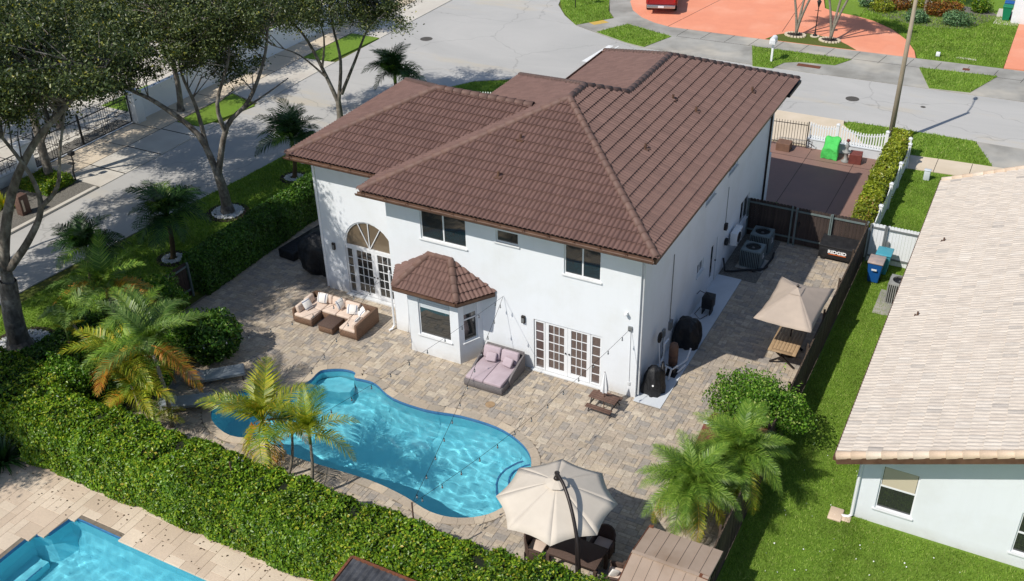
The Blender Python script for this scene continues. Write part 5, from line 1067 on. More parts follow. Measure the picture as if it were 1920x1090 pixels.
def clump_palm(label, b_, sd):
    t = thing('clump_palm', label, 'palm tree', (*b_, 0)); MB().prism([(math.cos(a)*.6, math.sin(a)*.45) for a in np.linspace(0, 6.28, 18, endpoint=False)], .05, .1).ob('mulch', 'soil', t)
    q = MB()
    for k in range(18): a = k*.349; q.box(math.cos(a)*.62-.08, math.sin(a)*.47-.06, .05, math.cos(a)*.62+.08, math.sin(a)*.47+.06, .16)
    q.ob('ring_stones', 'conccream', t)
    for k, (dx, dy, h_) in enumerate(((-.9, .1, 4.2), (.5, .6, 4.6), (1.4, -.1, 4.3))):
        q = MB(); pts = [(dx*f**1.5*1.0+.05, dy*f, .1+h_*f) for f in np.linspace(0, 1, 12)]; q.tube(pts, [.09-.03*f for f in np.linspace(0, 1, 12)], 8); q.ob('trunk', 'palmbark', t, smooth=True); crown(t, Vector((dx+.05, dy, h_+.1)), [('fgreen', 9, 0, 70)], 'robust', 1.0, sd+k)
clump_palm('three-stemmed palm in a stone ring left of the lamp post on the far island', (-4.92, 40.53), 81); clump_palm('three-stemmed palm in a stone ring right of the lamp post on the far island', (-2.64, 40.37), 91)
t = thing('bed_palm', 'pale-stemmed palm rising from the far flower bed', 'palm tree', (1.9, 49.2, 0)); q = MB(); q.tube([(0, 0, 0), (0, 0, 2.2), (.1, .1, 4.5)], [.14, .1, .08], 8); q.ob('trunk', 'palmbark', t); crown(t, Vector((.1, .1, 4.5)), [('fgreen', 12, 0, 70)], 'robust', 1.0, 5)
def spiky(label, c_, mat, n, L_, name='spiky_plant'):
    t = thing(name, label, 'plant', c_); q = MB()
    for k in range(n):
        a = random.uniform(0, 6.28); e = random.uniform(.25, 1.3); d = Vector((math.cos(a)*math.cos(e), math.sin(a)*math.cos(e), math.sin(e))); s_ = Vector((-math.sin(a), math.cos(a), 0))*.035; l_ = L_*random.uniform(.7, 1.1); m_ = d*l_*.6; tip = d*l_+Vector((0, 0, -.25*l_*math.cos(e)))
        q.r = random.random(); q.add([tuple(-s_), tuple(s_), tuple(m_+s_), tuple(m_-s_), tuple(tip)], [(0, 1, 2, 3), (3, 2, 4)])
    q.ob('leaves', mat, t)
spiky('bright yellow-striped spiky plant beside the left street trees', (-32.4, .5, 0), 'fyel', 60, 1.2)
spiky('dark ground plant at the foot of the corner hedge', (-17.2, -12.2, 0), 'fdark', 160, 1.1, 'ground_plant'); spiky('darker ground plant at the bottom left corner of the neighbour patio', (-17.3, -13.6, 0), 'fdark', 160, 1.2, 'ground_plant')
for i, (x, y_) in enumerate(((-10.7, -9.75), (-7.1, -9.3), (-5.2, -9.2), (-3.7, -9.35), (-2.4, -9.5))): spiky(('grassy tuft beside the wide yellow palm', 'grassy tuft at the foot of the slim palm', 'grassy tuft at the hedge below the pool middle', 'grassy tuft where the string lights reach the hedge', 'blue-grey grassy tuft nearest the big umbrella')[i], (x, y_, 0), 'fgrey' if i > 2 else 'fgreen', 45, .5, 'grass_tuft')
#==FURN==
# ------------------------------------------------------------------ furniture by the house
def sbox(name, x0, y0, z0, x1, y1, z1, mat, par, wd=.03, seg=3, rot=None, loc=None):
    cx, cy, cz = (x0+x1)/2, (y0+y1)/2, (z0+z1)/2; q = MB(); q.box(x0-cx, y0-cy, z0-cz, x1-cx, y1-cy, z1-cz); o = q.ob(name, mat, par); o.location = loc or (cx, cy, cz)
    if rot: o.rotation_euler = rot
    return soft(o, wd, seg)
t = thing('sofa', 'U-shaped brown wicker outdoor sofa with cream cushions before the arched door', 'sofa', (-13.7, -1.38, 0))
# local: x 0..3.0, y 0..1.45
for nm, bx in (('base', (0, 0, .04, .85, 1.45, .3)), ('base', (.853, .68, .04, 2.15, 1.45, .3)), ('base', (2.153, 0, .04, 2.93, 1.45, .3))): sbox(nm, *bx, 'wicker', t, .015, 1)
sbox('back_panel', 0, 1.4, .04, 2.98, 1.5, .66, 'wicker', t, .015, 1); sbox('arm_panel', -.06, .02, .04, .03, 1.45, .62, 'wicker', t, .015, 1); sbox('arm_panel', 2.9, -.02, .04, 3.0, 1.45, .7, 'wicker', t, .015, 1)
for bx in ((.03, .01, .3, .83, .7, .42), (.03, .71, .3, .83, 1.38, .42), (.85, .7, .3, 1.5, 1.38, .42), (1.52, .7, .3, 2.14, 1.38, .42), (2.16, .01, .3, 2.88, .7, .42), (2.16, .71, .3, 2.88, 1.38, .42)): sbox('seat_cushion', *bx, 'cushion', t, .04, 3)
for bx in ((.35, 1.2, .42, .98, 1.36, .76), (1.0, 1.2, .42, 1.6, 1.36, .76), (1.62, 1.2, .42, 2.3, 1.36, .74)): sbox('back_cushion', *bx, 'cushion', t, .05, 3, (rad(-12), 0, 0))
for bx in ((.04, .12, .42, .2, .62, .72), (.04, .66, .42, .2, 1.16, .74)): sbox('back_cushion', *bx, 'cushion', t, .05, 3, (0, rad(-12), 0))
for bx in ((2.72, .08, .42, 2.88, .6, .72), (2.72, .62, .42, 2.88, 1.12, .72)): sbox('back_cushion', *bx, 'cushion', t, .05, 3, (0, rad(12), 0))
def pillow(lb, x, y_, z, rot, nm='throw_pillow'):
    q = MB(); n = 7; V = []; F = []
    for sgn in (1, -1):
        for i in range(n):
            for j in range(n):
                a = i/(n-1)*2-1; b_ = j/(n-1)*2-1; h = .07*max(0, (1-a*a)*(1-b_*b_))**.45; V.append((a*.22*(1-.06*abs(b_)), b_*.2*(1-.06*abs(a)), sgn*h))
    for s_ in (0, 1):
        for i in range(n-1):
            for j in range(n-1): k = s_*n*n+i*n+j; f = (k, k+n, k+n+1, k+1); F.append(f if s_ == 0 else f[::-1])
    q.add(V, F); o = q.ob(nm, 'pillow', smooth=True); o.location = (x, y_, z); o.rotation_euler = rot; return tag(o, lb, 'pillow', 'striped pillows on the wicker sofa')
pillow('striped pillow standing on the left arm of the wicker sofa', -13.38, -.85, .63, (0, rad(55), rad(-10))); pillow('striped pillow in the left back corner of the wicker sofa', -13.1, -.25, .66, (rad(60), 0, rad(8)))
pillow('striped pillow in the middle of the wicker sofa back', -12.2, -.3, .66, (rad(62), 0, rad(86))); pillow('striped pillow lying right of the sofa middle', -11.6, -.35, .6, (rad(40), rad(10), rad(30)))
pillow('striped pillow in the right back corner of the wicker sofa', -11.15, -.4, .63, (rad(50), 0, rad(-40))); pillow('pale pillow leaning on the right arm of the wicker sofa', -10.98, -1.0, .6, (0, rad(-58), rad(4)))
t = thing('coffee_table', 'low square brown wicker coffee table inside the wicker sofa', 'table', (-12.13, -1.1, 0)); sbox('base', -.33, -.38, .03, .33, .38, .3, 'wicker', t, .015, 1); sbox('table_top', -.35, -.4, .3, .35, .4, .335, 'wickerdk', t, .01, 1)
t = thing('daybed', 'grey wicker double daybed with lilac cushions below the string light corner', 'daybed', (-5.72, -1.98, 0))
sbox('base', 0, 0, .03, 1.52, 1.75, .3, 'wickergr', t, .015, 1); sbox('backrest', 0, 1.72, .03, 1.52, 1.8, .78, 'wickergr', t, .02, 2)
for x in (-.04, 1.48):
    q = MB(); q.add([(x, .55, .03), (x, 1.75, .03), (x, 1.75, .72), (x, 1.3, .6), (x, .75, .42), (x, .55, .32)]+[(x+.08, .55, .03), (x+.08, 1.75, .03), (x+.08, 1.75, .72), (x+.08, 1.3, .6), (x+.08, .75, .42), (x+.08, .55, .32)], [(5, 4, 3, 2, 1, 0), (6, 7, 8, 9, 10, 11)]+[(i, (i+1) % 6, (i+1) % 6+6, i+6) for i in range(6)]); soft(q.ob('side_panel', 'wickergr', t), .015, 2)
for x in (.05, .765): sbox('mattress', x, .03, .3, x+.705, 1.4, .43, 'lilac', t, .035, 3); sbox('back_cushion', x+.01, 1.35, .42, x+.69, 1.55, .88, 'lilac', t, .06, 3, (rad(-20), 0, 0))
def cush(lb, x, y_, rot): o = sbox('small_cushion', x-.2, y_-.06, .45, x+.2, y_+.06, .79, 'lilac', None, .05, 3, rot); tag(o, lb, 'cushion', 'small lilac cushions on the daybed')
cush('small lilac cushion on the left half of the grey daybed', -5.25, -.78, (rad(-38), 0, rad(8))); cush('small lilac cushion on the right half of the grey daybed', -4.55, -.82, (rad(-38), 0, rad(-10)))
t = thing('picnic_table', 'small brown child picnic table with benches beside the glazed doors', 'table', (-.75, -1.0, 0), rad(-3))
for k in range(4): sbox('plank', -.5, -.22+.11*k, .46, .5, -.12+.11*k, .49, 'tabledk', t, .004, 1)
for s_ in (-1, 1):
    for k in range(2): sbox('bench_plank', -.48, s_*.42-.11+.11*k, .26, .48, s_*.42-.01+.11*k, .285, 'tabledk', t, .004, 1)
for x in (-.4, .4): q = MB(); q.bar((x, -.1, .46), (x, -.42, 0), .04, .03); q.bar((x, .1, .46), (x, .42, 0), .04, .03); q.bar((x, -.5, .24), (x, .5, .24), .03, .04); q.ob('leg', 'metaldk', t)
t = thing('closed_parasol', 'small closed white parasol standing in the child picnic table', 'parasol', (-.75, -1.0, 0)); q = MB(); q.tube([(0, 0, .0), (0, 0, 1.55)], .018, 6); q.ob('pole', 'tabledk', t)
q = MB(); n = 12; V = []; F = []
for i, (z, r_) in enumerate(((.72, .12), (.9, .115), (1.2, .075), (1.45, .035), (1.56, .008))):
    for k in range(n): rr_ = r_*(1.15 if k % 2 else .75); V.append((rr_*math.cos(k*math.pi/6), rr_*math.sin(k*math.pi/6), z))
for i in range(4):
    for k in range(n): F.append((i*n+k, i*n+(k+1) % n, (i+1)*n+(k+1) % n, (i+1)*n+k))
q.add(V, F); q.ob('canopy', 'white', t)
# ------------------------------------------------------------------ square umbrella and table on the side patio
t = thing('square_umbrella', 'open taupe square umbrella over the slatted table beside the dark fence', 'umbrella', (4.05, 4.95, 0), rad(-1))
apx = (0, 0, 2.82); cs = [(-1.05, -1.6, 2.18), (.97, -1.6, 2.18), (1.0, 1.6, 2.18), (-.97, 1.6, 2.18)]
for k in range(4):
    a = Vector(cs[k]); b_ = Vector(cs[(k+1) % 4]); p0 = Vector(apx); V = []; F = []; n = 8
    for i in range(n+1):
        for j in range(n+1):
            f = i/n; s_ = j/n; e = a.lerp(b_, s_); v = p0.lerp(e, f); v.z -= .10*math.sin(math.pi*s_)*f*f+.02*math.sin(9*s_*math.pi)*f*(1 if k in (1, 3) else .3); inw = .06*math.sin(math.pi*s_)*f; c_ = (a+b_)/2; v.x -= c_.x*inw; v.y -= c_.y*inw; V.append(tuple(v))
    for i in range(n):
        for j in range(n): q0 = i*(n+1)+j; F.append((q0, q0+n+1, q0+n+2, q0+1))
    o = ob('canopy_panel', mesh('canopy_panel', V, F, 'canvast', True), t); m_ = o.modifiers.new('s', 'SOLIDIFY'); m_.thickness = .006
q = MB(); n = 4
for k in range(4):
    a = Vector(cs[k])*.2; b_ = Vector(cs[(k+1) % 4])*.2; z0 = 2.715; q.add([(0, 0, 2.855), (a.x, a.y, z0), (b_.x, b_.y, z0)], [(0, 1, 2)])
q.ob('vent_cap', 'canvast', t); q = MB(); q.lathe([(.03, 0), (.05, .02), (.05, .07), (.02, .1)], (0, 0, 2.86), 10); q.ob('finial', 'metaldk', t)
q = MB(); q.tube([(0, 0, 0), (0, 0, 2.8)], .025, 8); q.tube([(0, 0, 1.1), (.02, -.06, 1.12), (.02, -.06, 1.22)], .015, 6); q.ob('pole', 'metaldk', t); q = MB()
for v in cs: q.bar((0, 0, 2.76), (v[0], v[1], v[2]-.02), .018)
q.ob('ribs', 'metaldk', t); q = MB(); q.lathe([(.3, 0), (.3, .05), (.05, .12)], (0, 0, 0), 16); q.ob('base', 'metaldk', t)
t = thing('slatted_table', 'tan slatted outdoor table on crossed dark legs under the square umbrella', 'table', (4.03, 4.68, 0), rad(0))
for k in range(6): sbox('plank', -.36+.12*k+.005, -.72, .72, -.36+.12*(k+1)-.005, .72, .75, 'teak', t, .003, 1)
for x0, x1, y0, y1 in ((-.5, -.365, -.9, .9), (.365, .5, -.9, .9), (-.36, .36, -.9, -.73), (-.36, .36, .73, .9)): sbox('frame_board', x0, y0, .72, x1, y1, .752, 'teak', t, .004, 1)
for y_ in (-.62, .62): q = MB(); q.bar((-.45, y_, .71), (.45, y_, .03), .07, .05); q.bar((.45, y_+.055, .71), (-.45, y_+.055, .03), .07, .05); q.bar((-.5, y_, .025), (.5, y_, .025), .06, .04) if False else None; q.ob('cross_leg', 'metaldk', t)
# ------------------------------------------------------------------ big cantilever umbrella, dining set
t = thing('cantilever_umbrella', 'large cream eight-sided umbrella hung from a curved dark mast by the pool end', 'umbrella', (.73, -7.9, 0), 0)
ctr = Vector((.73, -7.9, 0)); rim = [(-.81, -8.51), (.12, -9.64), (1.38, -9.47), (2.32, -8.55), (2.27, -7.41), (1.32, -6.24), (.08, -6.29), (-.85, -7.2)]; rim = [(x, y_) for x, y_ in rim]
rim = [((ctr.x+1.69*math.cos(rad(202.5+45*k-2)))-ctr.x, (ctr.y+1.74*math.sin(rad(202.5+45*k-2)))-ctr.y) for k in range(8)]
for k in range(8):
    a = Vector((*rim[k], 2.2)); b_ = Vector((*rim[(k+1) % 8], 2.2)); p0 = Vector((0, 0, 2.92)); V = []; F = []; n = 6
    for i in range(n+1):
        for j in range(n+1):
            f = i/n; s_ = j/n; e = a.lerp(b_, s_); v = p0.lerp(e, f); sg = math.sin(math.pi*s_)*f*f; v.z += .025*math.sin(math.pi*f)+.012*sg; v.x *= 1-.055*sg; v.y *= 1-.055*sg; V.append(tuple(v))
    for i in range(n):
        for j in range(n): q0 = i*(n+1)+j; F.append((q0, q0+n+1, q0+n+2, q0+1))
    o = ob('canopy_panel', mesh('canopy_panel', V, F, 'canvas', True), t); m_ = o.modifiers.new('s', 'SOLIDIFY'); m_.thickness = .006
q = MB(); q.lathe([(.33, 2.87), (.2, 2.93), (.05, 2.98)], (0, 0, 0), 8); q.ob('vent_cap', 'canvas', t)
q = MB()
for v in rim: q.bar((0, 0, 2.86), (v[0]*.98, v[1]*.98, 2.18), .02)
q.ob('ribs', 'metaldk', t)
q = MB(); pts = [(0, 0, 2.95), (.02, -.02, 3.22), (.12, -.14, 3.28), (.40, -.36, 3.18), (.72, -.66, 2.9), (1.0, -.96, 2.5), (1.2, -1.2, 2.0), (1.32, -1.36, 1.2), (1.36, -1.42, .0)]; limb(q, pts, .045, .055); q.lathe([(.07, 0), (.09, .03), (.06, .1)], (0, 0, 2.98), 10); q.lathe([(.045, .0), (.075, .02), (.075, .06), (.03, .08)], (.03, -.03, 3.2), 10); q.ob('mast', 'metaldk', t, smooth=True)
q = MB(); q.box(1.05, -1.75, 0, 1.7, -1.1, .08); q.bar((1.08, -1.1, 2.3), (1.3, -1.5, 1.2), .04); q.ob('base', 'metaldk', t)
t = thing('dining_table', 'dark glass-topped wicker dining table in the shade of the big umbrella', 'table', (1.45, -8.05, 0)); sbox('table_top', -.75, -.45, .7, .75, .45, .74, 'wickerdk', t, .01, 1); sbox('apron', -.7, -.4, .6, .7, .4, .7, 'wickerdk', t, .01, 1)
for x in (-.72, .72):
    for y_ in (-.38, .38): MB().box(x-.05, y_-.05, 0, x+.05, y_+.05, .62).ob('leg', 'wickerdk', t)
def wchair():
    t = thing('wicker_chair', 'x', 'chair', (0, 0, 0)); q = MB(); n = 8; V = []; F = []
    sbox('seat', -.27, -.26, .34, .27, .26, .44, 'wickerdk', t, .02, 2); sbox('seat_cushion', -.24, -.24, .44, .24, .22, .5, 'cushion', t, .025, 3)
    for i in range(n+1): a = math.pi*(i/n); h = .92-.25*(abs(i/n-.5)*2)**2.2; V += [(-.3*math.cos(a)*1.0, .1+.22*math.sin(a), .2), (-.33*math.cos(a), .1+.26*math.sin(a), h), (-.26*math.cos(a), .1+.17*math.sin(a), .2), (-.29*math.cos(a), .1+.21*math.sin(a), h)]
    for i in range(n): k = i*4; F += [(k, k+4, k+5, k+1), (k+2, k+3, k+7, k+6), (k+1, k+5, k+7, k+3)]
    F += [(0, 1, 3, 2), (n*4, n*4+2, n*4+3, n*4+1)]; q.add(V, F); q.ob('backrest', 'wickerdk', t)
    for s_ in (-1, 1): sbox('armrest', s_*.3-.035, -.26, .58, s_*.3+.035, .14, .63, 'wickerdk', t, .015, 2); sbox('side', s_*.29-.02, -.24, .2, s_*.29+.02, .1, .6, 'wickerdk', t, .005, 1)
    for x in (-.25, .25):
        for y_ in (-.23, .25): MB().box(x-.02, y_-.02, 0, x+.02, y_+.02, .36).ob('leg', 'metaldk', t)
    return t
def copy_tree(o, parent=None):
    c_ = o.copy(); C.objects.link(c_); c_.parent = parent
    for ch in list(o.children): copy_tree(ch, c_)
    return c_
w0 = wchair()
for i, (x, y_, a, lb) in enumerate(((.95, -8.95, 180, 'wicker chair with its back to the hedge, left of the umbrella mast'), (1.62, -9.0, 176, 'wicker chair with its back to the hedge, behind the umbrella mast'), (.25, -8.2, 90, 'wicker chair at the pool end of the dining table'), (1.0, -7.25, 0, 'wicker chair on the far side of the dining table, hidden by the canopy'), (1.9, -7.25, 0, 'wicker chair on the far side of the dining table by the shadow'), (2.7, -8.15, -80, 'wicker chair with a cream cushion at the shed end of the dining table'))):
    o = w0 if i == 0 else copy_tree(w0); o.location = (x, y_, 0); o.rotation_euler = (0, 0, rad(a)); o['label'] = lb; o['group'] = 'wicker chairs around the dining table'
q = MB(); q.box(-.12, -.03, 0, .12, .03, .24); o = soft(q.ob('towel', 'pillow'), .02, 2); o.location = (2.62, -8.3, .52); o.rotation_euler = (0, .5, .6); tag(o, 'crumpled striped towel on the wicker chair at the shed end', 'towel')
# ------------------------------------------------------------------ loungers by the spa
def lounger(lb, a, b_):
    a = Vector((*a, 0)); b_ = Vector((*b_, 0)); d = b_-a; L_ = d.length; t = thing('sun_lounger', lb, 'sun lounger', a, math.atan2(d.y, d.x), 'grey sun loungers beside the spa'); W_2 = .33
    sbox('frame', 0, -W_2, .22, L_, W_2, .28, 'metalgr', t, .01, 1); sbox('seat_pad', .55, -W_2+.02, .28, L_-.02, W_2-.02, .34, 'lounger', t, .02, 2); sbox('back_pad', -.02, -W_2+.02, .35, .56, W_2-.02, .41, 'lounger', t, .02, 2, (0, rad(14), 0))
    for x in (.1, L_-.1):
        for y_ in (-.28, .28): MB().box(x-.02, y_-.02, 0, x+.02, y_+.02, .23).ob('leg', 'metaldk', t)
lounger('grey sun lounger farther from the hedge, behind the spa', (-14.6, -6.3), (-13.15, -4.95)); lounger('grey sun lounger nearer to the hedge beside the leaning palms', (-14.45, -7.85), (-12.95, -6.75))
# ------------------------------------------------------------------ things along the side wall
def ac(lb, x, y_, mat, s_=.86, h=.84, group=None, rot=0, logo=True):
    t = thing('condenser', lb, 'air conditioner', (x, y_, .02), rot, group); r_ = .1; a = s_/2
    def rr_(k, o_=0): return [(sx*(a-r_)+(r_+o_)*math.cos(rad(an)), sy*(a-r_)+(r_+o_)*math.sin(rad(an))) for sx, sy, a0 in ((1, 1, 0), (-1, 1, 90), (-1, -1, 180), (1, -1, 270)) for an in (a0, a0+45, a0+90)]
    MB().prism(rr_(0, -.02), .04, h-.05).ob('body', 'black', t)
    o = rr_(0, 0); q = MB()
    per = []; 
    for i in range(len(o)):
        p0 = Vector((*o[i], 0)); p1 = Vector((*o[(i+1) % len(o)], 0)); k = max(1, int((p1-p0).length/.07))
        for j in range(k): per.append(p0.lerp(p1, j/k))
    for v in per: q.bar((v.x, v.y, .06), (v.x, v.y, h-.06), .035, .018, upv=(v.x, v.y, 0))
    q.ob('louvres', mat, t)
    MB().prism(rr_(0, .01), 0, .06).ob('base_pan', mat, t)
    ring_ = []; V = []; F = []; n = 24
    oo = [(max(-a, min(a, 1.6*a*math.cos(2*math.pi*k/n))), max(-a, min(a, 1.6*a*math.sin(2*math.pi*k/n)))) for k in range(n)]
    for k in range(n):
        an = 2*math.pi*k/n; V += [(oo[k][0]*.985, oo[k][1]*.985, h-.06), (oo[k][0]*.97, oo[k][1]*.97, h), (a*.74*math.cos(an), a*.74*math.sin(an), h+.015), (a*.72*math.cos(an), a*.72*math.sin(an), h-.12)]
    for k in range(n):
        i = k*4; j = (k+1) % n*4; F += [(i, j, j+1, i+1), (i+1, j+1, j+2, i+2), (i+2, j+2, j+3, i+3)]
    q = MB(); q.add(V, F); q.ob('top_cover', mat, t)
    q = MB()
    for k in range(4): an = k*math.pi/2+.4; q.add([(.04, -.03, h-.1), (a*.66, -.1, h-.14), (a*.66, .1, h-.06), (.04, .03, h-.07)], [(0, 1, 2, 3)]) if False else q.add([tuple(Matrix.Rotation(an, 3, 'Z') @ Vector(v)) for v in ((.04, -.03, h-.1), (a*.66, -.1, h-.14), (a*.66, .1, h-.06), (.04, .03, h-.07))], [(0, 1, 2, 3)])
    q.lathe([(.07, h-.12), (.07, h-.04)], (0, 0, 0), 10); q.ob('fan', 'metalgr', t)
    q = MB()
    for r2 in (.3, .5, .7): q.tube([(a*r2*math.cos(k*.5236), a*r2*math.sin(k*.5236), h+.02) for k in range(13)], .005, 4)
    for k in range(8): q.bar((0, 0, h+.02), (a*.74*math.cos(k*.785), a*.74*math.sin(k*.785), h+.02), .006)
    q.ob('fan_grille', 'black', t)
    if logo:
        for dz, w_ in ((.6, .12), (.52, .1), (.42, .22)): MB().box(a+.02, -.12, dz, a+.026, -.12+w_, dz+.05).ob('sticker', 'logow', t)
    return t
ac('nearer grey-green air conditioning condenser against the shaded side wall', 1.0, 10.6, 'acgreen', group='condensers by the side wall'); ac('farther grey-green air conditioning condenser next to the dark gate', .98, 12.05, 'acgreen', group='condensers by the side wall')
q = MB(); q.box(.45, 10.05, .02, 1.6, 11.15, .05); tag(bev(q.ob('condenser_pad', 'concold'), .01, 1), 'concrete pad with loose pipes under the nearer grey-green condenser', 'pad')
q = MB(); q.tube([(.05, 9.6, .6), (.2, 9.45, .1), (.5, 9.6, .08), (1.0, 9.95, .1), (1.5, 10.1, .1), (1.7, 10.5, .12)], .04, 6); q.tube([(1.2, 9.95, .08), (1.6, 10.3, .1), (1.7, 11.2, .15), (1.66, 11.6, .2)], .05, 6); tag(q.ob('pipe', 'black', smooth=True), 'black insulated pipes snaking around the condenser pad', 'pipe')
t = thing('minisplit_unit', 'white wall-hung mini split outdoor unit with fan above the condensers', 'air conditioner', (.08, 10.55, .95)); sbox('casing', .02, -.42, 0, .3, .42, .58, 'white', t, .02, 2)
q = MB(); q.lathe([(.23, 0), (.23, .02), (.2, .03)], (0, 0, 0), 20); o = q.ob('fan_ring', 'metaldk', t); o.rotation_euler = (0, rad(90), 0); o.location = (.3, -.1, .3); q = MB()
for k in range(9): q.box(.3, .18, .06+.055*k, .312, .38, .085+.055*k)
q.ob('vents', 'acgrey', t); q = MB(); q.bar((-.06, -.3, -.02), (.32, -.3, -.02), .03); q.bar((-.06, .3, -.02), (.32, .3, -.02), .03); q.ob('bracket', 'white', t)
q = MB(); q.lathe([(.0, 0), (.16, 0), (.16, .1), (.0, .1)], (0, 0, 0), 12); o = q.ob('hose_reel', 'black'); o.rotation_euler = (0, rad(90), 0); o.location = (.02, 9.75, 1.3); tag(o, 'black coiled hose reel on the wall beside the mini split unit', 'hose reel')
# covered grills and pool gear on the painted slab
def covered(name, lb, c_, prof, n=14, lean=(0, 0), sq=1.0, seed=1, cat='cover', mat='blackcloth'):
    rr = random.Random(seed); t = MB(); V = []; F = []; ph = [rr.uniform(0, 6.28) for _ in range(5)]
    m_ = 20; n = 36
    for i in range(m_+1):
        f = i/m_; x = f*(len(prof)-1); k = min(int(x), len(prof)-2); w_ = x-k; r_ = prof[k][0]*(1-w_)+prof[k+1][0]*w_; z = prof[k][1]*(1-w_)+prof[k+1][1]*w_
        for j in range(n):
            a = 2*math.pi*j/n; w2 = 1+.10*math.sin(4*a+ph[0]+2*f)*(1-f*.5)+.075*math.sin(7*a+ph[1]-3*f)+.05*math.sin(12*a+ph[2]+5*f)+.04*math.sin(3*a+9*f+ph[3]); sqf = 1/max(abs(math.cos(a)), abs(math.sin(a)))**.45
            V.append((r_*w2*sqf*math.cos(a)+lean[0]*f, r_*sq*w2*sqf*math.sin(a)+lean[1]*f, z))
    for i in range(m_):
        for j in range(n): F.append((i*n+j, i*n+(j+1) % n, (i+1)*n+(j+1) % n, (i+1)*n+j))
    F.append(tuple(m_*n+j for j in range(n))); t.add(V, F); o = t.ob(name, mat, smooth=True); o.location = c_; return tag(o, lb, cat)
o = covered('covered_grill', 'black covered grill with a white badge on the slab nearest the house corner', (.43, .62, .02), [(.36, 0), (.37, .2), (.32, .55), (.28, .75), (.2, .98), (.06, 1.08)], seed=2, sq=.95)
q = MB(); q.lathe([(.0, 0), (.035, 0), (.035, .012)], (0, 0, 0), 12); e = q.ob('badge', 'logow', o); e.location = (.1, -.36, .5); e.rotation_euler = (rad(80), 0, rad(16))
covered('covered_grill', 'larger black covered grill on the painted slab in the wall shade', (.5, 3.9, .02), [(.46, 0), (.48, .3), (.46, .6), (.4, .85), (.3, 1.02), (.08, 1.1)], seed=5, sq=.95)
covered('covered_egg_chair', 'big black round cover beside the wing wall and the street hedge', (-15.05, 2.55, 0), [(.62, 0), (.84, .35), (.92, .85), (.86, 1.3), (.6, 1.65), (.1, 1.85)], seed=9)
q = MB(); q.box(-.45, -1.5, 0, .45, 1.5, .42); o = soft(q.ob('covered_bench', 'blackcloth'), .06, 3); o.location = (-16.9, 3.9, 0); o.rotation_euler = (0, 0, rad(-6)); tag(o, 'long low black covered bench at the foot of the street hedge', 'bench')
t = thing('filter_box', 'small black equipment box with a hose on the painted slab', 'box', (.52, 6.25, .3)); sbox('case', -.2, -.24, 0, .22, .24, .5, 'black', t, .02, 2); q = MB(); q.tube([(-.45, -.1, .5), (-.3, -.2, .75), (-.1, -.1, .62), (0, 0, .5)], .015, 5); q.tube([(-.2, -.3, .1), (-.35, -.5, -.15), (-.1, -.6, -.28), (.1, -.3, -.2)], .015, 5); q.ob('hose', 'black', t)
for x in (-.15, .15): MB().box(x-.02, -.2, -.28, x+.02, .2, .0).ob('leg', 'black', t)
t = thing('pool_pump', 'pool pump with brown filter tank and white pipes on the painted slab', 'pump', (.5, 2.2, .02)); q = MB(); q.lathe([(.15, 0), (.17, .05), (.17, .75), (.13, .9), (.04, .95)], (.02, .15, .05), 14); q.ob('filter_tank', 'cubebr', t, smooth=True)
q = MB(); q.lathe([(.175, 0), (.175, .06)], (.02, .15, .42), 14); q.ob('clamp', 'tabledk', t)
q = MB()
for pts in (((-.25, -.4, .35), (.25, -.55, .35), (.3, -.2, .3)), ((-.2, -.42, .35), (-.2, -.6, .05)), ((0, -.47, .35), (0, -.7, .05)), ((.2, -.53, .35), (.2, -.8, .05)), ((-.3, .0, .1), (-.3, .0, .95), (-.25, .3, 1.0)), ((.25, -.1, .15), (.42, .5, .15), (.42, .9, .4)), ((.36, -.3, .1), (.46, .2, .12)), ((-.25, -.4, .4), (-.3, .0, .4))): q.tube(pts, .035, 6)
q.ob('pipes', 'white', t); q = MB(); q.tube([(-.1, -.3, .18), (.28, -.38, .18)], .1, 10); q.box(-.3, -.55, .0, .35, -.05, .04); q.ob('pump_motor', 'black', t)
q = MB(); q.lathe([(.0, 0), (.15, 0), (.15, .07), (.0, .07)], (0, 0, 0), 14); 
t = thing('pressure_pole', 'tall white pool pole with a black round brush head leaning on the side wall', 'pole', (.32, 1.55, .02)); q = MB(); q.tube([(.0, 0, 0), (-.12, .05, 1.45)], .022, 6); q.ob('pole', 'white', t); q = MB(); V = [( -.12+.16*math.cos(k*.5236)*.5, .05+.16*math.cos(k*.5236+1.57)*.9, 1.6+.17*math.sin(k*.5236)) for k in range(13)]; V = [(-.1, .05+.15*math.cos(k*.5236), 1.6+.17*math.sin(k*.5236)) for k in range(13)]; q.tube(V, .04, 6); q.bar((-.1, -.1, 1.6), (-.1, .2, 1.6), .03); q.bar((-.1, .05, 1.45), (-.1, .05, 1.76), .03); q.ob('brush_head', 'black', t)
q = MB(); q.tube([(.62, 1.02, .05), (.6, 1.05, .5), (.56, 1.1, 1.0)], [.09, .1, .05], 10); tag(q.ob('coiled_hose', 'black', smooth=True), 'coiled black hose standing between the covered grill and the pump', 'hose')
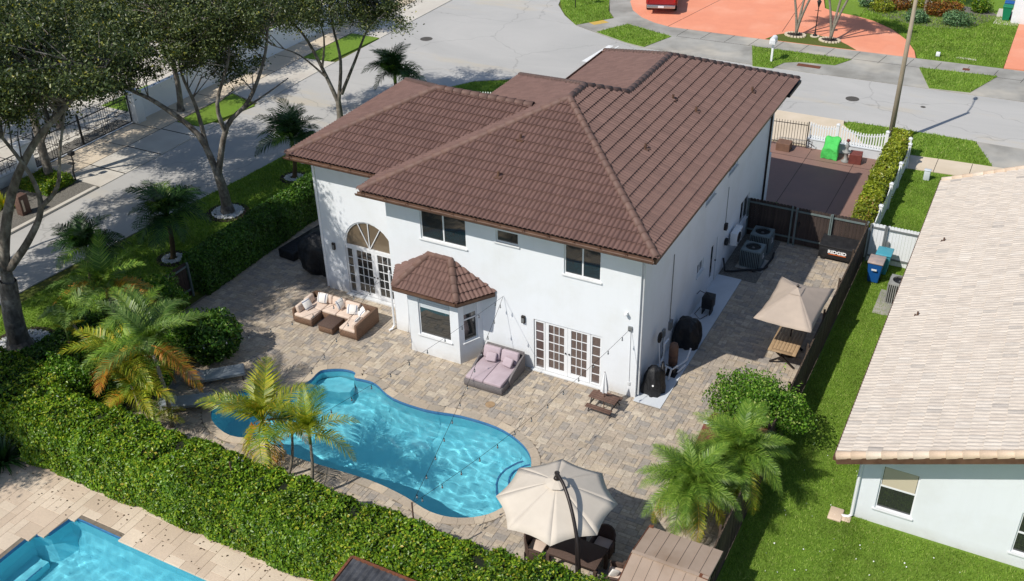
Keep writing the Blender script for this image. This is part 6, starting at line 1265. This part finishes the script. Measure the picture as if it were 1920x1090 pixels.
# job site box with printed name
t = thing('tool_chest', 'black steel tool chest with white and orange lettering by the dark fence', 'tool chest', (3.36, 12.28, 0), rad(0))
sbox('body', 0, 0, .12, 1.5, .72, .62, 'black', t, .01, 1); q = MB(); q.add([(-.01, -.02, .62), (1.51, -.02, .62), (1.51, .74, .62), (-.01, .74, .62), (-.01, -.02, .7), (1.51, -.02, .7), (1.51, .74, .86), (-.01, .74, .86)], [(0, 3, 2, 1), (4, 5, 6, 7), (0, 1, 5, 4), (1, 2, 6, 5), (2, 3, 7, 6), (3, 0, 4, 7)]); bev(q.ob('lid', 'black', t), .012, 2)
for x in (.12, 1.22): MB().box(x, .05, 0, x+.16, .67, .12).ob('skid', 'black', t)
def text(par, s_, size, mat, loc, rot, ex=.004, bold=.012, sx=1.0):
    cu = bpy.data.curves.new('lettering', 'FONT'); cu.body = s_; cu.size = size; cu.extrude = ex; cu.offset = bold; cu.align_x = 'CENTER'; tmp = bpy.data.objects.new('tmp', cu); C.objects.link(tmp)
    me = bpy.data.meshes.new_from_object(tmp.evaluated_get(bpy.context.evaluated_depsgraph_get())); bpy.data.objects.remove(tmp); me.materials.clear(); me.materials.append(MT[mat]); me.name = 'lettering'
    o = ob('lettering', me, par); o.location = loc; o.rotation_euler = rot; o.scale = (sx, 1, 1); return o
text(t, 'RIDGID', .2, 'logow', (.75, -.008, .38), (rad(90), 0, 0), bold=.008, sx=1.15); MB().box(.4, -.006, .32, 1.12, 0, .35).ob('orange_bar', 'logoo', t)
# ------------------------------------------------------------------ neighbour passage: bins and condenser
def bin_(lb, c_, body, lid, rz, openlid=0, group=None, h=1.0, logo=False):
    t = thing('wheelie_bin', lb, 'bin', (*c_, .02), rz, group); q = MB(); a, b_, a2, b2 = .2, .22, .29, .33
    q.add([(-a, -b_, .05), (a, -b_, .05), (a, b_, .05), (-a, b_, .05), (-a2, -b2, h-.05), (a2, -b2, h-.05), (a2, b2, h-.05), (-a2, b2, h-.05)], [(0, 3, 2, 1), (4, 5, 6, 7), (0, 1, 5, 4), (1, 2, 6, 5), (2, 3, 7, 6), (3, 0, 4, 7)]); bev(q.ob('body', body, t), .03, 2)
    sbox('lid', -a2-.02, -b2-.03, h-.05, a2+.02, b2+.03, h+.03, lid, t, .025, 2)
    for x in (-.2, .2): q = MB(); q.tube([(x-.03, .26, .1), (x+.03, .26, .1)], .1, 12); q.ob('wheel', 'black', t)
    q = MB(); q.tube([(-.2, b2+.06, h-.04), (.2, b2+.06, h-.04)], .018, 6); q.ob('handle', body, t)
    if logo: MB().box(-.1, -b_-.1, .72, .1, -b_-.09, .8).ob('sticker', 'logow', t).rotation_euler = (rad(6), 0, 0)
    return t
bin_('blue wheelie bin with a faded pinkish lid beside the fence', (5.82, 11.4), 'bluebin', 'lidtan', 0, group=None, logo=True); bin_('teal-lidded wheelie bin standing behind the blue one by the white gate', (5.98, 12.2), 'tealbin', 'tealbin', 0)
ac('pale grey air conditioning condenser half hidden under the neighbour eave', 6.95, 10.25, 'acgrey', .8, .95, logo=False)
q = MB(); q.box(6.25, 9.0, .0, 7.5, 10.85, .05); tag(q.ob('condenser_pad', 'concold'), 'worn concrete pad under the pale grey condenser of the neighbour', 'pad')
bin_('green wheelie bin on the pale slab at the top right', (7.05, 49.4), 'greenbin', 'greenbin', 0); bin_('blue-lidded wheelie bin behind the green one at the top right', (7.05, 50.4), 'bluebin', 'bluebin', 0)
sheet('bin_slab', rect(6.4, 48.3, 7.9, 52), .06, 'concpale'); q = MB(); q.box(7.4, 48.9, 0, 8.6, 52, 2.2); tag(q.ob('garden_wall', 'stucco'), 'white wall end beside the bins at the top right', 'wall')
# ------------------------------------------------------------------ sheds and roofs by the fence and hedge
t = thing('metal_shed', 'tan sheet-metal shed with rusty edges at the bottom beside the palms', 'shed', (3.25, -9.9, 0))
sbox('walls', .1, .15, 0, 1.9, 2.35, 1.72, 'shed', t, .005, 1)
for k in range(7):
    x = .3*k
    for (y0, z0, y1, z1) in ((0, 1.72, 1.33, 2.0), (1.33, 2.0, 2.62, 1.78)):
        q = MB(); q.add([(x+.012, y0, z0), (x+.288, y0, z0), (x+.288, y1, z1), (x+.012, y1, z1), (x, y0, z0-.02), (x+.3, y0, z0-.02), (x+.3, y1, z1-.02), (x, y1, z1-.02)], [(0, 1, 2, 3), (4, 5, 1, 0), (5, 6, 2, 1), (6, 7, 3, 2), (7, 4, 0, 3)]); q.ob('roof_panel', 'shed', t)
        q = MB(); q.bar((x, y0, z0+.008), (x, y1, z1+.008), .02, .02); q.ob('seam', 'rust' if k in (0,) else 'shed', t)
MB().bar((0, 1.33, 2.02), (2.1, 1.33, 2.02), .1, .03).ob('ridge_strip', 'shed', t); MB().bar((2.1, 1.33, 2.015), (1.85, 1.33, 2.03), .13, .02).ob('rust_patch', 'rust', t); MB().bar((.0, 2.62, 1.79), (.12, 2.62, 1.8), .1, .02).ob('rust_patch', 'rust', t); MB().bar((2.1, 0, 1.72), (2.1, 2.62, 1.78), .02, .05).ob('edge_trim', 'metaldk', t)
t = thing('red_shed', 'red-brown roofed storage shed hidden between the shrub and the palms', 'shed', (3.1, -3.1, 0)); sbox('walls', .1, .1, 0, 1.75, 1.85, 1.3, 'shedred', t, .01, 1)
for k in range(10):
    x = .19*k
    for (y0, z0, y1, z1) in ((-.05, 1.3, .95, 1.62), (.95, 1.62, 1.95, 1.3)): q = MB(); q.add([(x+.006, y0, z0), (x+.184, y0, z0), (x+.184, y1, z1), (x+.006, y1, z1), (x+.006, y0, z0-.03), (x+.184, y0, z0-.03), (x+.184, y1, z1-.03), (x+.006, y1, z1-.03)], [(0, 1, 2, 3), (4, 5, 1, 0), (5, 6, 2, 1), (6, 7, 3, 2), (7, 4, 0, 3)]); q.ob('roof_panel', 'shedred', t)
sbox('ridge_cap', -.02, .88, 1.6, 1.92, 1.02, 1.66, 'trim', t, .01, 1)
t = thing('gazebo_roof', 'dark corrugated metal gazebo roof at the bottom edge behind the hedge', 'gazebo', (-3.1, -12.2, 0))
q = MB(); n = 54; V = []; F = []
for i in range(n+1): x = 3.4*i/n; z = .018*math.sin(i*math.pi/1.5); V += [(x, 0, 2.2+z), (x, -2.6, 2.0+z)]
for i in range(n): F.append((2*i, 2*i+1, 2*i+3, 2*i+2))
q.add(V, F); q.ob('corrugated_sheet', 'corr', t); q = MB(); q.bar((-.04, .03, 2.2), (3.44, .03, 2.2), .07, .08); q.bar((-.04, .03, 2.2), (-.04, -2.65, 2.0), .07, .08); q.ob('edge_frame', 'rust', t)
for x in (.0, 3.35):
    for y_ in (-.05, -2.5): MB().box(x-.04, y_-.04, 0, x+.04, y_+.04, 2.0).ob('post', 'metaldk', t)
# ------------------------------------------------------------------ driveway objects
t = thing('green_covered_chair', 'bright green cover draped over a chair against the low white wall', 'cover', (1.5, 22.6, 0)); q = MB(); V = []; F = []; n = 14; m_ = 18
for i in range(m_+1):
    f = i/m_; 
    for j in range(n+1):
        s_ = j/n; a = (s_-.5); rr_ = .02*math.sin(11*s_+6*f)+.015*math.sin(17*f+5*s_)
        yz = (-.33+.0*f, .02+.6*min(1, f*2.2)) if f < .45 else (-.33+.6*(f-.45)/.55, .62+.42*((f-.45)/.55))
        V.append((a*(.78+.06*math.sin(7*f)), yz[0]+rr_-abs(a)*.05, yz[1]+rr_-(.0 if 0 < j < n else .12)))
for i in range(m_):
    for j in range(n): k = i*(n+1)+j; F.append((k, k+1, k+n+2, k+n+1))
q.add(V, F); o = q.ob('cloth', 'greencover', t, smooth=True); o.modifiers.new('s', 'SOLIDIFY').thickness = .03; MB().box(-.36, -.28, .0, .36, .22, .58).ob('inner_chair', 'greencover', t)
q = MB(); q.box(-.35, -.3, 0, .35, .3, .42); o = bev(q.ob('wooden_crate', 'cubebr'), .012, 1); o.location = (-.85, 22.55, .035); tag(o, 'brown square box at the foot of the railing gate', 'box')
q = MB(); q.box(-.3, -.3, 0, .3, .3, .5); o = bev(q.ob('brown_crate', 'shedred'), .012, 1); o.location = (2.75, 22.5, .035); o.rotation_euler = (0, 0, .1); tag(o, 'reddish brown square planter box against the low white wall', 'box')
t = thing('wall_fountain', 'grey stone ornament with a pale bowl beside the reddish box', 'ornament', (2.3, 22.35, .035)); q = MB(); q.lathe([(.2, 0), (.22, .05), (.1, .12), (.09, .4), (.2, .52), (.22, .56), (.1, .54), (.06, .75), (.13, .85), (.05, .95), (.03, 1.1)], (0, 0, 0), 14); q.ob('column', 'acgrey', t, smooth=True); q = MB(); q.lathe([(.02, 0), (.09, .05), (.1, .1), (.02, .18)], (0, 0, 1.05), 10); q.ob('finial', 'shedred', t, smooth=True)
t = thing('street_light', 'tall concrete street light pole standing behind the yellow-green hedge', 'street light', (3.85, 25.5, 0)); q = MB(); q.tube([(0, 0, 0), (0, 0, 7.6)], [.14, .09], 12); q.ob('pole', 'woodpole', t, smooth=True); q = MB(); limb(q, [(0, 0, 7.4), (-.02, .8, 7.75), (0, 1.9, 7.8)], .04, .03); q.ob('arm', 'metalgr', t); q = MB(); q.lathe([(.05, 0), (.13, .03), (.13, .1), (.05, .14)], (0, 0, 0), 10); o = q.ob('lamp_head', 'metalgr', t); o.location = (0, 2.15, 7.74); o.scale = (.9, 2.0, 1)
t = thing('mailbox', 'white mailbox on a white post in the far verge', 'mailbox', (-4.99, 35.07, .06)); MB().box(-.06, -.06, 0, .06, .06, 1.15).ob('post', 'white', t); q = MB(); n = 8; V = []; F = []
for y_ in (-.3, .3):
    V += [(-.17, y_, 1.15), (.17, y_, 1.15)]+[(.17*math.cos(math.pi*k/n), y_, 1.42+.15*math.sin(math.pi*k/n)) for k in range(n+1)]
nn = n+3
for k in range(nn): F.append((k, (k+1) % nn, nn+(k+1) % nn, nn+k))
F += [tuple(range(nn))[::-1], tuple(range(nn, 2*nn))]; q.add(V, F); q.ob('box', 'white', t); MB().box(-.12, -.32, 1.2, .12, -.3, 1.42).ob('door', 'trim', t)
t = thing('lamp_post', 'black garden lamp post with a lantern on the far island', 'lamp post', (-3.72, 40.87, .06)); q = MB(); q.lathe([(.14, 0), (.14, .1), (.06, .2), (.035, .5), (.03, 1.9), (.05, 1.95)], (0, 0, 0), 10); q.bar((-.2, 0, 1.7), (.2, 0, 1.7), .025); q.ob('post', 'iron', t, smooth=True); q = MB(); q.lathe([(.05, 1.95), (.13, 2.25), (.16, 2.28), (.06, 2.42), (.01, 2.5)], (0, 0, 0), 8); q.ob('lantern', 'iron', t)
q = MB(); q.prism([(math.cos(a)*.3, math.sin(a)*.3) for a in np.linspace(0, 6.28, 14, endpoint=False)], 0, .04); q.ob('base_ring', 'conccream', t)
for nm, lb, x, y_, r_ in (('manhole_cover', 'round iron manhole cover in the street beyond the driveway', .82, 31.01, .38), ('manhole_cover', 'round iron manhole cover in the junction at the top', -26.99, 30.1, .42), ('valve_cover', 'small round iron cover in the street right of the pole shadow', 4.6, 31.4, .14)):
    q = MB(); q.lathe([(r_, 0), (r_, .006), (r_*.9, .009), (r_*.88, .006), (.01, .007)], (0, 0, 0), 20); o = q.ob(nm, 'manhole'); o.location = (x, y_, .001); tag(o, lb, 'manhole cover')
q = MB(); q.box(-3.4, 35.0, .03, -2.0, 35.45, .045); o = q.ob('storm_drain', 'rust'); tag(o, 'rusty rectangular storm drain grate in the far verge', 'drain'); sheet('drain_apron', [(-4.4, 34.15), (-1.65, 34.1), (-1.0, 36.0), (-3.5, 35.75), (-4.2, 35.2)], .028, 'concold')
q = MB(); q.box(5.75, 38.3, .03, 6.15, 38.7, .036); tag(q.ob('meter_cover', 'rust'), 'small dark square meter cover in the far pavement', 'cover'); q = MB(); q.box(5.15, 40.25, .05, 6.3, 40.5, .075); tag(q.ob('stone_edging', 'concpale'), 'thin pale stone strip in the far lawn', 'stone')
t = thing('garden_light', 'small white box light on the far lawn', 'light', (4.08, 40.04, .05)); sbox('housing', -.12, -.1, .05, .12, .1, .3, 'white', t, .02, 2); MB().box(-.03, -.03, 0, .03, .03, .06).ob('stake', 'white', t)
t = thing('utility_post', 'small pale square utility post on the strip of lawn by the white fence', 'post', (6.23, 21.94, .02)); sbox('column', -.14, -.1, 0, .14, .1, .5, 'blind', t, .02, 2); sbox('cap', -.16, -.12, .5, .16, .12, .54, 'blind', t, .01, 1)
t = thing('sign_post', 'thin dark sign post on the corner verge at the top', 'sign post', (-20.7, 40.3, .06)); q = MB(); q.tube([(0, 0, 0), (0, 0, 2.6)], .035, 6); q.ob('post', 'iron', t); MB().box(-.3, -.02, 2.2, .3, .02, 2.8).ob('sign_plate', 'metalgr', t)
# pickup truck
t = thing('pickup_truck', 'red pickup truck with chrome rear bumper parked on the orange driveway', 'truck', (-14.55, 41.15, .045), rad(17))
q = MB(); q.box(-.98, .15, .55, .98, 5.4, 1.08); q.box(-.98, .15, 1.08, -.86, 2.3, 1.32); q.box(.86, .15, 1.08, .98, 2.3, 1.32); q.box(-.98, .12, .7, .98, .24, 1.32); q.box(-.86, 2.2, 1.08, .86, 2.32, 1.32); bev(q.ob('body', 'red', t), .04, 3)
q = MB(); q.add([(-.95, 2.3, 1.07), (.95, 2.3, 1.07), (.95, 4.4, 1.07), (-.95, 4.4, 1.07), (-.74, 2.5, 1.78), (.74, 2.5, 1.78), (.74, 3.7, 1.78), (-.74, 3.7, 1.78)], [(4, 5, 6, 7), (0, 1, 5, 4), (1, 2, 6, 5), (2, 3, 7, 6), (3, 0, 4, 7)]); bev(q.ob('cab', 'red', t), .05, 3)
q = MB(); q.add([(-.8, 2.36, 1.15), (.8, 2.36, 1.15), (.7, 2.47, 1.68), (-.7, 2.47, 1.68)], [(0, 1, 2, 3)]); q.add([(.93, 2.5, 1.15), (.945, 4.1, 1.15), (.77, 3.6, 1.7), (.77, 2.6, 1.7)], [(0, 1, 2, 3)]); q.ob('windows', 'glass', t)
q = MB(); q.box(-.86, .3, .75, .86, 2.2, .8); q.ob('bed_floor', 'black', t); q = MB(); q.box(-.98, -.08, .48, .98, .12, .7); bev(q.ob('rear_bumper', 'chrome', t), .04, 3); MB().box(-.2, -.09, .53, .2, -.08, .66).ob('number_plate', 'white', t)
for s_ in (-1, 1):
    sbox('tail_light', s_*.93-.06, .08, .85, s_*.93+.06, .2, 1.25, 'redlamp', t, .015, 2)
    q = MB(); q.box(s_*.98-.06 if s_ > 0 else -1.1, .75, .5, 1.1 if s_ > 0 else -.92, 1.85, .95); bev(q.ob('wheel_arch', 'red', t), .12, 4); sbox('running_board', s_*1.0-.08, 2.0, .38, s_*1.0+.08, 4.0, .46, 'chrome', t, .02, 2)
    for y_ in (1.3, 4.5):
        q = MB(); q.tube([(s_*.82, y_, .38), (s_*1.06, y_, .38)], .38, 20); w_ = q.ob('wheel', 'tyre', t); q = MB(); q.tube([(s_*1.0, y_, .38), (s_*1.075, y_, .38)], .22, 16); q.ob('rim', 'chrome', w_)
# far house front
t = thing('far_house', 'white garage front at the top edge behind the orange driveway', 'house', (-10, 51.5, 0)); MB().box(-3, 0, 0, 12, 6, 2.8).ob('wall', 'stucco', t); sbox('garage_door', -2, -.06, .05, 3, 0, 2.3, 'white', t, .01, 1); MB().box(5, -.05, .9, 7, 0, 2.1).ob('window', 'glass', t); MB().box(-3.5, -.6, 2.8, 12.5, 6.5, 2.95).ob('roof', 'ncap', t)
for k, (x, y_) in enumerate(((-9.2, 49.3), (-8.6, 49.6), (-7.9, 49.2))):
    q = MB(); q.lathe([(.16, 0), (.24, .35), (.26, .38), (.2, .36)], (0, 0, 0), 12); o = q.ob('plant_pot', ('white', 'orange', 'white')[k]); o.location = (x, y_, .045); tag(o, ('white plant pot leftmost on the far driveway edge', 'terracotta plant pot on the far driveway edge', 'white plant pot rightmost on the far driveway edge')[k], 'plant pot')
# ------------------------------------------------------------------ left street: iron gate, pillars, walls
def pillar(lb, x, y_, h=1.75): t = thing('gate_pillar', lb, 'pillar', (x, y_, 0)); sbox('shaft', -.3, -.3, 0, .3, .3, h, 'white', t, .01, 1); sbox('cap', -.36, -.36, h, .36, .36, h+.1, 'trim', t, .015, 2)
pillar('white gate pillar left of the iron gate behind the pale-trunked tree', -34.1, 3.5); pillar('white gate pillar right of the iron gate', -34.3, 11.2)
t = thing('iron_gate', 'black wrought iron sliding gate with scrolls between two white pillars', 'gate', (-34.45, 3.85, 0), rad(90)); Lg = 7.0
for z in (.12, 1.5): MB().bar((0, 0, z), (Lg, 0, z), .04, .05).ob('rail', 'iron', t)
for x in (0, Lg/2-.02, Lg/2+.05, Lg): MB().bar((x, 0, .1), (x, 0, 1.8), .05).ob('stile', 'iron', t)
for i in range(46):
    x = .15+i*(Lg-.3)/45; h = 1.55+.28*abs(math.sin(math.pi*x/(Lg/2))); 
    if i % 23 > 8 and i % 23 < 14: MB().bar((x, 0, .12), (x, 0, h), .018).ob('baluster', 'iron', t)
    elif i % 2: MB().bar((x, 0, .95), (x, 0, h), .014).ob('baluster', 'iron', t)
def scroll(par, cx, cz, r_, fl, tn=1.8):
    q = MB(); q.tube([(cx+fl*r_*(1-.45*k/26*1.6)*math.cos(tn*2*math.pi*k/26), 0, cz+r_*(1-.45*k/26*1.6)*math.sin(tn*2*math.pi*k/26)) for k in range(27)], .014, 4); q.ob('scroll', 'iron', par)
for i in range(10):
    x = .4+i*.68; scroll(t, x, .42, .24, 1 if i % 2 else -1); scroll(t, x+.2, .85, .18, -1 if i % 2 else 1)
q = MB(); q.bar((0, 0, .03), (Lg, 0, .03), .12, .05); q.ob('track', 'white', t)
t = thing('railing_wall', 'low white wall with black scrolled railing at the far left', 'wall', (-34.3, -12, 0), rad(90)); sbox('plinth', 0, -.12, 0, 15.1, .12, .55, 'white', t, .01, 1); sbox('coping', 0, -.16, .55, 15.1, .16, .6, 'trim', t, .01, 1); MB().bar((0, 0, 1.3), (15.1, 0, 1.3), .04).ob('rail', 'iron', t)
for i in range(60): MB().bar((.15+.25*i, 0, .6), (.15+.25*i, 0, 1.3), .016).ob('baluster', 'iron', t)
for i in range(14): scroll(t, 8.2+.5*i, .95, .2, 1 if i % 2 else -1)
q = MB(); q.box(-34.55, 11.5, 0, -34.35, 60, 1.5); q.box(-34.6, 11.5, 1.5, -34.3, 60, 1.56); tag(q.ob('boundary_wall', 'white'), 'long white boundary wall along the far left pavement', 'wall')
t = thing('intercom_post', 'black curved intercom post at the corner of the apron', 'post', (-31.6, 4.15, .03)); q = MB(); limb(q, [(0, 0, 0), (-.02, 0, .5), (.1, .05, .9), (0, .1, 1.35)], .045, .035); q.ob('post', 'iron', t); sbox('head', -.12, 0, 1.3, .14, .25, 1.5, 'iron', t, .02, 2); sbox('shelf', -.25, -.05, .85, .1, .15, .9, 'iron', t, .01, 1)
t = thing('dark_letterbox', 'dark brown letterbox pillar beside the striped spiky plant', 'letterbox', (-31.0, .5, 0)); sbox('body', -.2, -.25, 0, .2, .25, 1.0, 'tabledk', t, .02, 2); MB().box(.2, -.15, .2, .21, -.05, .8).ob('slot_panel', 'conccream', t)
t = thing('left_house', 'white house front behind the garden trees at the far left', 'house', (-58, -5, 0)); MB().box(-8, 0, 0, 8, 40, 4).ob('wall', 'stucco', t); MB().box(-9, -1, 4, 9, 41, 4.3).ob('roof', 'ncap', t)
for i in range(6): MB().box(8, 3+6*i, 1, 8.05, 5.5+6*i, 2.6).ob('window', 'glass', t)
# ------------------------------------------------------------------ string lights
def string(lb, a, b_, sag, nb, group='string lights over the patio'):
    a = Vector(a); b_ = Vector(b_); t = thing('string_light', lb, 'string light', a, 0, group); b_ = b_-a; f = lambda s_: b_*s_+Vector((0, 0, -sag*4*s_*(1-s_)))
    q = MB(); q.tube([f(i/24) for i in range(25)], .007, 4); q.ob('wire', 'black', t)
    bm_ = MB(); bm_.lathe([(.012, -.03), (.016, -.03), (.016, -.07), (.012, -.08)], (0, 0, 0), 6); me = bm_.me('socket', 'black'); b2 = MB(); b2.lathe([(.012, -.08), (.028, -.12), (.024, -.15), (.004, -.165)], (0, 0, 0), 8); me2 = b2.me('bulb', 'metalgr', True)
    for i in range(nb): p_ = f((i+.5)/nb); s_ = ob('socket', me, t, p_); s_.scale = (1.05, 1.05, 1.05); ob('bulb', me2, s_)
    return t
A1 = (-5.1, -.03, 2.8); A2 = (-.29, -.1, 2.83); PA = (-2.67, -9.97, 2.4); PB_ = (-8.3, -10.9, 2.4); W1 = (-9.75, -.5, 3.0)
string('string of bulbs from the bay corner down to the hedge post at the pool middle', A1, PA, .25, 12); string('string of bulbs from the right house corner to the hedge post', A2, PA, .35, 13)
string('string of bulbs from the bay corner across the pool to the left hedge post', A1, PB_, .3, 14); string('string of bulbs from the wing corner over the pool notch to the left hedge post', W1, PB_, .3, 12)
string('string of bulbs from the bay roof edge over the sofa to the leaning palms', (-9.6, -.9, 2.75), (-14.4, -8.1, 2.6), .55, 11)
for lb, x in (('thin hedge post carrying two strings of bulbs near the pool middle', PA), ('thin hedge post carrying strings of bulbs behind the yellow palm', PB_)): q = MB(); q.tube([(0, 0, 0), (0, 0, 2.45)], .025, 6); o = q.ob('light_post', 'tabledk'); o.location = (x[0], x[1], 0); tag(o, lb, 'post')
q = MB(); q.lathe([(.17, 0), (.17, .01), (.02, .012)], (0, 0, 0), 18); o = q.ob('skimmer_lid', 'teak'); o.location = (-4.35, -2.55, .006); tag(o, 'round tan skimmer lid in the patio beside the pool', 'lid')
